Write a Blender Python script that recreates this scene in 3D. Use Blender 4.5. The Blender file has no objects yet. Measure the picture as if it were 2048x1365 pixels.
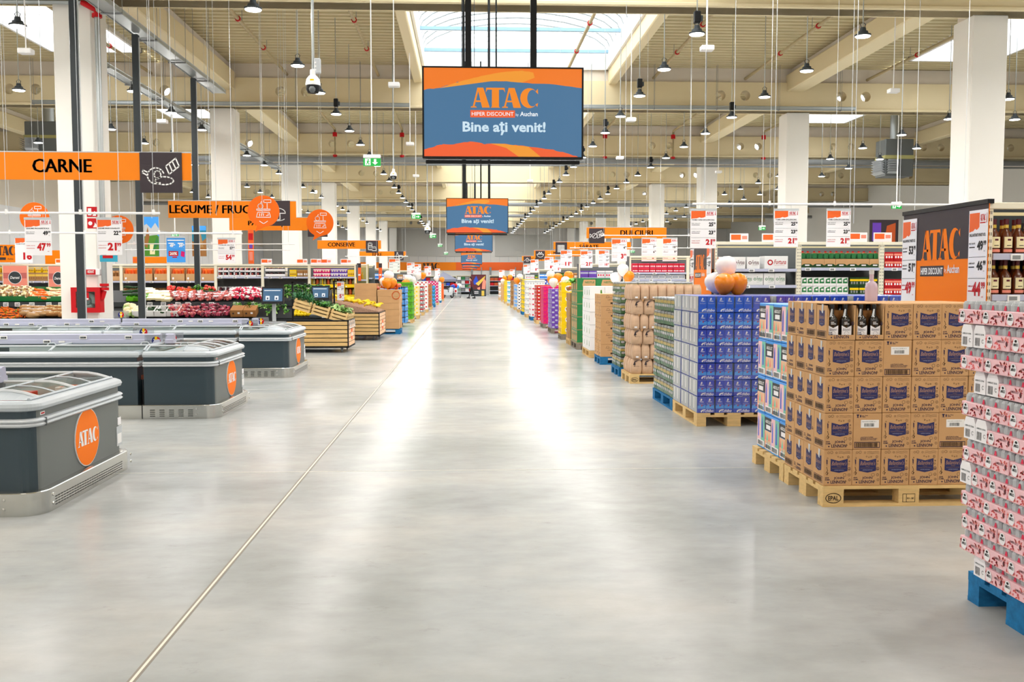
import bpy, math, random
from mathutils import Vector, Matrix, Euler
R = random.Random(11)
SC = bpy.context.scene
C = SC.collection
PI = math.pi
# ---------------------------------------------------------------- camera, world, exposure
FX, EYE, YAW, PITCH = 1900.0, 1.55, 0.0461885, 0.0638604
cam = bpy.data.cameras.new('camera'); cam.sensor_width = 36.0; cam.lens = FX / 2048 * 36
cam.clip_end = 400
co = bpy.data.objects.new('camera', cam); C.objects.link(co); SC.camera = co
co.location = (0, 0, EYE); co.rotation_euler = (PI / 2 - PITCH, 0, -YAW)
vs = SC.view_settings
SC.display_settings.display_device = 'sRGB'
vs.view_transform = 'Standard'; vs.look = 'None'; vs.gamma = 1.0; vs.use_curve_mapping = False
vs.exposure = 0.12
LAMP_W = 42.0
SKY = 4.2
w = bpy.data.worlds.new('sky'); SC.world = w; w.use_nodes = True
bg = w.node_tree.nodes['Background']; bg.inputs[0].default_value = (0.93, 0.97, 1.0, 1); bg.inputs[1].default_value = SKY
cy = SC.cycles
cy.max_bounces = 6; cy.diffuse_bounces = 3; cy.glossy_bounces = 2; cy.transparent_max_bounces = 8
cy.use_adaptive_sampling = True; cy.adaptive_threshold = 0.12; cy.adaptive_min_samples = 16; cy.use_light_tree = True
cy.sample_clamp_indirect = 6.0; cy.use_denoising = True; cy.caustics_reflective = False; cy.caustics_refractive = False

_F = Vector((math.sin(YAW) * math.cos(PITCH), math.cos(YAW) * math.cos(PITCH), -math.sin(PITCH)))
_R = Vector((math.cos(YAW), -math.sin(YAW), 0)); _U = _R.cross(_F)
def at(px, py, D):                       # the place at distance D down the hall seen at this point of the photo
    r = _F + _R * ((px - 1024) / FX) + _U * ((682.5 - py) / FX)
    return Vector((0, 0, EYE)) + r * (D / r.y)
def onz(px, py, z):
    r = _F + _R * ((px - 1024) / FX) + _U * ((682.5 - py) / FX)
    return Vector((0, 0, EYE)) + r * ((z - EYE) / r.z)
def onx(px, py, X):
    r = _F + _R * ((px - 1024) / FX) + _U * ((682.5 - py) / FX)
    return Vector((0, 0, EYE)) + r * (X / r.x)

# ---------------------------------------------------------------- materials
def lin(h):
    h = h.lstrip('#'); o = []
    for i in (0, 2, 4):
        c = int(h[i:i + 2], 16) / 255
        o.append(c / 12.92 if c <= 0.04045 else ((c + 0.055) / 1.055) ** 2.4)
    return (o[0], o[1], o[2], 1)
_M = {}
def mat(n, h, rough=.5, metal=0., em=0., var=0., sc=(6, 6, 6), bump=0., coat=0., tr=0.):
    if n in _M: return _M[n]
    m = bpy.data.materials.new(n); m.use_nodes = True; nt = m.node_tree
    b = nt.nodes['Principled BSDF']; c = lin(h)
    b.inputs['Base Color'].default_value = c; b.inputs['Roughness'].default_value = rough
    b.inputs['Metallic'].default_value = metal; b.inputs['Coat Weight'].default_value = coat
    if rough >= .45 and not metal: b.inputs['Specular IOR Level'].default_value = .25
    if em:
        b.inputs['Emission Color'].default_value = c; b.inputs['Emission Strength'].default_value = em
        b.inputs['Base Color'].default_value = (c[0] * .15, c[1] * .15, c[2] * .15, 1)
    if var or bump:
        tc = nt.nodes.new('ShaderNodeTexCoord'); mp = nt.nodes.new('ShaderNodeMapping')
        mp.inputs['Scale'].default_value = sc
        ns = nt.nodes.new('ShaderNodeTexNoise'); ns.inputs['Scale'].default_value = 1; ns.inputs['Detail'].default_value = 5
        nt.links.new(tc.outputs['Object'], mp.inputs[0]); nt.links.new(mp.outputs[0], ns.inputs['Vector'])
        if var:
            rp = nt.nodes.new('ShaderNodeValToRGB')
            rp.color_ramp.elements[0].position = .3; rp.color_ramp.elements[1].position = .7
            rp.color_ramp.elements[0].color = (c[0] * (1 - var), c[1] * (1 - var), c[2] * (1 - var), 1)
            rp.color_ramp.elements[1].color = tuple(min(1, x * (1 + var * .6)) for x in c[:3]) + (1,)
            nt.links.new(ns.outputs['Fac'], rp.inputs[0]); nt.links.new(rp.outputs[0], b.inputs['Base Color'])
        if bump:
            bp = nt.nodes.new('ShaderNodeBump'); bp.inputs['Strength'].default_value = bump; bp.inputs['Distance'].default_value = .01
            nt.links.new(ns.outputs['Fac'], bp.inputs['Height']); nt.links.new(bp.outputs[0], b.inputs['Normal'])
    if tr: b.inputs['Transmission Weight'].default_value = tr
    _M[n] = m; return m
def clear(n, h='FFFFFF', glossy=.12, rough=.05, tint=1.0, trans=0.):   # thin clear sheet: lets light straight through, with a sheen
    if n in _M: return _M[n]
    m = bpy.data.materials.new(n); m.use_nodes = True; nt = m.node_tree; nt.nodes.remove(nt.nodes['Principled BSDF'])
    out = nt.nodes['Material Output']; t = nt.nodes.new('ShaderNodeBsdfTransparent'); g = nt.nodes.new('ShaderNodeBsdfGlossy')
    c = lin(h); t.inputs[0].default_value = (c[0] * tint, c[1] * tint, c[2] * tint, 1); g.inputs['Roughness'].default_value = rough
    mx = nt.nodes.new('ShaderNodeMixShader'); mx.inputs[0].default_value = glossy
    nt.links.new(t.outputs[0], mx.inputs[1]); nt.links.new(g.outputs[0], mx.inputs[2]); last = mx
    if trans:
        tl = nt.nodes.new('ShaderNodeBsdfTranslucent'); tl.inputs[0].default_value = c
        m2 = nt.nodes.new('ShaderNodeMixShader'); m2.inputs[0].default_value = trans
        nt.links.new(mx.outputs[0], m2.inputs[1]); nt.links.new(tl.outputs[0], m2.inputs[2]); last = m2
    nt.links.new(last.outputs[0], out.inputs[0]); _M[n] = m; return m

PAL = dict(
 white=('F2F0EE', .5), plaster=('E9E6E0', .7), pillar=('F5F1E9', .6), beige=('EBDAB2', .7), deck=('D2C49C', .6), pinkish=('EADFD0', .7),
 pipe=('B5A37C', .5), grey=('8E9090', .5), lightgrey=('C3C6C8', .45), midgrey=('6E7273', .5), darkgrey=('3A3F42', .5), black=('17181A', .45), matblack=('1B1B1C', .8),
 red=('C4121B', .45), orange=('FF7C00', .6), orange2=('F2682A', .5), sign=('FF8000', .6), plum=('3E3539', .5), brownink=('3B2C23', .6), cream=('E9E2CC', .5),
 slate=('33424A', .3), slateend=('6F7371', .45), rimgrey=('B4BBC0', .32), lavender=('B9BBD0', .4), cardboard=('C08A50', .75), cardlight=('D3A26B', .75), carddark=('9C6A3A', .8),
 navy=('343563', .5), ink=('2B2648', .6), paper=('F4F1F3', .6), kraft=('BE9674', .6), wood=('DDB679', .65), palewood=('E3C084', .65), chip=('CFA35C', .8),
 bluewood=('1F6FA6', .65), graywood=('8A8478', .8), royal=('1C48C8', .3), sky=('3C9CF0', .35), deepblue=('14206E', .35), gold=('E3C04A', .35), green=('1E7A3E', .4), lime=('63B81B', .45), leaf=('4F8A2C', .5),
 darkleaf=('22441E', .55), paleleaf=('A9C878', .5), yellow=('F7CE0A', .45), banana=('F2CE12', .45), pink=('F5C6CC', .45), rose=('DD3557', .45), can=('B9BDC0', .3), purple=('6A3FB0', .4),
 teal=('2A7F96', .45), magenta=('D7146E', .45), skin=('D9A184', .55), maroon=('6B2027', .7), hair=('2A211D', .7), carrot=('F0701A', .5), onion=('A8324C', .4), meat=('C86A64', .45), cream2=('F1E3B4', .5),
 tomato=('DE2A1E', .35), amber=('7A3A12', .15), glassgreen=('1F6B3A', .2), peach=('F0C49C', .6), signgreen=('12B84A', .4), steelblue=('86A9C0', .4), tan=('A98255', .7), turq=('2FA8C8', .4), mint=('7FC8B0', .5), coral=('F2917C', .5), tent=('7E8091', .8), silver=('CDD1D4', .3), wine=('5A1020', .4), khaki=('A9A36A', .6), terracotta=('C65A2E', .5), water=('5AA6EE', .25))
def M(n):
    if n in _M: return _M[n]
    h, r = PAL[n]; return mat(n, h, r)
mat('steel', 'C9C9C4', .22, 1.0)
mat('galv', 'A9AEAE', .4, .7)
mat('wood', 'DDB679', .65, var=.18, sc=(3, 30, 30)); mat('palewood', 'E3C084', .65, var=.15, sc=(6, 40, 40))
mat('chip', 'CFA35C', .85, var=.3, sc=(90, 90, 90)); mat('bluewood', '1F73A8', .7, var=.3, sc=(9, 25, 25)); mat('graywood', '8A8072', .8, var=.25, sc=(9, 30, 30))
mat('cardboard', 'CDA070', .78, var=.06, sc=(4, 4, 4)); mat('kraft', 'CFAB8C', .5, var=.14, sc=(14, 14, 14), bump=.5)
mat('lens', 'FFFCF2', .4, em=9.0)
for a, h in (('s_orange', 'F27A1E'), ('s_orange2', 'F29A2E'), ('s_red', 'F2602E'), ('s_blue', '45739A'), ('s_white', 'F4F8FC'), ('s_pale', 'CFE6F4'), ('s_dark', '22405E'), ('s_logo', 'F58A1C')):
    mat(a, h, .35, em=.8)
mat('exitgreen', '10C24A', .4, em=.7); mat('exitwhite', 'F4FFF4', .4, em=.9)
clear('glass', 'E8F2F0', .1, .03, .93); clear('wrap', 'FFFFFF', .13, .12, .98); clear('film', 'F4F6F8', .22, .25, .95)
clear('vault', 'FFFFFF', .04, .3, 1.0, .45)

# ---------------------------------------------------------------- mesh builder
_T = {}
def glyphs(t, bold=0., shear=0.):
    k = (t, bold, shear)
    if k not in _T:
        cu = bpy.data.curves.new('t', 'FONT'); cu.body = t; cu.offset = bold; cu.shear = shear; cu.resolution_u = 2
        o = bpy.data.objects.new('t', cu); C.objects.link(o)
        dg = bpy.context.evaluated_depsgraph_get(); me = bpy.data.meshes.new_from_object(o.evaluated_get(dg))
        v = [(p.co.x, p.co.y) for p in me.vertices]; f = [tuple(p.vertices) for p in me.polygons]
        bpy.data.objects.remove(o); bpy.data.curves.remove(cu); bpy.data.meshes.remove(me)
        x0 = min(p[0] for p in v); x1 = max(p[0] for p in v); y0 = min(p[1] for p in v); y1 = max(p[1] for p in v)
        _T[k] = ([((x - x0) / (x1 - x0), (y - y0) / (y1 - y0)) for x, y in v], f, (x1 - x0) / (y1 - y0))
    return _T[k]
def arc(cx, cy, rx, ry, a0, a1, n=14):
    return [(cx + rx * math.cos(math.radians(a0 + (a1 - a0) * i / n)), cy + ry * math.sin(math.radians(a0 + (a1 - a0) * i / n))) for i in range(n + 1)]
_A = [[(46, 133), (86, 133), (130, 0), (78, 0)], [(46, 133), (58, 133), (26, 6), (14, 6)], [(0, 0), (42, 0), (38, 8), (4, 8)], [(32, 48), (88, 48), (86, 37), (30, 37)]]
LOGO = [[(x / 458, y / 133) for x, y in p] for p in
        _A + [[(106, 133), (230, 133), (234, 100), (222, 120), (114, 120), (102, 100)], [(144, 121), (192, 121), (192, 8), (200, 0), (136, 0), (144, 8)]]
        + [[(x + 212, y) for x, y in p] for p in _A] + [arc(398, 66, 62, 67, 42, 318) + arc(420, 66, 36, 56, 290, 70), [(440, 110), (456, 128), (458, 92)], [(440, 24), (452, 6), (458, 34)]]]

class G:
    def __init__(s): s.v = []; s.f = []; s.k = []; s.ms = []
    def mi(s, m):
        m = M(m) if isinstance(m, str) else m
        if m not in s.ms: s.ms.append(m)
        return s.ms.index(m)
    def add(s, vs, fs, m):
        b = len(s.v); i = s.mi(m); s.v += [tuple(p) for p in vs]
        for f in fs: s.f.append([b + q for q in f]); s.k.append(i)
        return s
    def face(s, pts, m): return s.add(pts, [range(len(pts))], m)
    def box(s, x0, y0, z0, x1, y1, z1, m, c=0):
        if not c:
            return s.add([(x0, y0, z0), (x1, y0, z0), (x1, y1, z0), (x0, y1, z0), (x0, y0, z1), (x1, y0, z1), (x1, y1, z1), (x0, y1, z1)],
                         [(0, 3, 2, 1), (4, 5, 6, 7), (0, 1, 5, 4), (1, 2, 6, 5), (2, 3, 7, 6), (3, 0, 4, 7)], m)
        V = []; ix = {}
        for i, X in enumerate((x0, x1)):
            for j, Y in enumerate((y0, y1)):
                for k, Z in enumerate((z0, z1)):
                    sx, sy, sz = (1 - 2 * i) * c, (1 - 2 * j) * c, (1 - 2 * k) * c
                    ix[i, j, k, 0] = len(V); V.append((X, Y + sy, Z + sz))
                    ix[i, j, k, 1] = len(V); V.append((X + sx, Y, Z + sz))
                    ix[i, j, k, 2] = len(V); V.append((X + sx, Y + sy, Z))
        Fc = []
        for i in (0, 1):
            q = [ix[i, 0, 0, 0], ix[i, 1, 0, 0], ix[i, 1, 1, 0], ix[i, 0, 1, 0]]; Fc.append(q if i else q[::-1])
            q = [ix[0, i, 0, 1], ix[1, i, 0, 1], ix[1, i, 1, 1], ix[0, i, 1, 1]]; Fc.append(q[::-1] if i else q)
            q = [ix[0, 0, i, 2], ix[1, 0, i, 2], ix[1, 1, i, 2], ix[0, 1, i, 2]]; Fc.append(q if i else q[::-1])
            for j in (0, 1):
                q = [ix[0, i, j, 1], ix[1, i, j, 1], ix[1, i, j, 2], ix[0, i, j, 2]]; Fc.append(q if (i + j) % 2 else q[::-1])
                q = [ix[i, 0, j, 0], ix[i, 1, j, 0], ix[i, 1, j, 2], ix[i, 0, j, 2]]; Fc.append(q[::-1] if (i + j) % 2 else q)
                q = [ix[i, j, 0, 0], ix[i, j, 1, 0], ix[i, j, 1, 1], ix[i, j, 0, 1]]; Fc.append(q if (i + j) % 2 else q[::-1])
                for k in (0, 1):
                    q = [ix[i, j, k, 0], ix[i, j, k, 1], ix[i, j, k, 2]]; Fc.append(q[::-1] if (i + j + k) % 2 else q)
        return s.add(V, Fc, m)
    def prism(s, pts, a, b, m, ax='y'):
        mk = {'y': lambda u, w, t: (u, t, w), 'x': lambda u, w, t: (t, u, w), 'z': lambda u, w, t: (u, w, t)}[ax]
        n = len(pts); V = [mk(u, w, a) for u, w in pts] + [mk(u, w, b) for u, w in pts]
        return s.add(V, [list(range(n))[::-1], list(range(n, 2 * n))] + [(i, (i + 1) % n, n + (i + 1) % n, n + i) for i in range(n)], m)
    def tube(s, path, r, m, n=6, r1=None, closed=False):
        P = [Vector(p) for p in path]; V = []; Fc = []; L = len(P)
        for i, p in enumerate(P):
            d = (P[(i + 1) % L] - P[i - 1]) if closed else (P[min(i + 1, L - 1)] - P[max(i - 1, 0)])
            d.normalize(); a = Vector((0, 0, 1)) if abs(d.z) < .9 else Vector((1, 0, 0))
            u = d.cross(a).normalized(); w = u.cross(d)
            rr = r if r1 is None else r + (r1 - r) * i / (L - 1)
            V += [p + (u * math.cos(2 * PI * k / n) + w * math.sin(2 * PI * k / n)) * rr for k in range(n)]
        for i in range(L if closed else L - 1):
            j = (i + 1) % L
            Fc += [(i * n + k, i * n + (k + 1) % n, j * n + (k + 1) % n, j * n + k) for k in range(n)]
        if not closed: Fc += [list(range(n))[::-1], list(range((L - 1) * n, L * n))]
        return s.add(V, Fc, m)
    def cyl(s, a, b, r, m, n=10, r1=None): return s.tube([a, b], r, m, n, r1)
    def lathe(s, prof, m, n=14, o=(0, 0, 0), ax='z'):
        V = []; L = len(prof)
        for r, z in prof:
            for k in range(n):
                a = 2 * PI * k / n; p = (r * math.cos(a), r * math.sin(a), z)
                if ax == 'x': p = (z, p[0], p[1])
                elif ax == 'y': p = (p[0], -z, p[1])
                V.append((o[0] + p[0], o[1] + p[1], o[2] + p[2]))
        Fc = [(i * n + k, i * n + (k + 1) % n, (i + 1) * n + (k + 1) % n, (i + 1) * n + k) for i in range(L - 1) for k in range(n)]
        if prof[0][0] > 1e-5: Fc.append(list(range(n))[::-1])
        if prof[-1][0] > 1e-5: Fc.append(list(range((L - 1) * n, L * n)))
        return s.add(V, Fc, m)
    def ell(s, c, r, m, n=10, rot=None, jit=0.):
        h = max(4, n * 2 // 3); V = []; c = Vector(c)
        for i in range(h + 1):
            t = PI * i / h
            for k in range(n):
                a = 2 * PI * k / n; j = 1 + (R.random() - .5) * jit
                p = Vector((r[0] * math.sin(t) * math.cos(a), r[1] * math.sin(t) * math.sin(a), r[2] * math.cos(t))) * j
                if rot: p.rotate(rot)
                V.append(c + p)
        Fc = [((i + 1) * n + k, (i + 1) * n + (k + 1) % n, i * n + (k + 1) % n, i * n + k) for i in range(h) for k in range(n)]
        return s.add(V, Fc, m)
    def dec(s, polys, o, u, v, sx, sy, m):
        o = Vector(o); u = Vector(u); v = Vector(v)
        for p in polys: s.face([o + u * (a * sx) + v * (b * sy) for a, b in p], m)
        return s
    def text(s, t, o, u, v, wd, ht, m, bold=0., shear=0.):
        V, Fc, asp = glyphs(t, bold, shear); o = Vector(o); u = Vector(u); v = Vector(v)
        return s.add([o + u * (a * wd) + v * (b * ht) for a, b in V], Fc, m)
    def logo(s, o, u, v, wd, ht, m): return s.dec(LOGO, o, u, v, wd, ht, m)
    def line(s, pts, o, u, v, sx, sy, t, m):
        o = Vector(o); u = Vector(u); v = Vector(v)
        for a, b in zip(pts, pts[1:]):
            p = o + u * (a[0] * sx) + v * (a[1] * sy); q = o + u * (b[0] * sx) + v * (b[1] * sy); d = (q - p)
            if d.length < 1e-6: continue
            d.normalize(); w_ = (u * d.dot(v) - v * d.dot(u)) * (t / 2); e = d * (t * .4)
            s.face([p - e + w_, q + e + w_, q + e - w_, p - e - w_], m)
        return s
    def xf(s, mx):
        s.v = [tuple(mx @ Vector(p)) for p in s.v]; return s
    def obj(s, name, parent=None, loc=(0, 0, 0), rot=(0, 0, 0), smooth=False, ang=.7):
        me = bpy.data.meshes.new(name); me.from_pydata(s.v, [], s.f)
        for m in s.ms: me.materials.append(m)
        me.polygons.foreach_set('material_index', s.k)
        if smooth:
            me.polygons.foreach_set('use_smooth', [True] * len(s.f)); me.set_sharp_from_angle(angle=ang)
        me.update()
        o = bpy.data.objects.new(name, me); C.objects.link(o); o.location = loc; o.rotation_euler = rot
        if parent: o.parent = parent
        return o
def tag(o, label, cat, group=None, kind=None):
    o['label'] = label; o['category'] = cat
    if group: o['group'] = group
    if kind: o['kind'] = kind
    return o
def thing(name, label, cat, loc=(0, 0, 0), rot=0., group=None):
    o = bpy.data.objects.new(name, None); C.objects.link(o); o.location = loc; o.rotation_euler = (0, 0, rot); o.empty_display_size = .1
    return tag(o, label, cat, group)
def struct(g, name, **k):
    o = g.obj(name, **k); o['kind'] = 'structure'; return o
def dup(r0, loc, rot=None, label=None, group=None):
    r = r0.copy(); C.objects.link(r); r.location = loc
    if rot is not None: r.rotation_euler = rot if hasattr(rot, '__len__') else (0, 0, rot)
    if label: r['label'] = label
    if group: r['group'] = group
    for ch in list(r0.children):
        c = ch.copy(); C.objects.link(c); c.parent = r
        for gg in ch.children:
            d = gg.copy(); C.objects.link(d); d.parent = c
    return r
ORD = 'first second third fourth fifth sixth seventh eighth ninth tenth eleventh twelfth thirteenth fourteenth fifteenth sixteenth seventeenth eighteenth nineteenth twentieth'.split()
def nth(i): return ORD[i] if i < 20 else ('twenty-' + ORD[i - 20] if i < 29 else 'thirtieth' if i == 29 else 'thirty-' + ORD[i - 30])
UX, UY, UZ, NX, NY = Vector((1, 0, 0)), Vector((0, 1, 0)), Vector((0, 0, 1)), Vector((-1, 0, 0)), Vector((0, -1, 0))
def rect(x0, y0, x1, y1): return [(x0, y0), (x1, y0), (x1, y1), (x0, y1)]
# ---------------------------------------------------------------- the hall
X0, X1, Y0, Y1 = -22.5, 29.0, -14.0, 106.0
DECK = 8.7
GIR = [8.4 + 12 * k for k in range(9)]
fm = mat('concrete', 'BDB6A8', .2)
def floor_nodes():
    nt = fm.node_tree; b = nt.nodes['Principled BSDF']; N = nt.nodes.new; L = nt.links.new
    tc = N('ShaderNodeTexCoord'); mp = N('ShaderNodeMapping'); mp.inputs['Scale'].default_value = (.6, .8, 1)
    n1 = N('ShaderNodeTexNoise'); n1.inputs['Scale'].default_value = .8; n1.inputs['Detail'].default_value = 6; n1.inputs['Roughness'].default_value = .55
    L(tc.outputs['Object'], mp.inputs[0]); L(mp.outputs[0], n1.inputs['Vector'])
    r1 = N('ShaderNodeValToRGB'); e = r1.color_ramp.elements
    e[0].position = .3; e[0].color = lin('9EA19F'); e[1].position = .7; e[1].color = lin('C4C1BA')
    x = r1.color_ramp.elements.new(.5); x.color = lin('B2B4B2')
    L(n1.outputs['Fac'], r1.inputs[0])
    n2 = N('ShaderNodeTexNoise'); n2.inputs['Scale'].default_value = 5; n2.inputs['Detail'].default_value = 5; n2.inputs['Roughness'].default_value = .6
    mp2 = N('ShaderNodeMapping'); mp2.inputs['Scale'].default_value = (.8, 1.3, 1); L(tc.outputs['Object'], mp2.inputs[0]); L(mp2.outputs[0], n2.inputs['Vector'])
    r2 = N('ShaderNodeValToRGB'); r2.color_ramp.elements[0].position = .28; r2.color_ramp.elements[0].color = (.80, .79, .775, 1); r2.color_ramp.elements[1].position = .78; r2.color_ramp.elements[1].color = (1, 1, 1, 1)
    L(n2.outputs['Fac'], r2.inputs[0])
    mx = N('ShaderNodeMixRGB'); mx.blend_type = 'MULTIPLY'; mx.inputs[0].default_value = .75; L(r1.outputs[0], mx.inputs[1]); L(r2.outputs[0], mx.inputs[2])
    n3 = N('ShaderNodeTexNoise'); n3.inputs['Scale'].default_value = 2.6; n3.inputs['Detail'].default_value = 12; n3.inputs['Roughness'].default_value = .8
    mp3 = N('ShaderNodeMapping'); mp3.inputs['Scale'].default_value = (1.3, 2.2, 1); L(tc.outputs['Object'], mp3.inputs[0]); L(mp3.outputs[0], n3.inputs['Vector'])
    r3 = N('ShaderNodeValToRGB'); r3.color_ramp.elements[0].position = .26; r3.color_ramp.elements[0].color = (.55, .5, .45, 1); r3.color_ramp.elements[1].position = .42; r3.color_ramp.elements[1].color = (1, 1, 1, 1)
    L(n3.outputs['Fac'], r3.inputs[0])
    m2 = N('ShaderNodeMixRGB'); m2.blend_type = 'MULTIPLY'; m2.inputs[0].default_value = .55; L(mx.outputs[0], m2.inputs[1]); L(r3.outputs[0], m2.inputs[2])
    L(m2.outputs[0], b.inputs['Base Color'])
    mr = N('ShaderNodeMapRange'); mr.inputs['To Min'].default_value = .16; mr.inputs['To Max'].default_value = .28; L(n1.outputs['Fac'], mr.inputs[0]); L(mr.outputs[0], b.inputs['Roughness'])
    bp = N('ShaderNodeBump'); bp.inputs['Strength'].default_value = .06; bp.inputs['Distance'].default_value = .02; L(n2.outputs['Fac'], bp.inputs['Height']); L(bp.outputs[0], b.inputs['Normal'])
    b.inputs['Specular IOR Level'].default_value = .06
floor_nodes()
g = G(); g.face([(X0, Y0, 0), (X1, Y0, 0), (X1, Y1, 0), (X0, Y1, 0)], fm); struct(g, 'floor')
g = G()                                                                   # saw cuts in the slab
g.box(-1.312, Y0, .0005, -1.300, Y1, .0012, mat('sealant', 'E4DCCB', .5)); g.box(-1.323, Y0, .0003, -1.289, Y1, .0008, mat('jointedge', '8B8377', .6))
struct(g, 'trim_1')
g = G()
for yy in (7.69, 13.56, 19.0, 25.1, 31.0, 37.0): g.box(X0, yy - .006, .0003, X1, yy + .006, .0009, mat('joint', 'D2CCC0', .5))
struct(g, 'trim_2')
g = G(); g.box(X0 - .3, Y0, 0, X0, Y1, 5.2, mat('wallwhite', 'F1F0F2', .7)); g.box(X0 - .3, Y0, 5.2, X0, Y1, 9, 'pinkish')
for k in range(60): g.box(X0, Y0 + 2 * k, 0, X0 + .008, Y0 + 2 * k + .03, 5.2, 'lightgrey')
struct(g, 'wall_left')
g = G(); g.box(X1, Y0, 0, X1 + .3, Y1, 9, 'plaster'); struct(g, 'wall_right')
g = G(); g.box(X0, Y1, 0, X1, Y1 + .3, 9, 'plaster')
for k in range(51): g.box(X0 + k, Y1 - .012, 3.6, X0 + k + .03, Y1, 8.6, 'lightgrey')
for a, b, c, d in ((-9.5, -.6, 4.2, 7.2), (3.0, 9.3, 4.2, 6.6)): g.box(a, Y1 - .05, c, b, Y1 - .02, d, mat('panelgrey', 'C9C7C0', .6))
struct(g, 'wall_back')
g = G(); g.box(X0, Y0 - .3, 0, X1, Y0, 9, 'plaster'); struct(g, 'wall_front')
# corrugated deck, open over the rooflights
SKYL = [(-12.8, -10.1, 0), (-1.45, 4.68, 1), (14.2, 16.9, 0)]
def deck(g, xa, xb, ya, yb):
    p = .33; n = max(1, round((yb - ya) / p)); p = (yb - ya) / n; pr = []
    for i in range(n):
        y = ya + i * p; pr += [(y, DECK), (y + p * .42, DECK), (y + p * .55, DECK + .11), (y + p * .87, DECK + .11)]
    pr.append((yb, DECK)); V = []
    for y, z in pr: V += [(xa, y, z), (xb, y, z)]
    g.add(V, [(2 * i, 2 * i + 1, 2 * i + 3, 2 * i + 2) for i in range(len(pr) - 1)], 'deck')
g = G(); xs = [X0] + [q for s in SKYL for q in s[:2]] + [X1]
for i in range(0, len(xs), 2): deck(g, xs[i], xs[i + 1], Y0, Y1)
for a, b, c in SKYL:
    ys = [Y0] + [q for y in GIR[:-1] for q in ((y + .6, y + 11.75) if c else (y + 1.2, y + 10))] + [Y1]
    for i in range(0, len(ys), 2): deck(g, a, b, ys[i], ys[i + 1])
struct(g, 'ceiling')
def plate(rects, holes, th):                                             # flat plate with round holes cut through
    cu = bpy.data.curves.new('p', 'CURVE'); cu.dimensions = '2D'; cu.fill_mode = 'BOTH'; cu.extrude = th / 2
    x0, z0, x1, z1 = rects
    for pts in [[(x0, z0), (x1, z0), (x1, z1), (x0, z1)]] + [arc(a, b, r, r, 0, 345, 23) for a, b, r in holes]:
        sp = cu.splines.new('POLY'); sp.points.add(len(pts) - 1); sp.use_cyclic_u = True
        for q, (a, b) in zip(sp.points, pts): q.co = (a, b, 0, 1)
    o = bpy.data.objects.new('p', cu); C.objects.link(o)
    me = bpy.data.meshes.new_from_object(o.evaluated_get(bpy.context.evaluated_depsgraph_get()))
    bpy.data.objects.remove(o); bpy.data.curves.remove(cu); return me
HX = [-18.6, -14.5, -10.35, -5.75, 8.95, 13.1, 17.5, 21.8, 26]
gme = plate((X0, 7.27, X1, 8.22), [(x + d, 7.78, .17) for x in HX for d in (-.42, .42)], .5); gme.materials.append(M('beige'))
for k, y in enumerate(GIR):
    o = bpy.data.objects.new('beam', gme); C.objects.link(o); o.rotation_euler = (PI / 2, 0, 0); o.location = (0, y, 0); o['kind'] = 'structure'
    g = G(); g.box(X0, y - .13, 8.22, X1, y + .13, DECK, 'pinkish'); g.box(X0, y - .33, 7.27, X1, y + .33, 7.36, 'beige', .02); struct(g, 'beam')
for xa, xb, z0, z1 in ((-8.25, -7.65, 7.82, 8.42), (10.8, 11.4, 7.92, 8.5), (-1.78, -1.5, 8.1, 8.66), (4.72, 5.0, 8.1, 8.66), (-19.5, -19.1, 7.9, 8.5), (21, 21.4, 7.9, 8.5)):
    g = G(); g.box(xa, Y0, z0, xb, Y1, z1, 'beige', .03); c = (xa + xb) / 2; g.box(c - .12, Y0, z1, c + .12, Y1, DECK, 'pinkish')
    if -2 < xa < 5: g.box(xa - .02, Y0, z1 - .03, xb + .02, Y1, DECK, 'white')
    struct(g, 'beam')
for X in (-8.55, 10.9):
    for y in GIR[1:]:
        g = G(); g.box(X, y, 0, X + .78, y + .85, 7.27, 'pillar', .02); g.box(X + .06, y + .05, 7.2, X + .72, y + .8, 7.9, 'pinkish', .01)
        struct(g, 'column')
# rooflights
for a, b, vault in SKYL:
    for k, y in enumerate(GIR[:-1]):
        ya, yb = (y + .6, y + 11.75) if vault else (y + 1.2, y + 10)
        g = G(); zt = 9.15
        for p, q in (((a, ya), (a, yb)), ((b, ya), (b, yb)), ((a, ya), (b, ya)), ((a, yb), (b, yb))):
            g.box(min(p[0], q[0]) - .04, min(p[1], q[1]) - .04, DECK - .12, max(p[0], q[0]) + .04, max(p[1], q[1]) + .04, zt, 'white')
        struct(g, 'window_%d' % (1 + k))
        g = G(); f = G()
        if vault:
            n = 12; h = .95; mx = (a + b) / 2; hw = (b - a) / 2
            ar = [(mx + hw * math.cos(PI - PI * i / n), zt + h * math.sin(PI * i / n)) for i in range(n + 1)]
            V = [(x, yy, z) for x, z in ar for yy in (ya, yb)]
            g.add(V, [(2 * i, 2 * i + 1, 2 * i + 3, 2 * i + 2) for i in range(n)], 'vault')
            g.face([(x, ya, z) for x, z in ar], 'vault'); g.face([(x, yb, z) for x, z in ar], 'vault')
            m = 16
            for i in range(m + 1):
                yy = ya + (yb - ya) * i / m; f.tube([(x, yy, z - .02) for x, z in ar], .028, mat('rib', '9AA0A2', .5), 4)
            for i in (2, 4.6, 7.2, 9.6):
                yy = ya + (yb - ya) * i / 10; f.box(a, yy - .05, zt - .12, b, yy + .05, zt - .02, 'steelblue')
                f.box(a, yy + .32, zt - .06, b, yy + .36, zt - .03, 'white')
        else:
            g.face([(a, ya, zt), (b, ya, zt), (b, yb, zt), (a, yb, zt)], 'vault')
            for i in range(5): f.box(a, ya + (yb - ya) * i / 4 - .02, zt - .05, b, ya + (yb - ya) * i / 4 + .02, zt - .01, 'white')
        struct(g, 'window_glazing'); struct(f, 'window_frame')
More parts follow.
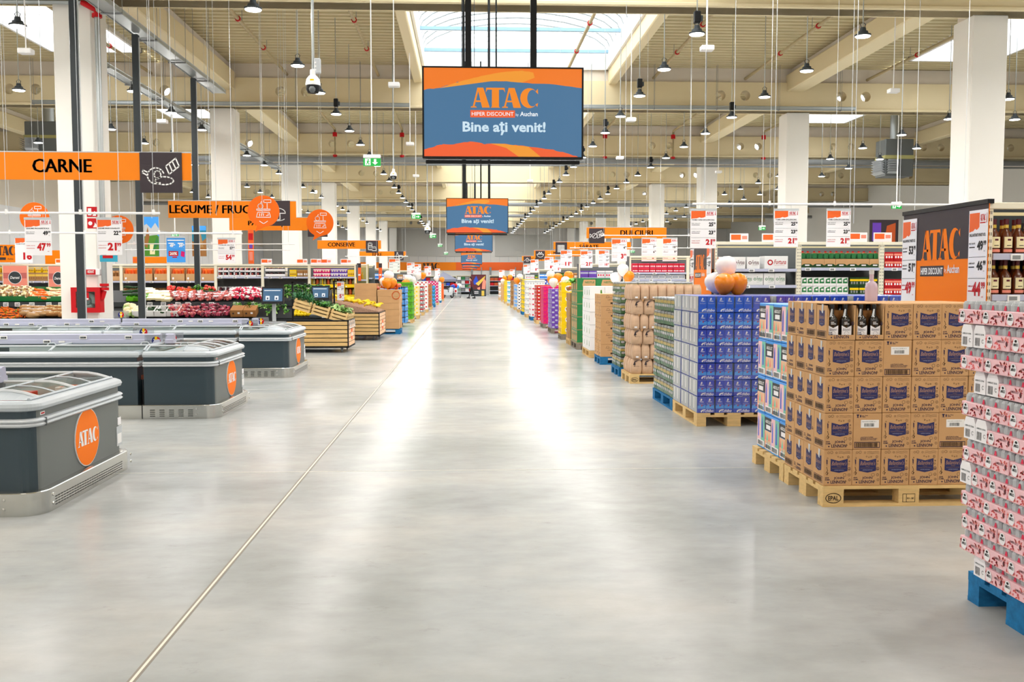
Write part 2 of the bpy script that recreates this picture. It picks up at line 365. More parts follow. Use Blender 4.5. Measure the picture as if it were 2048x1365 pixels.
# services under the deck
g0 = G(); z = 8.36
for n, X in enumerate((-5.97, -2.96, 6.27, 9.4, -10.4, 13.6, 3.25)):
    g = G(); g.tube([(X, -12, z), (X, 43.6, z), (X, 43.6, 7.05)], .05, 'pipe', 8)
    for y in (11, 14, 22.5, 25.5, 28.6, 34.5, 38): g.cyl((X, y, z), (X, y + .07, z), .075, 'red', 8); g.cyl((X, y + .5, z), (X, y + .5, DECK), .008, 'grey', 4)
    g.cyl((X, 43.6, 8.2), (X, 43.6, 8.02), .1, 'red', 8); g.cyl((X, 43.6, 7.2), (X, 43.6, 7.05), .1, 'red', 8)
    tag(g.obj('sprinkler_pipe', smooth=True), 'beige sprinkler pipe with red clamps under the deck, %s across' % nth(n), 'pipe', 'sprinkler pipes under the roof')
g = G(); g.cyl((X0, 43.6, 7.0), (X1, 43.6, 7.0), .13, 'grey', 10); g.cyl((X0, 43.3, 6.75), (X1, 43.3, 6.75), .05, 'grey', 6)
tag(g.obj('sprinkler_main', smooth=True), 'thick grey main pipe crossing the hall below the third girder', 'pipe')
for n, y in enumerate((67.5, 79.5)):
    g = G(); g.cyl((X0, y, 6.9), (X1, y, 6.9), .13, 'grey', 8)
    tag(g.obj('sprinkler_main', smooth=True), 'grey pipe crossing the %s end of the hall under the girders' % ('far' if n else 'middle of the far'), 'pipe')
def tray(p, q, wd, name, label):
    g = G(); p = Vector(p); q = Vector(q); d = (q - p).normalized(); s_ = Vector((-d.y, d.x, 0)) * wd / 2; n = int((q - p).length / .35)
    for sg in (-1, 1):
        a = p + s_ * sg; b = q + s_ * sg; g.add([a, b, b + UZ * .09, a + UZ * .09], [(0, 1, 2, 3)], 'galv'); g.tube([a, b], .012, 'galv', 4); g.tube([a + UZ * .09, b + UZ * .09], .012, 'galv', 4)
    g.add([p - s_ + UZ * .01, q - s_ + UZ * .01, q + s_ + UZ * .01, p + s_ + UZ * .01], [(0, 1, 2, 3)], 'galv')
    for i in range(0, n, 6): c = p + d * (.35 * i); g.tube([c - s_ * 1.25 - UZ * .02, c + s_ * 1.25 - UZ * .02], .02, 'grey', 4); g.cyl(c + s_ * 1.2 - UZ * .02, (c + s_ * 1.2).xy.to_3d() + UZ * DECK, .006, 'grey', 4); g.cyl(c - s_ * 1.2 - UZ * .02, (c - s_ * 1.2).xy.to_3d() + UZ * DECK, .006, 'grey', 4)
    return tag(g.obj(name), label, 'cable tray')
tray((-6.95, -8, 6.78), (-6.95, 27.4, 6.78), .34, 'cable_tray', 'wide galvanised cable tray above the freezers, holding the black posts')
tray((-8.95, 22.0, 6.78), (-8.95, 46, 6.78), .3, 'cable_tray', 'narrower galvanised cable tray running back past the second left pillar')
tray((-14, 31.75, 7.25), (-1.9, 31.75, 7.25), .12, 'cable_tray', 'thin wire cable tray along the second girder, produce side')
tray((2.0, 31.75, 7.25), (13, 31.75, 7.25), .12, 'cable_tray', 'thin wire cable tray along the second girder, pallet side')
for n, (px, D) in enumerate(((158, 17.6), (279, 20.9), (392, 25.3))):
    p = at(px, 400, D); g = G(); g.box(-.065, -.065, 0, .065, .065, 6.76, 'darkgrey', .01); g.box(-.1, -.1, 0, .1, .1, .02, 'darkgrey'); g.box(.065, -.02, 0, .075, .02, 6.7, 'lightgrey')
    tag(g.obj('service_post', loc=(p.x, D, 0)), ('black service post in front of the hydrant pillar', 'black service post just right of the hydrant pillar', 'black service post rising behind the red onions')[n], 'post', 'black posts under the cable tray')
def heater(px0, py0, px1, py1, D, label):
    a = at(px0, py1, D); b = at(px1, py0, D); g = G(); w_ = b.x - a.x; h = b.z - a.z; t = thing('air_handler', label, 'air handler', (a.x, D, a.z))
    g.box(0, 0, h * .0, w_, 1.0, h, mat('duct', '6F7476', .4, .5), .02); g.box(-.02, -.02, h * .46, w_ + .02, 1.02, h * .56, 'khaki'); g.obj('casing', t)
    f = G()
    for i in range(6): z_ = h * (.06 + i * .065); f.face([(-.03, -.05, z_), (-.03, 1, z_), (-.2, 1, z_ + .1), (-.2, -.05, z_ + .1)], 'lightgrey'); f.face([(.05, -.03, z_), (w_ * .4, -.03, z_), (w_ * .4, -.18, z_ + .08), (.05, -.18, z_ + .08)], 'lightgrey')
    f.obj('louvre', t); h_ = G(); h_.cyl((w_ / 2, .5, h), (w_ / 2, .5, DECK - a.z), .2, 'galv', 10); h_.obj('duct', t, smooth=True)
heater(1770, 278, 1828, 352, 40, 'grey louvred air handler hanging right of the second right pillar')
heater(50, 243, 122, 305, 35.5, 'grey louvred air handler hanging left of the hydrant pillar')
# high-bay lamps
LROWS = [(-14.2, 'outer left'), (-10.75, 'left of the pillars'), (-8.05, "beside the left pillars"), (-3.6, 'left of the rooflight'), (4.25, 'right of the rooflight'), (7.38, 'second right of the rooflight'), (13.6, 'beyond the right pillars'), (15.5, 'outer right')]
def lamp(kind):
    t = thing('highbay_lamp', '', 'lamp'); g = G(); g.cyl((0, 0, .16), (0, 0, 2.61), .011, 'galv', 5); g.obj('rod', t)
    g = G(); g.lathe([(.02, .17), (.05, .16), (.06, .1), (.09, .09), (.10, .05), (.15, .03), (.15, .005), (.14, 0)], 'darkgrey', 16); g.tube([(-.03, 0, .15), (-.05, 0, .22), (0, 0, .26), (.05, 0, .22), (.03, 0, .15)], .008, 'darkgrey', 5)
    if kind: g.box(-.06, -.06, .2, .06, .06, .42, 'black', .015); g.box(.05, -.04, .24, .1, .04, .34, 'darkgrey')
    g.obj('housing', t, smooth=True)
    g = G(); g.lathe([(.14, .001), (.13, -.012), (0, -.014)], 'lens', 16); g.obj('lens', t)
    for nm_, ty, sz, en, z in (('lamp_beam', 'AREA', .26, LAMP_W, -.03), ('ceiling_fill', 'POINT', .07, LAMP_W * .32, -.1)):  # the point light is an added fill to brighten ceiling and girders
        l = bpy.data.lights.get(nm_) or bpy.data.lights.new(nm_, ty); l.energy = en; l.color = (1, .972, .935)
        if ty == 'AREA': l.shape = 'DISK'; l.size = sz
        else: l.shadow_soft_size = sz
        o = bpy.data.objects.new(nm_, l); C.objects.link(o); o.parent = t; o.location = (0, 0, z)
    return t
LP = [lamp(0), lamp(1)]; used = [0, 0]
for X, nm in LROWS:
    for k in range(-10, 26):
        y = 17.75 + 2.95 * k
        if X == -3.6 and k == 0: y = 16.5
        if X == -8.05 and any(abs(y - .42 - q) < 2 for q in GIR[1:]): continue
        kd = 1 if (X == 4.25 and k % 2 == 0) or (X == 7.38 and k % 4 == 3) or (X == -3.6 and k % 4 == 3) else 0
        lb = 'high-bay lamp in the row %s, %s from the near end' % (nm, nth(k + 10))
        if not used[kd]: o = LP[kd]; used[kd] = 1; o.location = (X, y, 6.1); o['label'] = lb; o['group'] = 'high-bay lamps'
        else: dup(LP[kd], (X, y, 6.1), 0, lb, 'high-bay lamps')
# white access-point boxes on rods
t0 = None
for n, (px, py, D) in enumerate(((1414, 97, 17), (788, 170, 20), (1262, 240, 24), (1787, 182, 21), (325, 243, 24), (52, 103, 17.2), (1437, 344, 36), (1010 + 50, 362, 38), (835 - 3, 352, 36), (820, 288, 28), (1240, 316, 30))):
    p = at(px, py, D); wd = .23
    if D > 30: wd = .2
    lb = ('white access-point box hanging on a rod, ' + ('above the nearest right lamp', 'left of the big screen', 'right of the big screen', 'left of the big right pillar', 'right of the hydrant pillar', 'at the top left corner', 'by the far right pillars', 'under the third girder', 'left of the second screen', 'beside the exit sign', 'right below the big screen corner')[n])
    if t0 is None:
        t0 = thing('access_point', lb, 'access point', p, 0, 'hanging white boxes'); g = G(); g.box(-wd / 2, -.09, -.045, wd / 2, .09, .045, 'white', .012); g.obj('case', t0)
        g = G(); g.cyl((0, 0, .04), (0, 0, 2.9), .012, 'white', 5); g.obj('rod', t0)
    else: dup(t0, p, 0, lb)
# ---------------------------------------------------------------- chest freezers
BAND = [(.06, .155, 'slate'), (.06, .58, 'silver'), (.035, .583, 'silver'), (.022, .595, 'silver'), (.035, .607, 'silver'), (.045, .609, 'silver'), (.035, .611, 'silver'), (.022, .623, 'silver'), (.035, .635, 'silver'), (.06, .638, 'slate'),
        (.06, .685, 'rimgrey'), (.035, .693, 'rimgrey'), (.026, .715, 'rimgrey'), (.036, .736, 'rimgrey'), (.07, .75, 'rimgrey'), (.13, .753, 'rimgrey')]
def ring(x0, x1, y0, y1, r, ins):
    a, b, c = x1 - ins, y0 + ins, y1 - ins; r = max(r - ins, .004)
    return [(x0, b)] + arc(a - r, b + r, r, r, -90, 0, 8) + arc(a - r, c - r, r, r, 0, 90, 8) + [(x0, c)]
def loft(g, x0, x1, y0, y1, r, prof, endm=None):
    rows = [[(x, y, z) for x, y in ring(x0, x1, y0, y1, r, i)] for i, z, m in prof]; n = len(rows[0])
    for (i, z, m), A, B in zip(prof, rows, rows[1:]):
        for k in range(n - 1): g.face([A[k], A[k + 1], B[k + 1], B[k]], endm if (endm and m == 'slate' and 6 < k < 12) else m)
    return rows
def freezer(name, x0, x1, y0, y1, end, label, rail=None):
    W = y1 - y0; yc = (y0 + y1) / 2; t = thing('chest_freezer', label, 'freezer', (0, 0, 0), 0, 'island chest freezers'); r = .16 if end else .006
    g = G(); loft(g, x0, x1, y0, y1, r, [(0, 0, 'steel'), (0, .15, 'steel'), (.005, .155, 'steel'), (.06, .157, 'steel')])
    for i in range(int((x1 - x0 - .3) / .105)):
        for j in range(4): g.box(x0 + .08 + i * .105, y0 - .0015, .03 + j * .022, x0 + .135 + i * .105, y0, .038 + j * .022, 'black')
    if end:
        for i in range(int((W - .42) / .045)):
            for j in range(4): g.box(x1, y0 + .22 + i * .045, .03 + j * .018, x1 + .0015, y0 + .25 + i * .045, .036 + j * .018, 'black')
        for yy in (y0 + .19, y1 - .06):
            for z in (.05, .11): g.lathe([(.012, 0), (.011, .006), (0, .008)], 'steel', 8, (x1, yy, z), 'x')
        for z in (.05, .11): g.lathe([(.012, 0), (.011, .006), (0, .008)], 'steel', 8, (x1 - .24, y0, z), 'y')
    g.obj('base_plinth', t, smooth=True)
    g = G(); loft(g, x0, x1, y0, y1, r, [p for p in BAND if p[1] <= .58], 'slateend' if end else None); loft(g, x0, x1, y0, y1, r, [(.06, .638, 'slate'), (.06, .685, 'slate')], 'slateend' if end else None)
    if not end: g.box(x1 - .004, y0 + .055, .16, x1 + .002, y0 + .058, .68, 'black')
    g.obj('body', t, smooth=True)
    g = G(); loft(g, x0, x1, y0, y1, r, [p for p in BAND if .58 <= p[1] <= .638])
    if end: g.box(x1 - .075, y0 + .17, .58, x1 - .018, y0 + .174, .636, 'midgrey')
    g.obj('bumper', t, smooth=True)
    g = G(); loft(g, x0, x1, y0, y1, r, [p for p in BAND if p[1] >= .685] + [(.135, .74, 'lightgrey')]); loft(g, x0, x1, y0, y1, r, [(.135, .74, 'lightgrey'), (.14, .42, 'white')])
    g.face([(x0, y0 + .14, .42), (x1 - .14, y0 + .14, .42), (x1 - .14, y1 - .14, .42), (x0, y1 - .14, .42)], 'white')
    g.obj('rim', t, smooth=True)
    # flat glass lids between long bars that bend down to the rim at the end
    zt = .803; xe = x1 - (.40 if end else .0); ys = (y0 + .27, yc, y1 - .17); L = xe - x0; k = max(1, round(L / 1.0)); cv = [(xe, zt), (xe + .11, zt - .004), (xe + .19, zt - .018), (xe + .25, zt - .036), (x1 - .115, .756)]
    edge = (y0 + .125,) + ys + (y1 - .125,); ze = (.755, zt, zt, zt, .755)
    for q in range(k):
        a = x0 + .012 + q * L / k; b = x0 + (q + 1) * L / k - .006; dz = .008 * (q % 2); g = G(); f = G()
        for xx in (a, b): f.tube([(xx, y, z + dz) for y, z in zip(edge, ze)], .010, 'rimgrey', 5)
        for y in ys: f.tube([(a, y, zt + dz), (b, y, zt + dz)], .013, 'silver', 6)
        for i in range(4): g.face([(a, edge[i], ze[i] + dz), (b, edge[i], ze[i] + dz), (b, edge[i + 1], ze[i + 1] + dz), (a, edge[i + 1], ze[i + 1] + dz)], 'glass')
        f.tube([(b - .1, ys[0] + .05, zt + dz), (b - .08, ys[0] + .06, zt + .03 + dz), (b - .03, ys[0] + .08, zt + .03 + dz), (b - .01, ys[0] + .09, zt + dz)], .009, 'rimgrey', 5)
        o = f.obj('lid_frame', t, smooth=True); g.obj('glass', o)
    if end:
        g = G(); f = G()
        for y in ys: f.tube([(x, y, z) for x, z in cv], .015, 'silver', 6)
        for (xa, za), (xb, zb) in zip(cv, cv[1:]):
            for ya, yb in zip(ys, ys[1:]): g.face([(xa, ya, za), (xb, ya, zb), (xb, yb, zb), (xa, yb, za)], 'glass')
            for ym in ((ys[0] + ys[1]) / 2, (ys[1] + ys[2]) / 2): f.tube([(xa, ym, za), (xb, ym, zb)], .007, 'rimgrey', 4)
            for ya, yb in ((edge[0], ys[0]), (edge[4], ys[2])): f.face([(xa, ya, .755), (xb, ya, .755), (xb, yb, zb), (xa, yb, za)], 'rimgrey')
        for ya, yb in ((edge[0], ys[0]), (edge[4], ys[2])): f.face([(xe, ya, .755), (xe - .22, ya, .755), (xe - .02, yb, zt)], 'rimgrey')
        f.tube([(x1 - .115, y0 + .13, .758), (x1 - .115, y1 - .13, .758)], .012, 'rimgrey', 5)
        o = f.obj('end_hood', t, smooth=True); g.obj('glass', o)
        g = G(); ry = .225; cyy = yc + .06
        ov = [(cyy + ry * math.cos(a * PI / 16), .378 + ry * .965 * math.sin(a * PI / 16)) for a in range(32)]
        g.prism(ov, x1 - .06, x1 - .052, 'white', 'x'); g.prism([(cyy + (y - cyy) * .97, .378 + (z - .378) * .97) for y, z in ov], x1 - .06, x1 - .050, 'orange', 'x')
        g.logo((x1 - .0485, cyy - .185, .325), UY, UZ, .37, .112, 'white'); d = g.obj('logo_badge', t); d['label'] = 'round orange badge with white lettering'
        g = G(); g.box(x1 - .06, y1 - .2, .2, x1 - .056, y1 - .08, .36, 'lightgrey'); g.box(x1 - .0565, y1 - .185, .22, x1 - .055, y1 - .1, .3, 'white'); g.box(x1 - .06, y1 - .17, .37, x1 - .056, y1 - .1, .43, 'paper'); g.obj('rating_sticker', t)
        g = G(); g.box(x1 - .07, y0 + .165, .648, x1 - .058, y0 + .235, .672, 'white', .003); g.box(x1 - .0585, y0 + .175, .655, x1 - .057, y0 + .225, .665, 'red'); g.obj('maker_plate', t)
    if rail:
        a, b = rail; g = G(); pr = [(yc - .06, .80), (yc - .055, .845), (yc - .035, .85), (yc - .03, .905), (yc - .012, .915), (yc + .012, .915), (yc + .03, .905), (yc + .035, .85), (yc + .055, .845), (yc + .06, .80)]
        g.prism(pr, a, b, 'lavender', 'x'); g.box(a, yc - .02, .755, b, yc + .02, .8, 'midgrey')
        o = g.obj('price_rail', t); xx = a + .2
        while xx < b - .1:
            g = G()
            z = .852 if R.random() < .55 else .805; y = yc - (.036 if z > .83 else .061)
            g.box(xx, y - .012, z, xx + .085, y, z + .042, 'white', .003); g.box(xx + .012, y - .0135, z + .01, xx + .06, y - .012, z + .032, 'midgrey'); g.box(xx + .062, y - .0135, z + .01, xx + .075, y - .012, z + .032, 'black')
            if R.random() < .5: g.box(xx + .18, y - .006, z + .008, xx + .25, y, z + .03, 'white')
            xx += R.uniform(.32, .62); g.obj('price_label', o)
    return t
F = [(6.28, 8.0), (10.72, 12.28), (15.2, 16.86)]
nm = ('nearest', 'second', 'third')
freezer('f', -4.55, -2.80, 6.28, 8.0, 1, 'dark chest freezer nearest the camera, its round badge largest', (-4.55, -3.42))
for i, (y0, y1) in ((1, F[1]), (2, F[2])):
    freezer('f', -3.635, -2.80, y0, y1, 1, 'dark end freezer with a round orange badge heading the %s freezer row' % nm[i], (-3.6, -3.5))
    xx = -3.64; k = 0
    while xx > (-5.6 if i == 1 else -7.8):
        freezer('f', xx - 2.1, xx - .004, y0, y1, 0, 'long dark freezer without badge, %s back from the end unit of the %s row' % (nth(k), nm[i]), (xx - 2.08, xx - .02)); xx -= 2.104; k += 1
# frozen goods under the lids
def fbox(w_, d, h, c1, c2):
    g = G(); g.box(-w_ / 2, -d / 2, 0, w_ / 2, d / 2, h, c1, .004); g.box(-w_ / 2 + .02, -d / 2 + .02, h, w_ / 2 - .02, d / 2 - .02, h + .001, c2); return g
FB = [fbox(.3, .3, .05, 'red', 'terracotta').obj('frozen_box'), fbox(.28, .28, .05, 'terracotta', 'cream2').obj('frozen_box'), fbox(.26, .18, .07, 'cream2', 'rose').obj('frozen_box'), fbox(.24, .2, .06, 'white', 'orange2').obj('frozen_box')]
FBN = ['red pizza box', 'brown and cream pizza box', 'cream frozen food box', 'white frozen food box']
fu = [0] * 4
def put_frozen(x, y, z, kd, lb):
    o = FB[kd]; rz = R.uniform(-.12, .12)
    if not fu[kd]: fu[kd] = 1; o.location = (x, y, z); o.rotation_euler = (0, 0, rz); tag(o, lb, 'frozen food', 'frozen food in the freezers')
    else: dup(o, (x, y, z), rz, lb)
for i, (y0, y1) in enumerate(F):
    for a in range(3):
        for b in range(4):
            x = -3.12 - a * .36; y = y0 + .32 + b * (y1 - y0 - .64) / 3
            for st in range(1 + (a + b + i) % 2 + (2 if b > 1 else 1)):
                kd = (a * 2 + b + i) % 4
                put_frozen(x, y, .425 + st * .075, kd, '%s in the %s freezer, %s in, %s across, %s up' % (FBN[kd], nm[i], nth(a), nth(b), nth(st)))
def talker(x, y, z, lb, first=[]):
    if first: return dup(first[0], (x, y, z), .15, lb)
    t = thing('shelf_talker', lb, 'shelf sign', (x, y, z), .15, 'round three-colour shelf signs'); g = G(); g.box(-.13, 0, -.06, .13, .003, .07, 'film'); g.obj('clear_holder', t)
    g = G()
    for a, b, c in ((0, .36, 'deepblue'), (.36, .64, 'yellow'), (.64, 1, 'red')):
        p = [(q - .5, r_ - .5) for q, r_ in arc(.5, .5, .5, .5, 0, 345, 23)]; lo, hi = a - .5, b - .5
        up = []; N = 8
        for i in range(N + 1): u = lo + (hi - lo) * i / N; up.append((u, math.sqrt(max(0, .25 - u * u))))
        g.prism([(u * .1, v * .1) for u, v in up] + [(u * .1, -v * .1) for u, v in up[::-1]], -.003, -.001, c)
    g.line([(-.3, .2), (0, -.1), (.3, .2)], (0, -.0035, 0), UX, UZ, .08, .08, .008, 'white')
    g.obj('disc', t); first.append(t); return t
for px, py, D, lb in ((312, 682, 11.45, 'left one on the second freezer row'), (345, 677, 11.9, 'right one on the second freezer row'), (500, 648, 15.95, 'left one on the third freezer row'), (522, 643, 16.3, 'right one on the third freezer row'), (242, 622 + 8, 16.9, 'small one behind the freezers by the pillar foot'), (287, 665, 12.6, 'small one between the freezer rows')):
    p = at(px, py, D); t = talker(p.x, p.y, p.z, 'round blue, yellow and red shelf sign, ' + lb)
# ---------------------------------------------------------------- slatted produce stands
def stand(x0, x1, y0, y1, zt, label):
    t = thing('produce_stand', label, 'produce stand', (x1, y0, 0), 0, 'slatted wooden produce stands'); w_ = x1 - x0; d = y1 - y0; zb = .115
    g = G(); 
    for x in (-.025, -w_): g.box(x, 0, zb, x + .025, .025, zt, 'black'); g.box(x, d - .025, zb, x + .025, d, zt, 'black')
    for z in (zb, zt - .022): g.box(-w_, .001, z, 0, .025, z + .022, 'black'); g.box(-.026, 0, z, -.001, d, z + .022, 'black'); g.box(-w_, d - .025, z, 0, d, z + .022, 'black')
    g.box(-w_, .02, zb - .01, -.0, d, zb + .01, 'matblack'); g.obj('frame', t)
    n = 6; hh = (zt - zb - .044) / n
    g = G(); g.box(-w_ + .03, .02, zb + .02, -.03, .026, zt - .02, 'matblack')
    for i in range(n): z = zb + .022 + i * hh; g.box(-w_ + .026, .004, z + .009, -.027, .02, z + hh - .009, 'wood')
    g.obj('front_panel', t)
    g = G(); g.box(-.027, .03, zb + .02, -.021, d - .03, zt - .02, 'matblack'); m = 3; ww = (d - .05) / m
    for i in range(n):
        z = zb + .022 + i * hh
        for j in range(m): y = .025 + j * ww; g.box(-.02, y + .006, z + .007, -.004, y + ww - .007, z + hh - .007, 'peach')  # peach puts warm reflected sunlight into the colour of the side boards
    g.obj('side_panel', t)
    g = G(); y = .03 + ww * 1.2; g.box(-.003, y, zb + .14, -.001, y + ww * .6, zb + .38, 'orange2'); g.box(-.001, y + .03, zb + .22, 0, y + ww * .55, zb + .3, 'paper'); s_ = g.obj('sticker', t); s_['label'] = 'orange sticker with a white band'
    g = G(); g.box(-w_ + .03, .03, zt - .09, -.03, d - .03, zt - .07, 'matblack'); g.obj('deck_board', t)
    for x in (-.16, -w_ + .16):
        for y in (.14, d - .14):
            g = G(); g.lathe([(.045, -.015), (.05, -.012), (.05, .012), (.045, .015)], 'midgrey', 12, (x, y, .05), 'x'); g.box(x - .03, y - .012, .06, x + .03, y + .012, zb, 'lightgrey', .004); g.obj('caster', t, smooth=True)
    return t
stand(-4.35, -2.55, 20.4, 21.55, .70, 'slatted pale wood produce stand on casters with leafy greens, nearer one')
stand(-4.25, -2.28, 24.6, 26.4, .72, 'slatted pale wood produce stand on casters under the bananas')
for i in range(4):
    g = G(); x = -2.545; y = 20.52 + i * .27; g.tube([(x, y, .69), (x + .012, y + .015, .6), (x + .015, y + .03, .52)], .012, 'white', 5); g.box(x + .0, y - .03, .52, x + .02, y + .08, .535, 'white', .003); g.box(x + .0, y - .02, .6, x + .018, y + .06, .64, 'film')
    tag(g.obj('serving_tongs'), 'white hanging tongs on the near stand, %s from the camera side' % nth(i), 'tongs', 'white tongs on the produce stand')
SL = math.radians(16.5)
def crate():
    t = thing('wooden_crate', '', 'crate'); w_, d, h = .38, .56, .2
    g = G()
    for z in (.0, .075, .15):
        g.box(0, 0, z, w_, .012, z + .05, 'palewood'); g.box(0, d - .012, z, w_, d, z + .05, 'palewood'); g.box(0, 0, z, .012, d, z + .05, 'palewood'); g.box(w_ - .012, 0, z, w_, d, z + .05, 'palewood')
    g.obj('slats', t); g = G()
    for x in (.012, w_ - .05):
        for y in (.012, d - .05): g.box(x, y, -.005, x + .038, y + .038, h + .03, 'palewood')
    g.obj('corner_post', t); g = G(); g.box(.01, .01, .0, w_ - .01, d - .01, .015, 'matblack'); g.obj('bottom_board', t); return t
def leafy(n, ln, wd, col, col2, up=.6):
    g = G()
    for i in range(n):
        a = R.uniform(0, 2 * PI); l = ln * R.uniform(.6, 1.1); e = R.uniform(.2, 1.1) * up; d = Vector((math.cos(a) * math.cos(e), math.sin(a) * math.cos(e), math.sin(e))); s_ = Vector((-math.sin(a), math.cos(a), 0)) * wd; b = Vector((R.uniform(-.03, .03), R.uniform(-.03, .03), 0)); dr = Vector((0, 0, -l * .25))
        P = [b, b + d * l * .4, b + d * l * .8 + dr * .3, b + d * l + dr]
        for (p, q, u, v) in ((P[0], P[1], .3, 1), (P[1], P[2], 1, .9), (P[2], P[3], .9, .15)): g.face([p - s_ * u, p + s_ * u, q + s_ * v, q - s_ * v], col if i % 3 else col2)
    return g
def heap(o, spots, labels, cat, group, rot=True):
    for i, p in enumerate(spots):
        e = (R.uniform(-.5, .5), R.uniform(-.5, .5), R.uniform(0, 6.28)) if rot is True else (rot() if rot else (0, 0, 0)); lb = labels if isinstance(labels, str) else labels(i)
        s_ = R.uniform(.88, 1.12)
        if i == 0: o.location = p; o.rotation_euler = e; tag(o, lb, cat, group); q = o
        else: q = dup(o, p, e, lb, group)
        q.scale = (s_, s_, s_)
ct = crate(); used = 0
for r_ in range(2):
    for i in range(3):
        x = -3.74 + i * .385; z = .70 + .03 + (2 - i) * .385 * math.tan(SL); lb = 'slatted wooden crate of greens, %s from the left, %s row on the near stand' % (nth(i), 'front' if r_ == 0 else 'back')
        if not used: t = ct; t['label'] = lb; t['group'] = 'crates on the produce stand'; used = 1
        else: t = dup(ct, (0, 0, 0), 0, lb, 'crates on the produce stand')
        t.location = (x, 20.42 + r_ * .56, z + .0); t.rotation_euler = (0, SL, 0)
gr = [leafy(16, .17, .018, 'leaf', 'green').obj('leafy_greens'), leafy(14, .15, .03, 'paleleaf', 'leaf').obj('leafy_greens'), leafy(20, .24, .008, 'green', 'darkleaf', 1.1).obj('leafy_greens')]
def crspots(i, n):
    o = []
    for k in range(n):
        u = R.uniform(.04, .34); v = R.uniform(.05, 1.05); o.append((-3.74 + i * .385 + u, 20.42 + v, .70 + .03 + (2 - i) * .385 * math.tan(SL) - u * math.sin(SL) + .2 + R.uniform(0, .05)))
    return o
heap(gr[2], crspots(0, 16), 'bunch of thin green onions in the highest crates', 'greens', 'green onions in the crate', lambda: (R.uniform(-.3, .3), R.uniform(-.3, .3), R.uniform(0, 6)))
heap(gr[0], crspots(1, 16), 'bunch of dark leafy greens in the middle crates', 'greens', 'leafy greens in the crate', lambda: (R.uniform(-.3, .3), R.uniform(-.3, .3), R.uniform(0, 6)))
heap(gr[1], crspots(2, 16) + [(x, y, z) for x, y, z in crspots(2, 5)], 'pale lettuce head in the lowest crates', 'lettuce', 'lettuces in the crate', lambda: (R.uniform(-.3, .3), R.uniform(-.3, .3), R.uniform(0, 6)))
g = G()                                                                    # banana bed with brown paper lining
bz = lambda x: .73 + max(0, (-2.3 - x)) * .2
g.add([(-4.2, 24.63, .70), (-2.31, 24.63, .70), (-2.31, 24.63, .75), (-4.2, 24.63, bz(-4.2) + .04), (-4.2, 26.3, .70), (-2.31, 26.3, .70), (-2.31, 26.3, .75), (-4.2, 26.3, bz(-4.2) + .04)],
      [(0, 1, 2, 3), (5, 4, 7, 6), (3, 2, 6, 7), (0, 3, 7, 4), (1, 5, 6, 2)], mat('liner', 'B08A72', .7, var=.3, sc=(30, 3, 30)))
tag(g.obj('banana_bed'), 'brown lined sloping bed holding the bananas on the farther stand', 'display bed')
g = G()
for k in range(5):
    a = -.5 + k * .25; P = [Vector((math.sin(u * 1.5 - .75) * .1, (k - 2) * .03 * (1 + math.sin(u * PI) * .3), .02 + .055 * math.cos(u * 2.2 - 1.1))) for u in [q / 6 for q in range(7)]]
    for i in range(6): g.cyl(P[i], P[i + 1], (.009, .016, .018, .018, .017, .012)[i], 'banana', 6, (.016, .018, .018, .017, .012, .005)[i])
    g.ell(P[0], (.008, .008, .008), 'carddark', 5)
bo = g.obj('banana_bunch', smooth=True)
heap(bo, [(x, 24.72 + j * .28 + R.uniform(-.05, .05), bz(x) + .06 + R.uniform(0, .05)) for x in [-4.1 + i * .19 for i in range(10)] for j in range(6)], 'yellow banana bunch on the lined sloping bed', 'bananas', 'banana bunches', lambda: (R.uniform(-.4, .4), R.uniform(-.4, .4), R.uniform(-.5, .5)))
# ---------------------------------------------------------------- produce counters behind the freezers
def counter(x0, x1, y, tags, label):
    t = thing('produce_counter', label, 'produce counter', (x0, y, 0)); w_ = x1 - x0; g = G(); g.prism([(0, .05), (.0, .62), (.72, .90), (.72, .94), (.75, 1.02), (1.45, 1.30), (1.5, 1.30), (1.5, .05)], 0, w_, mat('counter', '2A2C2E', .6), 'x'); g.obj('body', t)
    g = G(); g.box(0, .70, .925, w_, .735, 1.035, 'darkgrey'); g.box(0, -.02, .55, w_, .0, .66, 'darkgrey'); g.obj('lip', t)
    for px in tags:
        X = at(px, 607, y + .7).x - x0; g = G(); g.box(X - .06, .685, .93, X + .06, .70, 1.03, 'white', .004); g.box(X - .047, .683, .94, X + .047, .6855, 1.02, 'lightgrey'); g.box(X - .035, .682, .99, X + .02, .6835, .998, 'midgrey'); g.box(X - .035, .682, .96, X + .03, .6835, .975, 'midgrey'); g.box(X + .025, .682, 1.0, X + .04, .6835, 1.015, 'black'); g.obj('price_tag', t)
    return t
CY = 22.2
counter(-12.2, -8.75, CY, (12, 35, 64, 98, 122), 'black two-tier vegetable counter left of the hydrant pillar')
counter(-8.7, -4.65, CY, (300, 327, 356, 376, 423, 472, 507), 'long black two-tier vegetable counter between the pillar and the scale')
counter(-4.6, -3.45, 22.9, (600, 640), 'short black counter of broccoli behind the scales')
zl = lambda y: .64 + (y - CY) * .39; zu = lambda y: 1.03 + (y - CY - .75) * .40
def spots(px0, px1, tier, n, lift=.03, f0=0., f1=1.):
    ya, yb = (CY + .06, CY + .62) if tier == 'l' else (CY + .8, CY + 1.4); o = []
    cols = max(1, int(math.sqrt(n * 1.8))); rows = -(-n // cols)
    for i in range(n):
        v = f0 + (f1 - f0) * ((i // cols) + .5 + R.uniform(-.3, .3)) / rows; y = ya + (yb - ya) * v; X0_, X1_ = at(px0, 610, y).x, at(px1, 610, y).x
        o.append((X0_ + (X1_ - X0_) * ((i % cols) + .5 + R.uniform(-.3, .3)) / cols, y, (zl(y) if tier == 'l' else zu(y)) + lift + R.uniform(0, .035)))
    return o
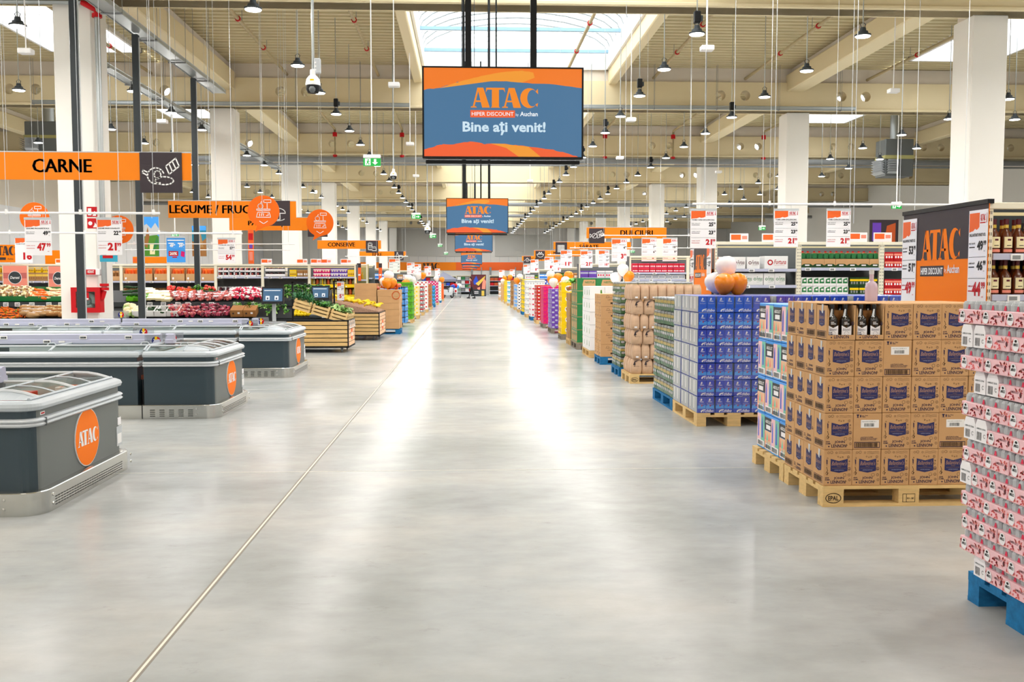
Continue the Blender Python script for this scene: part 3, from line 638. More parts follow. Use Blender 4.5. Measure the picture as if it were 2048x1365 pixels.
def packet(w_, d, h, c, c2):
    g = G(); g.ell((0, 0, 0), (w_ / 2, d / 2, h / 2), c, 10, jit=.25); g.box(-w_ * .22, -d * .25, h * .36, w_ * .2, d * .2, h * .5, c2); return g.obj('packet', smooth=True, ang=1.2)
def trayb(c, w_=.3, d=.24, h=.09, cin='black'):
    g = G()
    for a in ((0, 0, w_, .01), (0, d - .01, w_, d), (0, 0, .01, d), (w_ - .01, 0, w_, d)): g.box(a[0], a[1], 0, a[2], a[3], h, c)
    g.box(0, 0, 0, w_, d, .01, c); return g
g = G(); g.cyl((-.09, 0, 0), (.08, 0, 0), .017, 'carrot', 6, .006); g.ell((-.09, 0, 0), (.012, .016, .016), 'leaf', 5); ca = g.obj('carrot', smooth=True); ca.name = 'carrot'
heap(ca, spots(0, 52, 'l', 64, .02, .0, 1.), 'loose orange carrot in the heap at the counter end', 'carrot', 'carrots in the heap', lambda: (R.uniform(-.3, .3), R.uniform(-.3, .3), R.choice((.9, -.7, .3, 2.4)) + R.uniform(-.5, .5)))
def net(c, c2):
    g = G()
    for i in range(9): g.ell((R.uniform(-.1, .1), R.uniform(-.07, .07), R.uniform(-.02, .05)), (.038, .038, .034), c if i % 3 else c2, 7)
    g.box(-.03, -.07, .06, .03, -.03, .072, 'paper'); return g.obj('net', smooth=True)
def mk(name, o): o.name = name; o.data.name = name; return o
heap(mk('potato_bag', packet(.34, .2, .13, 'tan', 'paper')), spots(48, 100, 'l', 14, .05), 'brown paper bag in the pile right of the carrots', 'bag', 'brown bags on the lower tier', lambda: (0, 0, R.uniform(-.5, .5)))
heap(mk('potato_bag', packet(.3, .2, .12, 'carddark', 'cream2')), spots(98, 153, 'l', 14, .05), 'brown bag with pale label in the pile left of the hydrant', 'bag', 'bags left of the hydrant', lambda: (0, 0, R.uniform(-.5, .5)))
heap(mk('bread_bag', net('cream2', 'tan')), spots(0, 62, 'u', 26, .1), 'clear bag of pale rolls in the green crate', 'bag', 'bags of rolls in the green crate', lambda: (0, 0, R.uniform(-.5, .5)))
g = trayb('green', 2.6, .6, .13); o = g.obj('green_crate'); o.location = (-12.05, CY + .78, 1.05); o.rotation_euler = (0.38, 0, 0); tag(o, 'long dark green crate on the upper tier at the left edge', 'crate')
heap(mk('vegetable_packet', packet(.3, .14, .08, 'carrot', 'paper')), spots(60, 100, 'u', 18, .04), 'packet of orange vegetables with white label, upper tier', 'packet', 'orange vegetable packets', lambda: (0, .1, R.uniform(.3, 1.1)))
heap(mk('vegetable_packet', packet(.3, .14, .08, 'cream2', 'red')), spots(98, 153, 'u', 18, .04), 'cream packet with red label on the upper tier', 'packet', 'cream packets left of the hydrant', lambda: (0, .1, R.uniform(.3, 1.1)))
g = G(); g.ell((0, 0, .05), (.1, .1, .075), 'cream2', 10, jit=.2)
for a in range(6): g.ell((.085 * math.cos(a * 1.05), .085 * math.sin(a * 1.05), .0), (.05, .05, .05), 'paleleaf', 6)
heap(g.obj('cauliflower', smooth=True), spots(253, 276, 'l', 8, .04), 'round pale cauliflower heaped beside the pillar', 'cauliflower', 'cauliflowers by the pillar')
for i in range(3):
    o = trayb('white', .5, .34, .14).obj('vegetable_crate'); p = at(288 + i * 24, 640, CY + .12); o.location = (p.x - .25, CY + .08 + .02 * i, .71); o.rotation_euler = (.37, 0, 0); tag(o, 'white plastic crate of zucchini, %s from the pillar' % nth(i), 'crate', 'white zucchini crates')
g = G(); g.tube([(-.1, 0, 0), (-.06, 0, .006), (0, 0, .01), (.06, 0, .006), (.1, 0, 0)], .022, 'darkleaf', 7); zz = g.obj('zucchini', smooth=True)
heap(zz, spots(285, 340, 'l', 16, .1), 'dark green zucchini in a white crate', 'zucchini', 'zucchini in the white crates', lambda: (0, 0, R.uniform(0, 3)))
heap(dup(zz, (0, 0, 0)), spots(253, 282, 'u', 14, .1), 'dark cucumber in the lime crates by the pillar', 'cucumber', 'cucumbers by the pillar', lambda: (0, 0, R.uniform(-.4, .4)))
for i in range(2): o = trayb('lime', .29, .3, .1).obj('lime_crate'); o.location = (at(253 + 14 * i, 600, CY + .8).x, CY + .78, 1.05); o.rotation_euler = (.3, 0, 0); tag(o, 'bright green crate of cucumbers, %s from the pillar' % nth(i), 'crate', 'lime crates by the pillar')
heap(mk('mushroom_tray', fbox(.2, .15, .06, 'cream2', 'white').obj('t')), spots(292, 345, 'u', 20, .0), 'tray of pale mushrooms in the cardboard flats', 'tray', 'mushroom trays', lambda: (.35, 0, R.uniform(-.1, .1)))
heap(mk('onion_net', net('onion', 'meat')), spots(340, 400, 'l', 22, .05), 'net of red onions on the lower tier, left pile', 'net', 'red onion nets, left pile', lambda: (0, 0, R.uniform(0, 6)))
heap(mk('onion_net', net('onion', 'wine')), spots(402, 460, 'l', 18, .05), 'net of darker red onions on the lower tier, right pile', 'net', 'red onion nets, right pile', lambda: (0, 0, R.uniform(0, 6)))
heap(mk('radish_pack', net('meat', 'pink')), spots(345, 465, 'u', 44, .04, 0, .6), 'clear pack of pink radishes on the upper tier', 'packet', 'radish packs', lambda: (.3, 0, R.uniform(-.6, .6)))
heap(mk('pepper_pack', net('rose', 'white')), spots(465, 525, 'u', 24, .05), 'white and red vegetable pack left of the scale', 'packet', 'red packs left of the scale', lambda: (.3, 0, R.uniform(0, 6)))
g = G(); g.ell((0, 0, 0), (.045, .045, .038), 'tomato', 9); g.ell((0, 0, .036), (.014, .014, .006), 'leaf', 5); to = g.obj('tomato', smooth=True)
heap(to, spots(335, 382, 'u', 16, .07, .75, 1.1) + spots(408, 432, 'u', 8, .07, .75, 1.1), 'red tomato at the back of the upper tier', 'tomato', 'tomatoes on the upper tier')
heap(dup(ca, (0, 0, 0)), spots(364, 388, 'u', 16, .06, .6, 1.), 'carrot in the bunch on the upper tier', 'carrot', 'carrots on the upper tier', lambda: (0, 0, R.uniform(-.3, .3)))
heap(leafy(22, .14, .012, 'leaf', 'lime').obj('parsley_bunch'), spots(386, 424, 'u', 8, .06, .6, 1.), 'bright green parsley bunch on the upper tier', 'herbs', 'parsley bunches')
heap(leafy(22, .14, .012, 'leaf', 'paleleaf').obj('salad_bunch'), spots(470, 560, 'l', 14, .14, .3, 1.), 'green salad bunch behind the brown boxes', 'salad', 'salad bunches by the scale')
for i in range(2):
    p = at(462 + 26 * i, 640, CY + .1); g = G(); g.box(0, 0, 0, .29, .3, .17, 'carddark', .004); g.box(.17, -.002, .08, .22, 0, .12, 'paper'); g.dec([rect(.05, .07, .09, .11)], (0, -.002, 0), UX, UZ, 1, 1, 'brownink'); o = g.obj('vegetable_box'); o.location = (p.x, CY + .06, .70); o.rotation_euler = (.37, 0, 0); tag(o, 'brown printed box of greens left of the scale, %s of two' % nth(i), 'box', 'brown boxes of greens')
g = G()
for i in range(12): g.ell((R.uniform(-.06, .06), R.uniform(-.06, .06), .05 + R.uniform(-.02, .03)), (.032, .032, .028), 'darkleaf' if i % 2 else 'leaf', 6)
g.cyl((0, 0, -.04), (0, 0, .04), .02, 'paleleaf', 6); br = g.obj('broccoli', smooth=True)
heap(br, [(-4.55 + .1 * i, 23.68 + .2 * j + R.uniform(-.03, .03), 1.15 + .1 * j) for i in range(11) for j in range(3)], 'dark green broccoli head heaped behind the scales', 'broccoli', 'broccoli heads')
heap(dup(br, (0, 0, 0)), spots(530, 575, 'l', 6, .05), 'broccoli head right of the nearer scale', 'broccoli', 'broccoli by the scale')
g = G(); g.ell((0, 0, 0), (.045, .055, .045), 'banana', 8); heap(g.obj('yellow_pepper', smooth=True), [(-4.15 + .08 * i, 23.0 + .12 * j, .72 + .05 * j + R.uniform(0, .03)) for i in range(8) for j in range(3)], 'yellow pepper on the lower tier behind the scales', 'pepper', 'yellow peppers')
def scale(px, D, py0, py1, lb):
    p = at(px, py1, D); t = thing('customer_scale', lb, 'scale', (p.x, D, 0), 0, 'touch-screen scales'); zt = at(px, py0, D).z; zb = zt - .33; g = G()
    g.box(-.28, -.2, 0, .28, .25, .66, 'darkgrey', .02); g.obj('cabinet', t); g = G(); g.box(-.24, -.2, .66, .24, .2, .74, 'darkgrey', .02); g.box(-.22, -.18, .74, .22, .18, .75, 'midgrey', .004); g.box(.06, -.203, .67, .2, -.2, .73, 'lightgrey'); g.obj('scale_base', t)
    g = G(); g.box(-.035, .1, .74, .035, .13, zb + .05, 'lightgrey', .005); g.obj('post', t)
    g = G(); g.prism([(-.02, zb), (.05, zb), (.09, zt - .02), (.07, zt), (.045, zt)], -.21, .21, 'black', 'x'); s_ = g.obj('display', t); g = G(); n = Vector((0, .065, .33)).normalized()
    o = Vector((-.185, -.022 + .01, zb + .05)); g.dec([rect(0, 0, 1, 1)], o, UX, n, .37, .25, mat('scr', '4A7DA6', .3, em=.5)); g.dec([rect(.06, .82, .9, .88), rect(.14, .1, .34, .42), rect(.6, .1, .8, .42)], o - UY * .003, UX, n, .37, .25, 's_white'); g.dec([rect(.2, .15, .28, .3), rect(.66, .15, .74, .3)], o - UY * .005, UX, n, .37, .25, 's_dark'); g.obj('screen', s_)
scale(546, 18.6, 574, 640, 'touch-screen scale on a post right of the onion counter, nearer one')
scale(641, 22.6, 572, 620, 'touch-screen scale on a post behind the leafy greens')
def gallows(px, D, pyt, w_, lb):
    p = at(px, pyt, D); g = G(); g.box(-.02, -.02, 0, .02, .02, p.z, 'black'); g.box(-.02, -.02, p.z - .03, w_, .02, p.z, 'black'); g.box(-.1, -.1, 0, .1, .1, .02, 'black'); tag(g.obj('sign_stand', loc=(p.x, D, 0)), lb, 'stand')
gallows(585, 21.75, 564, .32, 'black price sign stand behind the leafy greens'); gallows(668, 24.3, 562, .3, 'black price sign stand behind the bananas')
# pillar with the hydrant
hy = 20.4
def q(px, py): return at(px, py, hy)
a = q(152, 625); b = q(208, 575); t = thing('hydrant_cabinet', 'red fire hose cabinet with glass door on the left pillar', 'hydrant cabinet', (a.x, hy, a.z)); w_ = b.x - a.x; h = b.z - a.z
g = G(); g.box(0, -.24, 0, .1, -.002, h, 'red'); g.box(w_ - .1, -.24, 0, w_, -.002, h, 'red'); g.box(.1, -.24, 0, w_ - .1, -.002, .1, 'red'); g.box(.1, -.24, h - .09, w_ - .1, -.002, h, 'red'); g.box(.1, -.01, .1, w_ - .1, -.002, h - .09, 'wine'); g.obj('case', t)
g = G(); g.box(.1, -.238, .1, w_ - .1, -.232, h - .09, 'glass'); g.obj('door_glass', t)
g = G(); g.tube([(w_ / 2 + .13 * math.cos(i * PI / 8), -.12, .24 + .13 * math.sin(i * PI / 8)) for i in range(16)], .05, 'white', 8, closed=True); g.cyl((w_ / 2, -.16, .24), (w_ / 2, -.08, .24), .07, 'silver'); g.obj('hose', t, smooth=True)
g = G(); g.box(.2, -.242, .26, .37, -.239, .42, 'red'); g.box(.21, -.244, .27, .36, -.241, .3, 'white'); g.box(.22, -.244, .33, .28, -.241, .4, 'white'); g.obj('sticker', t)
g = G(); zc = q(214, 578).z; xc = q(213, 570).x; g.cyl((xc, hy - .12, zc + .02), (xc, hy - .12, 7.45), .055, 'galv', 10); 
zt = q(199, 45).z
o = tag(g.obj('hydrant_pipe', smooth=True), 'vertical galvanised hydrant pipe on the left pillar', 'pipe'); g = G()
for z in (zc, zc + .08): g.cyl((xc, hy - .12, z - .03), (xc, hy - .12, z + .03), .09, 'red', 10)
g.tube([(xc, hy - .12, zc - .04), (xc - .03, hy - .14, zc - .16), (a.x + w_, hy - .14, zc - .22)], .05, 'red', 8)
zt = 7.0; g.cyl((xc, hy - .12, zt - .06), (xc, hy - .12, zt + .02), .1, 'red', 10); g.tube([(xc, hy - .12, zt), (xc - .02, hy - .12, zt + .1), (xc - .3, hy - .12, zt + .25)], .06, 'red', 8); g.obj('red_elbow', o, smooth=True)
g = G(); g.cyl((xc - .3, hy - .12, zt + .25), (-14, hy - .12, zt + .25), .055, 'galv', 8); g.obj('branch', o, smooth=True)
a = q(170, 551); b = q(204, 538); t = thing('hydrant_light', 'white lit box reading HIDRANT on the left pillar', 'sign', (a.x, hy, a.z)); w_ = b.x - a.x; g = G(); g.box(0, -.09, 0, w_, -.002, b.z - a.z, 'white', .015); g.obj('case', t)
g = G(); g.box(.06, -.0915, .015, w_ - .1, -.09, b.z - a.z - .015, 'red'); g.text('HIDRANT', (.09, -.093, .045), UX, UZ, w_ - .22, .06, 'white', .02); g.obj('lettering', t)
def wsign(px0, py0, px1, py1, D, polys, base, ink, lb, sub='pictogram'):
    a = at(px0, py1, D); b = at(px1, py0, D); w_ = b.x - a.x; h = b.z - a.z; g = G(); g.box(0, -.008, 0, w_, -.002, h, base); o = tag(g.obj('wall_sign', loc=(a.x, D, a.z)), lb, 'sign'); g = G(); g.dec(polys, (0, -.0095, 0), UX, UZ, w_, h, ink); g.obj(sub, o); return o
FL = [[(.55, .1), (.9, .1), (.9, .35), (.75, .6), (.7, .35)], rect(.12, .15, .45, .85)]
wsign(174, 414, 194, 434, hy, FL, 'red', 'white', 'upper red fire equipment sign on the left pillar')
wsign(175, 437, 195, 457, hy, FL[:1] + [arc(.3, .5, .2, .2, 0, 345, 16)], 'red', 'white', 'lower red fire equipment sign on the left pillar')
g = G(); p = q(230, 591); g.box(0, -.006, 0, .015, 0, .01, 'white')
def sidesign(yc, w_, z0, z1, base, ink, polys, lb):
    g = G(); X = -8.55 + .78; g.box(X + .001, yc, z0, X + .008, yc + w_, z1, base); o = tag(g.obj('wall_sign'), lb, 'sign'); g = G(); g.dec(polys, (X + .0095, yc, z0), UY, UZ, w_, z1 - z0, ink); g.obj('print', o)
sidesign(20.55, .3, 1.25, 1.68, 'paper', 'midgrey', [rect(.1, .86, .9, .92), rect(.2, .2, .25, .8), rect(.75, .2, .8, .8), rect(.2, .2, .8, .23), rect(.2, .77, .8, .8), rect(.4, .35, .45, .7), rect(.5, .35, .7, .38), rect(.1, .06, .9, .1)], 'framed white evacuation plan on the side of the left pillar')
sidesign(20.6, .16, 2.75, 3.2, 'red', 'white', [rect(.2, .55, .8, .9), rect(.2, .1, .8, .4)], 'red fire sign on the aisle side of the left pillar')
sidesign(20.7, .1, 1.78, 2.1, 'paper', 'red', [rect(.1, .0, .9, .08), rect(.1, .92, .9, 1)], 'narrow white notice with red edges on the pillar side')
# ---------------------------------------------------------------- pallets and their loads
def pallet(x, y, along, m, label, simple=False, epal=False):
    # along 'x': long side faces the camera; 'y': short side faces it
    t = thing('pallet', label, 'pallet', (x, y, 0), 0, 'pallets along the aisle'); L, W = 1.2, .8
    B = (lambda g, a, b, c, d, e, f: g.box(a, b, c, d, e, f, m)) if along == 'x' else (lambda g, a, b, c, d, e, f: g.box(b, a, c, e, d, f, m))
    g = G()
    for yy, w_ in ((0, .145), (.19, .1), (.3275, .145), (.51, .1), (.655, .145)): B(g, 0, yy, .122, L, yy + w_, .144)
    for xx in (0, .5275, 1.055): B(g, xx, 0, .1, xx + .145, W, .122)
    g.obj('deck', t); g = G()
    for yy, w_ in ((0, .1), (.3275, .145), (.7, .1)): B(g, 0, yy, 0, L, yy + w_, .022)
    if simple:
        for xx in (0, .5275, 1.055):
            for yy, w_ in ((0, .1), (.3275, .145), (.7, .1)): B(g, xx, yy, .022, xx + .145, yy + w_, .1)
        g.obj('feet', t); return t
    g.obj('runners', t); bm = 'chip' if m in ('wood', 'palewood') else m
    for i, xx in enumerate((0, .5275, 1.055)):
        for j, (yy, w_) in enumerate(((0, .1), (.3275, .145), (.7, .1))):
            g = G(); mm = m; 
            if along == 'x': g.box(xx + .001, yy + .001, .022, xx + .144, yy + w_ - .001, .1, bm)
            else: g.box(yy + .001, xx + .001, .022, yy + w_ - .001, xx + .144, .1, bm)
            if epal and j == 0 and along == 'x':
                if i != 1:
                    o = (xx + .02, -.0005, .028); e = arc(.5, .5, .5, .5, 0, 345, 23); g.line(e + e[:1], o, UX, UZ, .105, .066, .005, 'brownink'); g.text('EPAL', (xx + .036, -.001, .045), UX, UZ, .073, .032, 'brownink', .02)
                else:
                    o = (xx + .03, -.0005, .03); g.line([(0, 0), (1, 0), (1, 1), (0, 1), (0, 0)], o, UX, UZ, .085, .055, .003, 'brownink'); g.line([(.3, 0), (.3, 1)], o, UX, UZ, .085, .055, .003, 'brownink'); g.text('RO - 168', (xx + .06, -.001, .05), UX, UZ, .045, .012, 'brownink', .02)
            g.obj('block', t)
    return t
def re_name(lb): return (lb.split(' carton')[0].replace('plain ', '').replace('tall ', '').replace(' and', '').replace('bright ', '').replace('deep ', '').split(' with ')[0].replace(' ', '_') + '_carton')
class K:
    def __init__(s, o): s.o = o; s.used = False
    def put(s, loc, rz, label, cat, group):
        if not s.used: s.used = True; s.o.location = loc; s.o.rotation_euler = (0, 0, rz); tag(s.o, label, cat, group); return s.o
        return dup(s.o, loc, rz, label, group)
def carton(name, w_, d, h, base, front=None, side=None, top=None, c=.003):
    g = G(); g.box(0, 0, 0, w_, d, h, base, c); e = .0012
    if front: front(g, Vector((0, -e, 0)), UX, UZ, w_, h)
    if side: side(g, Vector((-e, d, 0)), NY, UZ, d, h); side(g, Vector((w_ + e, 0, 0)), UY, UZ, d, h)
    if top: top(g, Vector((0, 0, h + e)), UX, UY, w_, d)
    return K(g.obj(name))
LAY = lambda iz, nz: 'bottom' if iz == 0 else 'top' if iz == nz - 1 else nth(iz)
def stack(P, lb, cat, grp, x0, y0, z0, dim, num, side='L', jit=.003, pick=None, keep=None):
    dx, dy, dz = dim; nx, ny, nz = num
    for iz in range(nz):
        for iy in range(ny):
            for ix in range(nx):
                fr, sd, tp = iy == 0, ix == 0, iz == nz - 1
                if not (fr or sd or tp): continue
                if keep and not keep(ix, iy, iz): continue
                k = pick(ix, iy, iz) if pick else P
                if k is None: continue
                x = x0 + ix * dx if side == 'L' else x0 - (ix + 1) * dx
                if fr: s = '%s from aisle, front of %s layer' % (nth(ix), LAY(iz, nz))
                elif sd: s = '%s back, aisle side of %s layer' % (nth(iy), LAY(iz, nz))
                else: s = '%s from aisle, %s row back on top' % (nth(ix), nth(iy))
                k.put((x + R.uniform(-jit, jit), y0 + iy * dy + R.uniform(-jit, jit), z0 + iz * dz), R.uniform(-jit, jit) * 1.5, lb + ', ' + s, cat, grp)
PT = .145
# 1 pink can packs on the near blue pallet
pallet(2.42, 3.62, 'x', M('bluewood'), 'worn blue pallet under the pink can packs, nearest on the right')
def flowers(g, o, u, v, w_, h):
    R2 = random.Random(3); 
    for i in range(int(w_ / .010)):
        cx, cz = R2.uniform(.0, 1) * w_, R2.uniform(.12, .9) * h; r = R2.uniform(.008, .017)
        for k in range(4):
            a = R2.uniform(0, 6.28); p = [(cx + r * .3 * math.cos(a + 1.57), cz + r * .3 * math.sin(a + 1.57)), (cx + r * math.cos(a), cz + r * math.sin(a)), (cx - r * .3 * math.cos(a + 1.57), cz - r * .3 * math.sin(a + 1.57)), (cx - r * .3 * math.cos(a), cz - r * .3 * math.sin(a))]
            p = [(min(max(q_[0], .001), w_ - .001), min(max(q_[1], .001), h - .001)) for q_ in p]; g.dec([p], o, u, v, 1, 1, 'rose' if k % 3 else 'coral')
def sleeve(g, o, u, v, w_, h):
    flowers(g, o, u, v, w_, h); n = u.cross(v).normalized() * .0006
    for cx, s in ((.14, 1.), ):
        g.dec([arc(cx * w_ + .012, h * .5, .024, h * .42, 0, 345, 18)], o + n, u, v, 1, 1, 'paper'); g.text('LAMBRUSCO', o + n * 2 + u * (cx * w_ - .006) + v * (h * .42), u, v, .036, .013, 'black', .03); g.dec([arc(cx * w_ + .012, h * .75, .009, .006, 0, 345, 10)], o + n * 2, u, v, 1, 1, 'black')
    g.text('LAMBRUSCO', o + n + u * (w_ * .5) + v * (h * .55), u, v, w_ * .32, .011, 'wine', .01); g.dec([arc(w_ * .9, h * .5, .008, .012, 0, 345, 10)], o + n, u, v, 1, 1, 'wine')
def canpack(ln):
    g = G(); d = .13; hs = .066; g.box(0, 0, 0, d, ln, hs, 'pink', .003); n = round(ln / .048)
    sleeve(g, Vector((-.001, ln, 0)), NY, UZ, ln, hs)
    for a in range(n):
        for b in range(2):
            cx, cy_ = d * (.27 + .46 * b), ln * (a + .5) / n; g.lathe([(.023, hs), (.023, .092), (.018, .1), (.0175, .104), (.0, .1035)], 'can', 10, (cx, cy_, 0))
            if a % 2 == 0: g.face([(cx - .0236, cy_ + .012, hs + .002), (cx - .0236, cy_ - .010, hs + .002), (cx - .0236, cy_ - .006, hs + .022), (cx - .0236, cy_ + .004, hs + .024)], 'rose')
    return K(g.obj('can_pack', smooth=True, ang=.5))
def endpack():
    g = G(); w_ = .098; g.prism([(0, 0), (w_, 0), (w_, .075), (w_ * .85, .104), (w_ * .15, .104), (0, .075)], 0, .13, 'paper', 'x')
    o = Vector((-.001, w_, 0))
    for i in range(16):
        if i not in (3, 8, 12): g.dec([rect(.14 + i * .026, .12, .14 + i * .026 + (.017 if i % 3 else .009), .62)], o, NY, UZ, w_, .075, 'black')
    e = arc(.8, .42, .08, .11, 40, 320, 12); g.line(e, o, NY, UZ, w_, .075, .002, 'black'); g.text('LAMBRUSCO 200 ML', o + UZ * .058 + NY * .01, NY, UZ, w_ * .8, .008, 'midgrey', .02); g.text('6x200 ML', o + UZ * .08 + NY * .03 + UX * .008, NY, UZ, .03, .006, 'midgrey', .02)
    return K(g.obj('can_pack'))
kp, ks, ke = canpack(.196), canpack(.148), endpack()
PL = ['EEP', 'PPPPP', 'SSPPP', 'PPPPP', 'ESSPP', 'PPPPP', 'EEPPP', 'PPPPP', 'EEPPP', 'PPPPP', 'EEPPP', 'PPPPP']
PL[0] = 'ESPPP'
offs = [.07, .0, .02, .0, .0, .015, .03, .01, .07, .0, .015, -.01]
for iz in range(12):
    yy = 4.42 - offs[iz]; n = 0
    for ch in PL[iz]:
        k, ln = {'P': (kp, .196), 'S': (ks, .148), 'E': (ke, .098)}[ch]; yy -= ln + .003
        k.put((2.375 - .035 * iz / 11 + R.uniform(-.004, .004) + (.03 if offs[iz] > .05 else 0), yy, PT + .004 + iz * .109), R.uniform(-.01, .01), ('white ended' if ch == 'E' else 'pink flowered') + ' can pack, %s from the far corner, %s layer' % (nth(n), LAY(iz, 12)), 'can pack', 'pink can packs'); n += 1
for i in range(2):
    for j in range(5): kp.put((2.35 + .135 * (i + 1), 4.22 - j * .2, PT + .004 + 11 * .109), 0, 'pink flowered can pack on top, %s row from the aisle, %s from the far end' % (nth(i + 1), nth(j)), 'can pack', 'pink can packs')
for iz in range(12):
    for i in range(8): kp.put((2.52 + i * .135, 3.625, PT + .004 + iz * .109), 0, 'pink can pack on the near end, %s column, %s layer' % (nth(i + 1), LAY(iz, 12)), 'can pack', 'pink can packs')
g = G(); g.box(2.53, 3.84, PT, 3.6, 4.40, PT + 11 * .109 - .002, 'cardboard'); tag(g.obj('filler_carton'), 'plain brown carton block inside the pink can stack', 'carton')
# 2 kraft whisky cartons
def doodle(g, o, u, v, w_, h):
    R2 = random.Random(5)
    for cx, cz, r in ((.16, .92, .035), (.27, .93, .045), (.44, .92, .03), (.5, .81, .022), (.58, .79, .018), (.66, .80, .022), (.86, .8, .04), (.9, .68, .02), (.88, .6, .03), (.13, .77, .02), (.74, .3, .055), (.9, .3, .045), (.92, .16, .04), (.78, .12, .03), (.1, .35, .035)):
        e = arc(cx * w_, cz * h, r * w_, r * w_, 0, 330, 9); g.line(e + e[:1], o, u, v, 1, 1, .0016, 'brownink')
        if R2.random() < .5: g.line([(cx * w_, (cz - .02) * h), (cx * w_, (cz + .02) * h)], o, u, v, 1, 1, .0014, 'brownink')
    for y_ in (.9, .94): g.line([(.52 * w_, y_ * h), (.6 * w_, (y_ + .015) * h), (.7 * w_, (y_ - .01) * h), (.82 * w_, (y_ + .01) * h), (.92 * w_, y_ * h)], o, u, v, 1, 1, .0015, 'brownink')
    g.dec([[(.1, .6), (.13, .6), (.13, .72), (.09, .74)], rect(.1, .57, .12, .585)], o, u, v, w_, h, 'ink'); g.line([(.1, .52), (.14, .42), (.1, .38), (.16, .36), (.12, .3)], o, u, v, w_, h, .003, 'brownink')
def shield(g, o, u, v, w_, h, a, b, z0, z1):
    m = (a + b) / 2; g.dec([[(a, z0 + .05), (m, z0), (b, z0 + .05), (b, z1), (m, z1 - .06), (a, z1)]], o, u, v, w_, h, 'navy'); n = u.cross(v).normalized() * .0007
    g.text("Ballantine's", o + n + u * (w_ * (a + .06 * (b - a))) + v * (h * (z0 + .21)), u, v, w_ * (b - a) * .88, h * .115, mat('copper', 'B98F78', .5), 0, .35)
    g.text('FINEST', o + n + u * (w_ * (m - .12 * (b - a))) + v * (h * (z0 + .165)), u, v, w_ * (b - a) * .25, h * .018, 'tan'); g.text('BLENDED SCOTCH WHISKY', o + n + u * (w_ * (a + .1 * (b - a))) + v * (h * (z0 + .12)), u, v, w_ * (b - a) * .8, h * .018, 'tan'); g.text('LIMITED EDITION', o + n + u * (w_ * (a + .22 * (b - a))) + v * (h * (z0 + .065)), u, v, w_ * (b - a) * .56, h * .02, 'lavender')
def lennon(g, o, u, v, w_, h, s=1., both=True):
    if both: g.text('JOHN', o + u * (w_ * .36 * s) + v * (h * .165), u, v, w_ * .36, h * .085, 'ink', .015)
    g.text('LENNON', o + u * (w_ * .25 * s) + v * (h * .06), u, v, w_ * .52, h * .09, 'ink', .015)
    g.text('GIVE\nSOME', o + u * (w_ * .05) + v * (h * .15), u, v, w_ * .17, h * .09, 'ink', .02); e = arc(.16, .09, .025, .02, 0, 330, 9); g.dec([e], o, u, v, w_, h, 'ink')
    e = arc(.9, .47, .05, .042, 0, 345, 16); g.line(e + e[:1], o, u, v, w_, h, .0022, 'ink'); g.line([(.9, .51), (.9, .43)], o, u, v, w_, h, .002, 'ink'); g.line([(.865, .44), (.9, .47), (.935, .44)], o, u, v, w_, h, .002, 'ink'); g.line([(.02, .025), (.5, .025)], o, u, v, w_, h, .001, 'carddark')
def bfront(g, o, u, v, w_, h): doodle(g, o, u, v, w_, h); shield(g, o, u, v, w_, h, .24, .84, .36, .75); lennon(g, o, u, v, w_, h)
def bars(g, o, u, v, x, z, w_, h, n, m='black'):
    R2 = random.Random(n)
    for i in range(n): q = R2.uniform(.3, .8); g.dec([rect(x + w_ * i / n, z, x + w_ * (i + q) / n, z + h)], o, u, v, 1, 1, m)
def bback(g, o, u, v, w_, h):
    g.dec([rect(.26, .6, .9, .82)], o, u, v, w_, h, 'white'); n = u.cross(v).normalized() * .0007; bars(g, o + n, u, v, .38 * w_, .635 * h, .36 * w_, .09 * h, 18, 'midgrey'); g.text('9 24 10 01 0 01002 41 2', o + n + u * (w_ * .3) + v * (h * .76), u, v, w_ * .5, h * .022, 'midgrey', .02)
    g.line([(.06, .05), (.94, .05), (.94, .2), (.06, .2), (.06, .05)], o, u, v, w_, h, .004, 'ink'); bars(g, o, u, v, .1 * w_, .065 * h, .78 * w_, .12 * h, 40, 'brownink')
    g.text('6 BOTTLES 0.7 LITRES\nBLENDED SCOTCH WHISKY\nPRODUCE OF SCOTLAND', o + u * (w_ * .26) + v * (h * .25), u, v, w_ * .6, h * .1, 'ink', .02); g.dec([[(.1, .97), (.2, .97), (.17, .92), (.16, .9), (.2, .88), (.1, .88), (.14, .9), (.13, .92)], rect(.23, .89, .27, .96)], o, u, v, w_, h, 'ink'); g.text('6x 70cl\n40%', o + u * (w_ * .3) + v * (h * .89), u, v, w_ * .2, h * .065, 'ink', .02)
def bside(g, o, u, v, w_, h): shield(g, o, u, v, w_, h, .26, .78, .36, .82); g.line([(.1, .07), (.9, .07), (.9, .24), (.1, .24), (.1, .07)], o, u, v, w_, h, .003, 'ink'); bars(g, o, u, v, .14 * w_, .09 * h, .7 * w_, .13 * h, 24, 'brownink'); g.dec([[(.5, .75), (.62, .72), (.66, .97), (.5, .98)]], o + u.cross(v).normalized() * .001, u, v, w_, h, 'silver')
def bside2(g, o, u, v, w_, h): shield(g, o, u, v, w_, h, .26, .78, .36, .82); lennon(g, o, u, v, w_, h); g.dec([[(.5, .75), (.62, .72), (.66, .97), (.5, .98)]], o + u.cross(v).normalized() * .001, u, v, w_, h, 'silver')
pallet(2.42, 6.31, 'x', M('palewood'), 'pale wooden pallet under the kraft whisky cartons', epal=True)
kb = carton('whisky_carton', .197, .197, .248, 'cardboard', bfront, bside); kb2 = carton('whisky_carton', .197, .197, .248, 'cardboard', bfront, bside2); kk = carton('whisky_carton', .197, .197, .248, 'cardboard', bback, bside)
g = G(); a = .197                                                         # opened carton, front cut away over the bottles
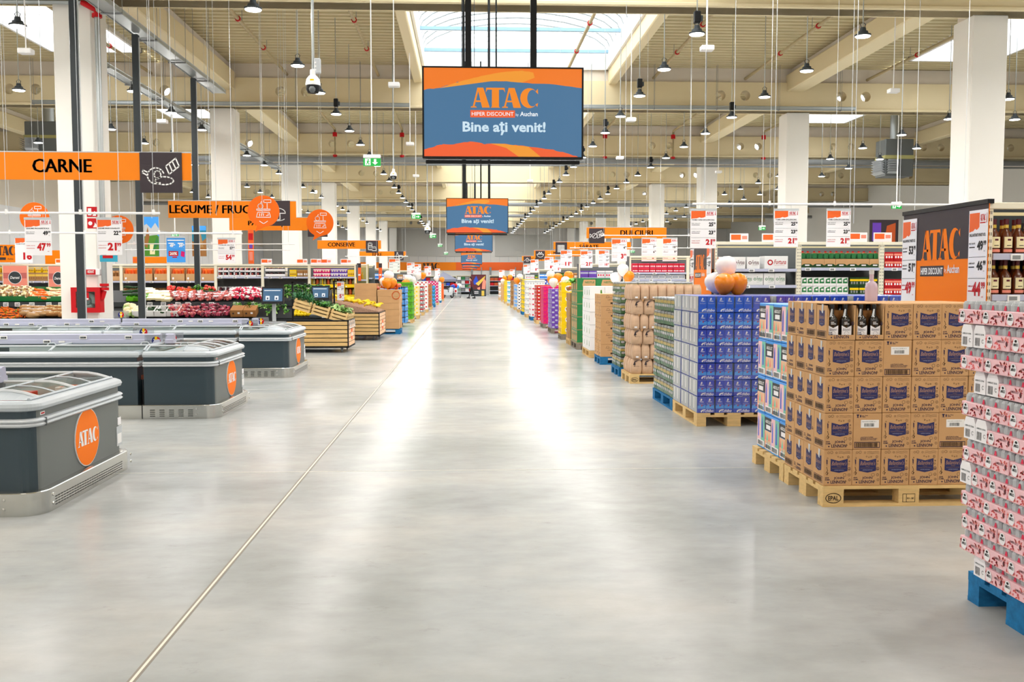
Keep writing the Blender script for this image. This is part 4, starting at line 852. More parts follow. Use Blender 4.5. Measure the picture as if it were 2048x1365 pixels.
g.box(0, a - .004, 0, a, a, .248, 'cardboard'); g.box(0, 0, 0, .003, a, .235, 'cardboard'); g.box(a - .003, 0, 0, a, a, .235, 'cardboard'); g.box(0, 0, 0, a, a, .004, 'cardboard'); g.box(0, 0, 0, a, .003, .035, 'cardboard'); g.box(.003, .095, 0, a - .003, .1, .2, 'carddark')
g.prism([(0, .035), (.012, .035), (.012, .2), (.0, .235)], 0, .003, 'cardboard'); g.prism([(a, .035), (a - .012, .035), (a - .012, .2), (a, .235)], 0, .003, 'cardboard'); g.box(0, .06, .244, a, a, .248, 'cardboard'); lennon(g, Vector((0, -.001, -.004)), UX, UZ, a, .248, both=False); bside(g, Vector((-.001, a, 0)), NY, UZ, a, .248)
ko = K(g.obj('whisky_carton'))
BK = {(1, 1), (4, 1), (2, 3)}
def bpick(ix, iy, iz):
    if iy == 0 and iz == 4 and ix < 2: return ko
    if iy == 0: return kk if (ix, iz) in BK else kb
    return kb if (iy + iz) % 2 else kb2
stack(kb, 'brown whisky carton', 'carton', 'kraft whisky cartons', 2.425, 6.318, PT, (.199, .199, .25), (6, 4, 5), 'L', .002, bpick)
def bottle():
    t = thing('whisky_bottle', '', 'bottle'); g = G(); g.prism([(x, y) for x, y in arc(-.02, 0, .018, .026, 90, 270, 6) + arc(.02, 0, .018, .026, 270, 450, 6)], 0, .125, mat('whisky', '1D1714', .12, coat=.4), 'z')
    V = []; pr = [(1, 1, .125), (.95, .95, .14), (.7, .75, .152), (.42, .55, .162), (.36, .5, .17), (.36, .5, .205)]; b = arc(-.02, 0, .018, .026, 90, 270, 6) + arc(.02, 0, .018, .026, 270, 450, 6); n = len(b)
    for sx, sy, z in pr: V += [(x * sx, y * sy, z) for x, y in b]
    g.add(V, [(i * n + k, i * n + (k + 1) % n, (i + 1) * n + (k + 1) % n, (i + 1) * n + k) for i in range(len(pr) - 1) for k in range(n)], mat('whisky', '1D1714', .12)); g.obj('glass', t, smooth=True)
    g = G(); g.lathe([(.0145, .2), (.0145, .232), (.012, .235), (0, .235)], 'black', 10); g.obj('cap', t, smooth=True)
    g = G(); o = Vector((-.034, -.0268, 0)); g.dec([[(0, .02), (.5, .0), (1, .02), (1, .9), (.5, .68), (0, .9)]], o + UZ * .02, UX, UZ, .068, .082, 'paper'); g.text("Ballantine's", o + UZ * .058 + UX * .008 - UY * .0006, UX, UZ, .052, .017, 'ink', 0, .3); g.line(arc(.034, .04, .014, .014, 0, 330, 10), o - UY * .0006, UX, UZ, 1, 1, .0015, 'midgrey')
    g.text('JOHN\nLENNON', o + UZ * .1 + UX * .017 - UY * .0004, UX, UZ, .034, .019, 'paper', .03); g.obj('label', t)
    g = G(); g.face([(-.012, -.0155, .205), (-.002, -.0157, .205), (-.008, -.022, .155), (-.026, -.022, .15)], 'silver'); g.obj('seal', t); return t
bt = bottle(); kbt = K(bt); n = 0
for ix in range(2):
    for j in range(2):
        for b in range(2): kbt.put((2.425 + ix * .199 + .052 + j * .092, 6.318 + .045 + .095 * b, PT + 1.0 + .005), 0, 'dark whisky bottle in the opened carton %s, %s bottle, %s' % (('at the corner', 'next to the corner')[ix], ('left', 'right')[j], ('front', 'back')[b]), 'bottle', 'bottles in the opened cartons')
g = G(); g.lathe([(.0, 0), (.045, 0), (.046, .1), (.04, .13), (.016, .15), (.016, .2), (.0, .2)], mat('pinkglass', 'C9B4C4', .1), 14); g.lathe([(.018, .2), (.018, .235), (0, .236)], 'silver', 12); tag(g.obj('gin_bottle', loc=(3.02, 7.0, PT + 1.25), smooth=True), 'pale violet round bottle standing on the whisky cartons', 'bottle')
# 3 blue patterned vodka packs
def vprint(g, o, u, v, w_, h):
    R2 = random.Random(9); g.dec([rect(0, .04, 1, .55)], o, u, v, w_, h, 'peach'); n = u.cross(v).normalized() * .0006
    for i, m in enumerate(('coral', 'turq', 'mint', 'sky', 'coral', 'mint', 'coral')): x = (i % 4) * .25; z = .06 + (i // 4) * .22; g.dec([[(x, z), (x + .25, z + .02), (x + .12, z + .24)]], o + n, u, v, w_, h, m)
    g.dec([rect(0, .56, 1, .92)], o, u, v, w_, h, 'darkgrey'); g.text('ABSOLUT', o + n + u * (w_ * .1) + v * (h * .76), u, v, w_ * .8, h * .09, 'white', .02); g.dec([rect(.2, .6, .8, .72), rect(.05, .05, .95, .2)], o + n, u, v, w_, h, 'paper'); bars(g, o + n * 2, u, v, .15 * w_, .07 * h, .7 * w_, .1 * h, 20, 'midgrey')
def vprint2(g, o, u, v, w_, h):
    n = u.cross(v).normalized() * .0006; g.dec([rect(0, .05, .5, .95)], o, u, v, w_, h, 'pink'); g.dec([rect(.5, .05, 1, .95)], o, u, v, w_, h, 'mint'); g.dec([[(.1, .3), (.25, .3), (.25, .7), (.2, .85), (.15, .85), (.1, .7)], [(.6, .3), (.78, .3), (.78, .7), (.72, .88), (.66, .88), (.6, .7)]], o + n, u, v, w_, h, 'royal'); g.dec([rect(.05, .05, .95, .22)], o + n, u, v, w_, h, 'paper'); bars(g, o + n * 2, u, v, .12 * w_, .07 * h, .7 * w_, .12 * h, 20, 'midgrey')
pallet(2.42, 7.13, 'x', M('palewood'), 'pale wooden pallet under the blue vodka packs')
kv = [carton('vodka_pack', .19, .19, .3, 'sky', vprint, vprint), carton('vodka_pack', .19, .19, .3, 'sky', vprint2, vprint2)]
stack(None, 'blue patterned vodka pack', 'pack', 'vodka packs', 2.46, 7.16, PT, (.192, .192, .305), (6, 4, 4), 'L', .004, lambda x, y, z: kv[(x + y + z) % 2], lambda x, y, z: (y > 0 or z == 3) or x < 1)
# 4 royal blue coffee trays
def coffee(top):
    w_, d, h = .188, .392, .175; g = G(); f = .8 if top else 1
    for i in range(2):
        for j in range(4): g.box(.004 + i * .09, .004 + j * .097, .04, .092 + i * .09, .097 + j * .097, h - .004, 'royal' if i % 2 else 'deepblue' if top and 0 else 'royal', .004)
    g.box(0, 0, 0, w_, d, .045, 'royal', .002); o = Vector((0, .0028, 0)); u, v = UX, UZ
    for i in range(2):
        x = .006 + i * .09; q = o + u * x
        g.dec([[(.2, .8), (.32, .92), (.5, .93), (.6, .86), (.5, .78), (.4, .82), (.36, .74), (.28, .74)]], q + u * .018, u, v, .05, .165, 'white'); g.text('Tchibo', q + u * .02 + v * .112, u, v, .045, .012, 'white', .02, .2); g.text('Exclusive', q + u * .012 + v * .088, u, v, .06, .013, 'lavender')
        if not top: g.dec([[(0, .046), (.086, .046), (.086, .086), (.06, .076), (.03, .088), (0, .074)]], q, u, v, 1, 1, 'sky'); g.dec([[(.035, .07), (.052, .07), (.05, .085), (.04, .083)]], q - UY * .0005, u, v, 1, 1, 'red')
    o = Vector((0, -.001, 0)); g.dec([[(.22, .35), (.3, .75), (.42, .85), (.45, .6), (.36, .5), (.33, .2), (.26, .15)]], o, u, v, .16, .042, 'white'); g.text('Tchibo', o + u * .066 + v * .007, u, v, .108, .031, 'white', .02, .35)
    for s_, X in ((NY, -.001), (UY, w_ + .001)):
        o = Vector((X, d if s_ is NY else 0, 0)); g.dec([rect(.03, .02, .97, .97)], o, s_, UZ, d, h, 'lightgrey'); n = Vector((math.copysign(.0006, X), 0, 0))
        g.line([(.33, .0), (.33, 1)], o + n, s_, UZ, d, h, .004, 'grey'); g.dec([rect(.12, .2, .24, .9), rect(.55, .2, .68, .9)], o + n, s_, UZ, d, h, 'white'); g.line([(.7, .05), (.9, .5), (.72, .95)], o + n, s_, UZ, d, h, .003, 'silver')
    k = g.obj('coffee_tray'); g = G(); e = .0025; g.box(-e, -e, .002, w_ + e, d + e, h + .001, 'wrap', .004); return k, g
def coffee_k(top):
    o, g = coffee(top); t = thing('coffee_tray', '', 'coffee tray'); o.parent = t; o.name = 'packs'; g.obj('shrink_wrap', t); return K(t)
kc, kct = coffee_k(False), coffee_k(True)
pallet(2.42, 9.9, 'y', M('palewood'), 'pale wooden pallet under the royal blue coffee, at its aisle end')
stack(None, 'blue coffee tray, aisle pallet', 'coffee tray', 'blue coffee trays', 2.424, 9.905, PT, (.194, .398, .178), (4, 3, 7), 'L', .003, lambda x, y, z: kct if z == 6 else kc)
pallet(3.25, 9.9, 'y', M('palewood'), 'pale pallet under the second blue coffee stack', True); pallet(4.08, 9.9, 'y', M('palewood'), 'pale pallet under the third blue coffee stack', True)
stack(None, 'blue coffee tray, second pallet', 'coffee tray', 'blue coffee trays', 3.255, 9.905, PT, (.194, .398, .178), (4, 3, 7), 'L', .003, lambda x, y, z: kct if z == 6 else kc, lambda x, y, z: y == 0 or z == 6)
stack(None, 'blue coffee tray, third pallet', 'coffee tray', 'blue coffee trays', 4.085, 9.905, PT, (.194, .398, .178), (4, 3, 7), 'L', .003, lambda x, y, z: kct if z == 6 else kc, lambda x, y, z: (y == 0 or z == 6) and (z > 1 or x == 0))
# 5 green and gold coffee bricks, also on the farther pallet
def brick():
    t = thing('coffee_pack', '', 'coffee pack'); g = G(); w_, d, h = .29, .205, .165
    for i in range(3):
        for j in range(2):
            x = .004 + i * .095; y = .004 + j * .1; g.box(x, y, 0, x + .09, y + .095, .05, 'green', .006); g.box(x, y, .05, x + .09, y + .095, .09, 'green', .004); g.box(x, y, .09, x + .09, y + .095, .125, 'gold', .004); g.box(x + .004, y + .004, .125, x + .086, y + .091, h - .006, 'can', .012)
            g.dec([arc(.047, .065, .03, .02, 0, 345, 12)], (-.001 + x * 0 - .0, y + .095, 0), NY, UZ, 1, 1, 'paper') if i == 0 else None
        g.dec([arc(.045, .065, .03, .02, 0, 345, 12)], (.004 + i * .095, .002, 0), UX, UZ, 1, 1, 'paper')
    g.obj('bricks', t); g = G(); g.box(-.001, -.001, 0, w_, d, h, 'film', .008); g.obj('shrink_wrap', t); return K(t)
kg = brick()
pallet(2.42, 10.99 + .13, 'y', M('bluewood'), 'blue pallet behind the royal blue coffee')
stack(kg, 'green coffee pack by blue trays', 'coffee pack', 'green and gold coffee packs', 2.43, 11.12, PT, (.295, .2, .172), (3, 6, 7), 'L', .005, None, lambda x, y, z: x == 0 or z == 6 or y == 0)
pallet(2.42, 15.15, 'x', M('bluewood'), 'blue pallet of green coffee packs behind the kraft bags')
stack(kg, 'green coffee pack behind kraft bags', 'coffee pack', 'farther green and gold packs', 2.44, 15.16, PT, (.295, .207, .174), (4, 4, 8), 'L', .006, None, lambda x, y, z: x == 0 or z == 7)
# 6 kraft bags of coffee beans
def kbag(w_, logo):
    g = G(); d, h = .16, .222; pr = [(.42, 0), (.5, .012), (.52, .08), (.5, .16), (.46, .19), (.40, .212), (.38, .222)]; n = 16; V = []
    for s, z in pr:
        for k in range(n):
            a = 2 * PI * k / n; ca, sa = math.cos(a), math.sin(a); e = .45; V.append((w_ / 2 + math.copysign(abs(ca) ** e, ca) * w_ * s + R.uniform(-.002, .002), d / 2 + math.copysign(abs(sa) ** e, sa) * d * s * (1 if z < .19 else .8) + R.uniform(-.002, .002), z))
    L = len(pr); g.add(V, [(i * n + k, i * n + (k + 1) % n, (i + 1) * n + (k + 1) % n, (i + 1) * n + k) for i in range(L - 1) for k in range(n)] + [list(range((L - 1) * n, L * n))], 'kraft')
    o = Vector((0, -.007, 0))
    if logo: g.dec([[(.18, .62), (.3, .86), (.62, .9), (.5, .82), (.36, .78), (.42, .66), (.34, .58), (.26, .6)], [(.26, .52), (.36, .56), (.42, .64), (.34, .5)], [(.2, .9), (.5, .95), (.85, .88), (.5, .91)]], o, UX, UZ, w_, h, 'plum'); g.text('CAFEA BOABE', o + UX * w_ * .25 + UZ * h * .5, UX, UZ, w_ * .5, h * .03, 'brownink')
    else: g.dec([rect(.36, .1, .68, .2)], o, UX, UZ, w_, h, 'paper')
    return K(g.obj('coffee_bag', smooth=True, ang=1.0))
ka, kbb = kbag(.168, True), kbag(.13, False)
pallet(2.42, 14.09, 'x', M('palewood'), 'pale wooden pallet under the kraft coffee bags', epal=True)
for iz in range(6):
    k, w_, lg = (ka, .17, 1) if iz % 2 == 0 else (kbb, .132, 0)
    n = int(1.16 / w_); xx = R.uniform(0, .03)
    for iy in range(4):
        for ix in range(n):
            if (iy and ix and iz < 5) or (iy > 1 and ix and iz == 5) or (iy == 0 and ix > 4 and iz < 4): continue
            k.put((2.44 + xx + ix * w_, 14.115 + iy * .185, PT + iz * .2235), R.uniform(-.03, .03), 'brown kraft coffee bag, %s from the aisle, %s row back, %s layer' % (nth(ix), nth(iy), LAY(iz, 6)), 'coffee bag', 'kraft coffee bags')
g = G(); g.box(2.8, 14.3, PT, 3.55, 14.84, PT + 5 * .2235 - .01, 'cardboard'); tag(g.obj('filler_carton'), 'plain carton block inside the kraft bag stack', 'carton')
# 7 the rest of the right-hand row
def pr_brown(g, o, u, v, w_, h): g.line([(.2, .7), (.8, .7)], o, u, v, w_, h, .004, 'brownink'); g.dec([rect(.42, .2, .62, .34)], o, u, v, w_, h, 'brownink'); g.text('CARTON 6x1L', o + u * w_ * .3 + v * h * .5, u, v, w_ * .4, h * .08, 'brownink'); e = arc(.3, .78, .06, .08, 0, 345, 10); g.line(e + e[:1], o, u, v, w_, h, .004, 'brownink')
def pr_white(g, o, u, v, w_, h): g.line([(0, .02), (1, .02)], o, u, v, w_, h, .006, 'lightgrey'); g.dec([[(.7, .3), (.85, .35), (.8, .75), (.72, .7)]], o, u, v, w_, h, 'leaf')
def pr_nestle(g, o, u, v, w_, h): g.dec([[(.35, .12), (.98, .12), (.98, .88), (.35, .88), (.28, .5)]], o, u, v, w_, h, 'cardboard'); n = u.cross(v).normalized() * .001; g.text('NESTLE', o + n + u * w_ * .42 + v * h * .6, u, v, w_ * .5, h * .16, 'green', .02); g.line([(0, .02), (1, .02)], o, u, v, w_, h, .01, 'cardboard')
def pr_bread(g, o, u, v, w_, h):
    n = u.cross(v).normalized() * .001; g.text('Croissant', o + u * w_ * .28 + v * h * .78, u, v, w_ * .46, h * .12, 'carddark', 0, .3); g.dec([arc(.5, .4, .26, .3, 0, 345, 16)], o, u, v, w_, h, 'paper')
    for a, b, c in ((.4, .45, 'tan'), (.58, .5, 'terracotta'), (.45, .3, 'carddark'), (.6, .32, 'tan')): g.dec([arc(a, b, .12, .12, 0, 345, 10)], o + n, u, v, w_, h, c)
def pr_band(c, c2=None):
    def f(g, o, u, v, w_, h):
        g.dec([rect(.0, .55, 1, .8)], o, u, v, w_, h, c); n = u.cross(v).normalized() * .001
        for i in range(3): g.dec([arc(.2 + .3 * i, .35, .1, .16, 0, 330, 8)], o + n, u, v, w_, h, c2 or c)
    return f
def pr_dots(c):
    def f(g, o, u, v, w_, h):
        for i in range(4): g.dec([rect(.04 + .24 * i, .1 + .4 * (i % 2), .22 + .24 * i, .45 + .4 * (i % 2))], o, u, v, w_, h, c)
    return f
#      y0   deep  top   layers base      print              carton name/label                     pallet    nx  w
ROW = [(17.3, .8, 1.30, 5, 'cardboard', pr_brown, 'brown printed carton', 'bluewood', 2, .43, 3),
       (18.85, 1.2, 1.43, 5, 'white', pr_white, 'plain white carton', 'wood', 3, .3, 3),
       (21.1, 1.2, 1.6, 5, 'green', pr_nestle, 'green and brown cereal carton', 'graywood', 2, .42, 3),
       (22.6, .8, 1.25, 6, 'tan', None, 'plain tan carton behind the green ones', 'wood', 2, .4, 3),
       (24.67, .8, 1.5, 5, 'yellow', pr_bread, 'yellow croissant carton', 'graywood', 2, .4, 3),
       (27.6, 1.2, 1.30, 8, 'purple', pr_dots('lavender'), 'purple carton', 'graywood', 2, .39, 3),
       (30.6, 1.2, 1.36, 9, 'magenta', pr_dots('rose'), 'bright pink carton', 'graywood', 2, .39, 3),
       (33.6, 1.2, 1.38, 10, 'red', pr_band('terracotta', 'paper'), 'red carton', 'palewood', 2, .39, 3),
       (36.6, 1.2, 1.36, 6, 'paper', pr_band('paper', 'rose'), 'white carton with red spots', 'bluewood', 2, .39, 3),
       (39.6, 1.2, 1.57, 6, 'white', pr_band('lightgrey'), 'tall plain white carton', 'wood', 2, .39, 2),
       (42.6, 1.2, 1.6, 7, 'yellow', pr_band('khaki'), 'yellow banded carton', 'bluewood', 2, .39, 2),
       (46.0, 1.2, 1.45, 9, 'paper', pr_dots('black'), 'black and white checked carton', 'wood', 2, .39, 2),
       (49.5, 1.2, 1.35, 6, 'lightgrey', pr_band('sky'), 'grey and blue carton', 'wood', 2, .39, 2),
       (53.5, 1.2, 1.55, 5, 'tan', pr_band('carddark'), 'tan carton with brown band', 'wood', 2, .39, 2),
       (58, 1.2, 1.5, 5, 'white', pr_band('turq'), 'white carton with turquoise band', 'wood', 2, .39, 2),
       (63.5, 1.2, 1.55, 6, 'yellow', pr_band('gold'), 'yellow and gold carton far down the row', 'wood', 2, .39, 2),
       (69, 1.2, 1.4, 5, 'cardboard', None, 'plain brown carton far down the row', 'wood', 2, .39, 2),
       (75, 1.2, 1.4, 4, 'kraft', pr_band('paper'), 'kraft carton with white band', 'wood', 2, .39, 2)]
for y0, dp, top, nz, base, pr, lb, pm, nx, w_, ny in ROW:
    pallet(2.42, y0, 'y' if dp > 1 else 'x', M(pm), 'pallet under the stack of %ss' % lb.split(',')[0], y0 > 25)
    h = (top - PT) / nz; d = dp / ny - .004; kq = carton(re_name(lb), w_ - .004, d, h - .002, base, pr, pr)
    stack(kq, lb, 'carton', lb + 's', 2.43, y0 + .005, PT, (w_, d + .003, h), (nx, ny, nz), 'L', .006)
for i in range(3):
    kx = carton('snack_box', .34, .3, .19, ('paper', 'sky', 'royal')[i], pr_dots(('rose', 'royal', 'white')[i])) if True else 0
    for j in range(4): kx.put((3.4 + .37 * j, 37.2 + 3 * i, 1.36), 0, '%s snack box on the far stacks, %s in its row' % (('white', 'pale blue', 'deep blue')[i], nth(j)), 'box', 'snack boxes %d rows back' % (i + 1))
    g = G(); g.box(3.36, 37.15 + 3 * i, 0, 4.86, 37.9 + 3 * i, 1.36, 'cardboard'); tag(g.obj('pallet_box'), 'brown pallet box under the %s snack boxes' % ('white', 'pale blue', 'deep blue')[i], 'box')
# left-hand row
pallet(-3.15, 27.42, 'x', M('bluewood'), 'blue pallet under the big plain brown boxes, left of the aisle'); 
kq = carton('big_box', .62, .58, .185, 'cardboard')
for iz in range(6):
    for ix in range(2):
        kq.put((-2.60 - .64 * ix + R.uniform(-.008, .008), 27.42, PT + .01 + iz * .187), R.uniform(-.01, .01), 'plain brown box, %s column from the aisle, %s layer' % (nth(ix), LAY(iz, 7)), 'box', 'plain brown boxes')
        kq.put((-2.60 - .64 * ix + R.uniform(-.008, .008), 28.02, PT + .01 + iz * .187), R.uniform(-.01, .01), 'plain brown box behind, %s column from the aisle, %s layer' % (nth(ix), LAY(iz, 7)), 'box', 'plain brown boxes')
kq.put((-3.24, 27.42, PT + .01 + 6 * .187), .01, 'plain brown box alone on top of the left column', 'box', 'plain brown boxes')
g = G()
for i in range(5):
    a = Vector((-2.05 + .0, 27.5 + i * .001, 1.13)); 
p0 = at(792, 591, 27.41); e = arc(p0.x, p0.z, .11, .11, 0, 345, 16); g.line(e + e[:1], (0, 27.405, 0), UX, UZ, 1, 1, .02, 'orange2'); tag(g.obj('ring_sticker'), 'round red ring sticker on the corner box', 'sticker')
def waterpack():
    t = thing('water_pack', '', 'water pack'); g = G()
    for i in range(3):
        for j in range(2): g.lathe([(.034, 0), (.036, .01), (.034, .06), (.036, .09), (.036, .13), (.02, .165), (.013, .17), (.013, .19), (0, .191)], 'water', 9, (.038 + i * .075, .038 + j * .075, 0))
    g.obj('bottles', t, smooth=True); g = G(); g.box(.0, .0, .05, .226, .151, .11, 'wrap', .01); g.obj('shrink_wrap', t); return K(t)
kw = waterpack()
pallet(-2.83 - .2, 31.5, 'y', M('graywood'), 'grey pallet under the blue water packs, left row', True)
for iz in range(6):
    g = G(); g.box(-2.84, 31.5, PT + iz * .2 + .193, -2.02, 32.6, PT + iz * .2 + .198, 'midgrey'); tag(g.obj('layer_sheet'), 'thin grey sheet over the %s layer of water packs' % nth(iz), 'sheet', 'layer sheets')
stack(kw, 'clear blue water pack', 'water pack', 'blue water packs', -2.03, 31.52, PT, (.232, .156, .2), (3, 6, 6), 'R', .004)
LEFT = [(34.6, 1.2, 1.48, 6, 'lime', pr_band('leaf'), 'lime green carton', -2.0), (38.2, 1.2, 1.32, 7, 'cream2', pr_dots('yellow'), 'yellow and cream carton', -1.98), (42, 1.2, 1.3, 6, 'grey', pr_band('red', 'paper'), 'grey and red carton', -1.96),
        (46, 1.2, 1.5, 7, 'white', pr_dots('red'), 'white and red carton', -1.95), (50.2, 1.2, 1.35, 6, 'tan', pr_band('terracotta'), 'orange brown carton', -1.92), (54.8, 1.2, 1.25, 5, 'teal', pr_band('sky'), 'teal carton', -1.9), (60, 1.2, 1.5, 7, 'magenta', pr_dots('white'), 'deep pink checked carton', -1.88),
        (66, 1.2, 1.45, 7, 'white', pr_dots('mint'), 'white and mint carton', -1.86), (72, 1.2, 1.3, 5, 'orange2', None, 'orange carton', -1.84)]
for y0, dp, top, nz, base, pr, lb, xr in LEFT:
    pallet(xr - .8, y0, 'y', M('bluewood' if y0 in (54.8, 66) else 'wood'), 'pallet under the stack of %ss' % lb, True)
    h = (top - PT) / nz; kq = carton(re_name(lb), .386, .396 if y0 < 45 else .596, h - .002, base, pr, pr); stack(kq, lb, 'carton', lb + 's', xr - .01, y0 + .005, PT, (.39, .398 if y0 < 45 else .598, h), (2, 3 if y0 < 45 else 2, nz), 'R', .006)
# balloons
def balloon(c):
    t = thing('balloon', '', 'balloon'); g = G(); g.lathe([(0, -.135), (.02, -.13), (.06, -.105), (.1, -.05), (.12, .01), (.118, .05), (.1, .09), (.06, .118), (0, .128)], c, 18); g.obj('skin', t, smooth=True, ang=3)
    g = G(); g.lathe([(.004, -.13), (.016, -.152), (.0, -.15)], c, 8); g.obj('knot', t, smooth=True); return K(t)
bw, bo_ = balloon(mat('balloonwhite', 'F6ECE6', .25)), balloon(mat('balloonorange', 'F88A0A', .22))
for px, py, D, c, s, lb in ((1453, 535, 10.9, 0, 1.02, 'white balloon on top of the cluster on the blue coffee'), (1431, 567, 11.0, 0, 1., 'white balloon at the left of the cluster on the blue coffee'), (1449, 569, 10.7, 1, .98, 'orange balloon in front of the blue coffee cluster, left'), (1474, 569, 10.75, 1, 1., 'orange balloon in front of the blue coffee cluster, right'),
    (1246, 541, 19.6, 0, 1.02, 'white balloon on top behind the white cartons'), (1232, 557, 19.7, 0, 1., 'white balloon low behind the white cartons'), (1257, 554, 19.6, 1, 1., 'orange balloon half hidden by the green coffee packs'),
    (1137, 553, 25.5, 1, 1.1, 'orange balloon on the yellow cartons, right'), (1116, 556, 25.6, 1, 1., 'orange balloon on the yellow cartons, middle'), (1101, 551, 26, 0, 1., 'white balloon on top above the yellow cartons'), (1103, 561, 25.6, 1, 1., 'orange balloon at the left above the yellow cartons'), (1107, 566, 25, 0, 1., 'white balloon low at the left of the yellow cartons'), (1131, 563, 25, 0, 1., 'white balloon low on the yellow cartons'),
    (1040, 555, 43, 0, 1.2, 'white balloon on the yellow banded cartons'), (1034, 562, 43, 1, 1.2, 'orange balloon on the yellow banded cartons'), (1020, 555, 54, 1, 1.2, 'orange balloon on the tan cartons'), (1009, 557, 64, 1, 1.3, 'orange balloon far down the right row'), (1006, 563, 64, 0, 1.4, 'white balloon far down the right row'),
    (777, 553, 27.6, 0, 1.25, 'white balloon on top of the brown box cluster'), (769, 565, 27.8, 0, 1.2, 'white balloon behind on the brown boxes'), (783, 566, 27.6, 1, 1.25, 'orange balloon on the brown boxes, right'), (774, 567, 27.5, 1, 1.2, 'orange balloon on the brown boxes, left'),
    (817, 559, 35, 0, 1.35, 'white balloon on the lime cartons, top'), (824, 562, 35.2, 0, 1.3, 'white balloon on the lime cartons, right'), (812, 568, 34.9, 1, 1.3, 'orange balloon on the lime cartons'), (838, 552, 46, 0, 1.4, 'white balloon far down the left row'), (846, 552, 46, 1, 1.3, 'orange balloon far down the left row'), (873, 558, 60, 0, 1.4, 'white balloon on the deep pink cartons'), (884, 560, 60, 1, 1.4, 'orange balloon on the deep pink cartons')):
    p = at(px, py, D); k = bo_ if c else bw; o = k.put(p, R.uniform(0, 6), lb, 'balloon', 'white and orange balloons'); o.scale = (s, s, s); o.rotation_euler = (R.uniform(-.3, .3), R.uniform(-.3, .3), R.uniform(0, 6))
g = G()
for i in range(26): g.ell((R.uniform(-.55, .55), R.uniform(-.2, .2), R.uniform(0, .1)), (.07, .06, .05), 'orange2' if i % 3 else 'coral', 7, jit=.3)
p = at(777, 577, 27.75); tag(g.obj('tulle_garland', loc=p, smooth=True), 'crumpled orange wrapping on the brown boxes below the balloons', 'wrapping')
g = leafy(60, .3, .025, 'lime', 'leaf'); p = at(1148, 566, 21.6); tag(g.obj('foil_tinsel', loc=p), 'bright green foil bunch on the green cereal cartons', 'decoration')
# ---------------------------------------------------------------- screens over the aisle
def jag(pts, a, seed, n=5):
    R2 = random.Random(seed); o = []
    for (x0, y0), (x1, y1) in zip(pts, pts[1:]):
        for i in range(n): t = i / n; o.append((x0 + (x1 - x0) * t, y0 + (y1 - y0) * t + R2.uniform(-a, a)))
    return o + [pts[-1]]
def tv():
    W, H = 1.24, .70; t = thing('ceiling_screen', '', 'screen'); g = G(); b = .011
    g.box(-W / 2, .0, 0, W / 2, .06, H, 'black'); g.box(-W / 2 - .002, -.012, 0, -W / 2 + b, .0, H, 'black'); g.box(W / 2 - b, -.012, 0, W / 2 + .002, 0, H, 'black'); g.box(-W / 2, -.012, 0, W / 2, 0, b + .004, 'black'); g.box(-W / 2, -.012, H - b, W / 2, 0, H, 'black'); g.box(-W / 2 + .02, .03, -.035, W / 2 - .02, .07, -.008, 'black', .004); g.obj('frame', t)
    g = G(); w_, h = W - 2 * b, H - 2 * b - .004; o = Vector((-w_ / 2, -.002, b + .004)); D = lambda p, m, k: g.dec([p], o - UY * (.0008 * k), UX, UZ, w_, h, m)
    D(rect(0, 0, 1, 1), 's_blue', 0)
    up = jag([(0, .752), (.1, .775), (.21, .84), (.33, .857), (.5, .86), (.65, .84), (.83, .827), (1, .786)], .006, 1)
    D([(0, 1)] + up + [(1, 1)], 's_orange', 1); D(jag([(.1, .768), (.2, .832), (.33, .853), (.5, .855), (.62, .842)], .003, 2) + jag([(.7, .9), (.69, .96), (.62, .975), (.5, .96), (.36, .91), (.25, .86)], .003, 3), 's_orange2', 2)
    lo = jag([(0, .083), (.07, .116), (.12, .14), (.2, .14), (.29, .174), (.38, .145), (.47, .15), (.56, .135), (.65, .12), (.8, .09), (.9, .05), (.98, 0)], .006, 4)
    D(lo + [(0, 0)], 's_red', 1); D([(.42, .15), (.5, .148), (.58, .13), (.66, .118), (.7, .06), (.74, 0), (.6, 0), (.52, .1)], 's_orange2', 2)
    g.logo(o + UX * w_ * .294 + UZ * h * .556 - UY * .0016, UX, UZ, w_ * .428, h * .225, 's_logo'); D(rect(.292, .445, .575, .527), 's_red', 2)
    T = lambda s_, x, z, a, c, m, bo=.02: g.text(s_, o + UX * w_ * x + UZ * h * z - UY * .0024, UX, UZ, w_ * a, h * c, m, bo)
    T('HIPER DISCOUNT', .301, .464, .265, .043, 's_white', .008); T('by', .58, .455, .018, .04, 's_white', 0); T('Auchan', .607, .462, .113, .052, 's_white'); T('Bine ați venit!', .243, .245, .527, .155, 's_pale', .03)
    g.obj('screen', t); return t
tvt = None
g = G()
for i, (D, lb) in enumerate(((7.43, 'largest welcome screen hanging nearest over the aisle'), (19.15, 'second welcome screen down the aisle'), (31.4, 'third welcome screen down the aisle, half hidden'), (56.1, 'fourth welcome screen down the aisle'), (68, 'fifth welcome screen, mostly hidden behind the fourth'), (80, 'farthest welcome screen over the aisle, a thin strip'))):
    x = (.275, .19, .192, .21, .23, .135)[i]; z = 2.49
    if tvt is None:
        tvt = tv(); tvt.location = (x, D, z); tvt['label'] = lb; tvt['group'] = 'welcome screens'
        for X, w_ in ((-.268, .024), (.24, .024)): g = G(); g.box(X - w_, .07, .2, X + w_, .12, 6.18, 'black'); g.obj('post', tvt)
        for X in (-.30, -.05): g = G(); g.box(X - .006, .1, .3, X + .006, .12, 6.18, 'darkgrey'); g.obj('cable_strut', tvt)
    else: dup(tvt, (x, D, z), 0, lb)
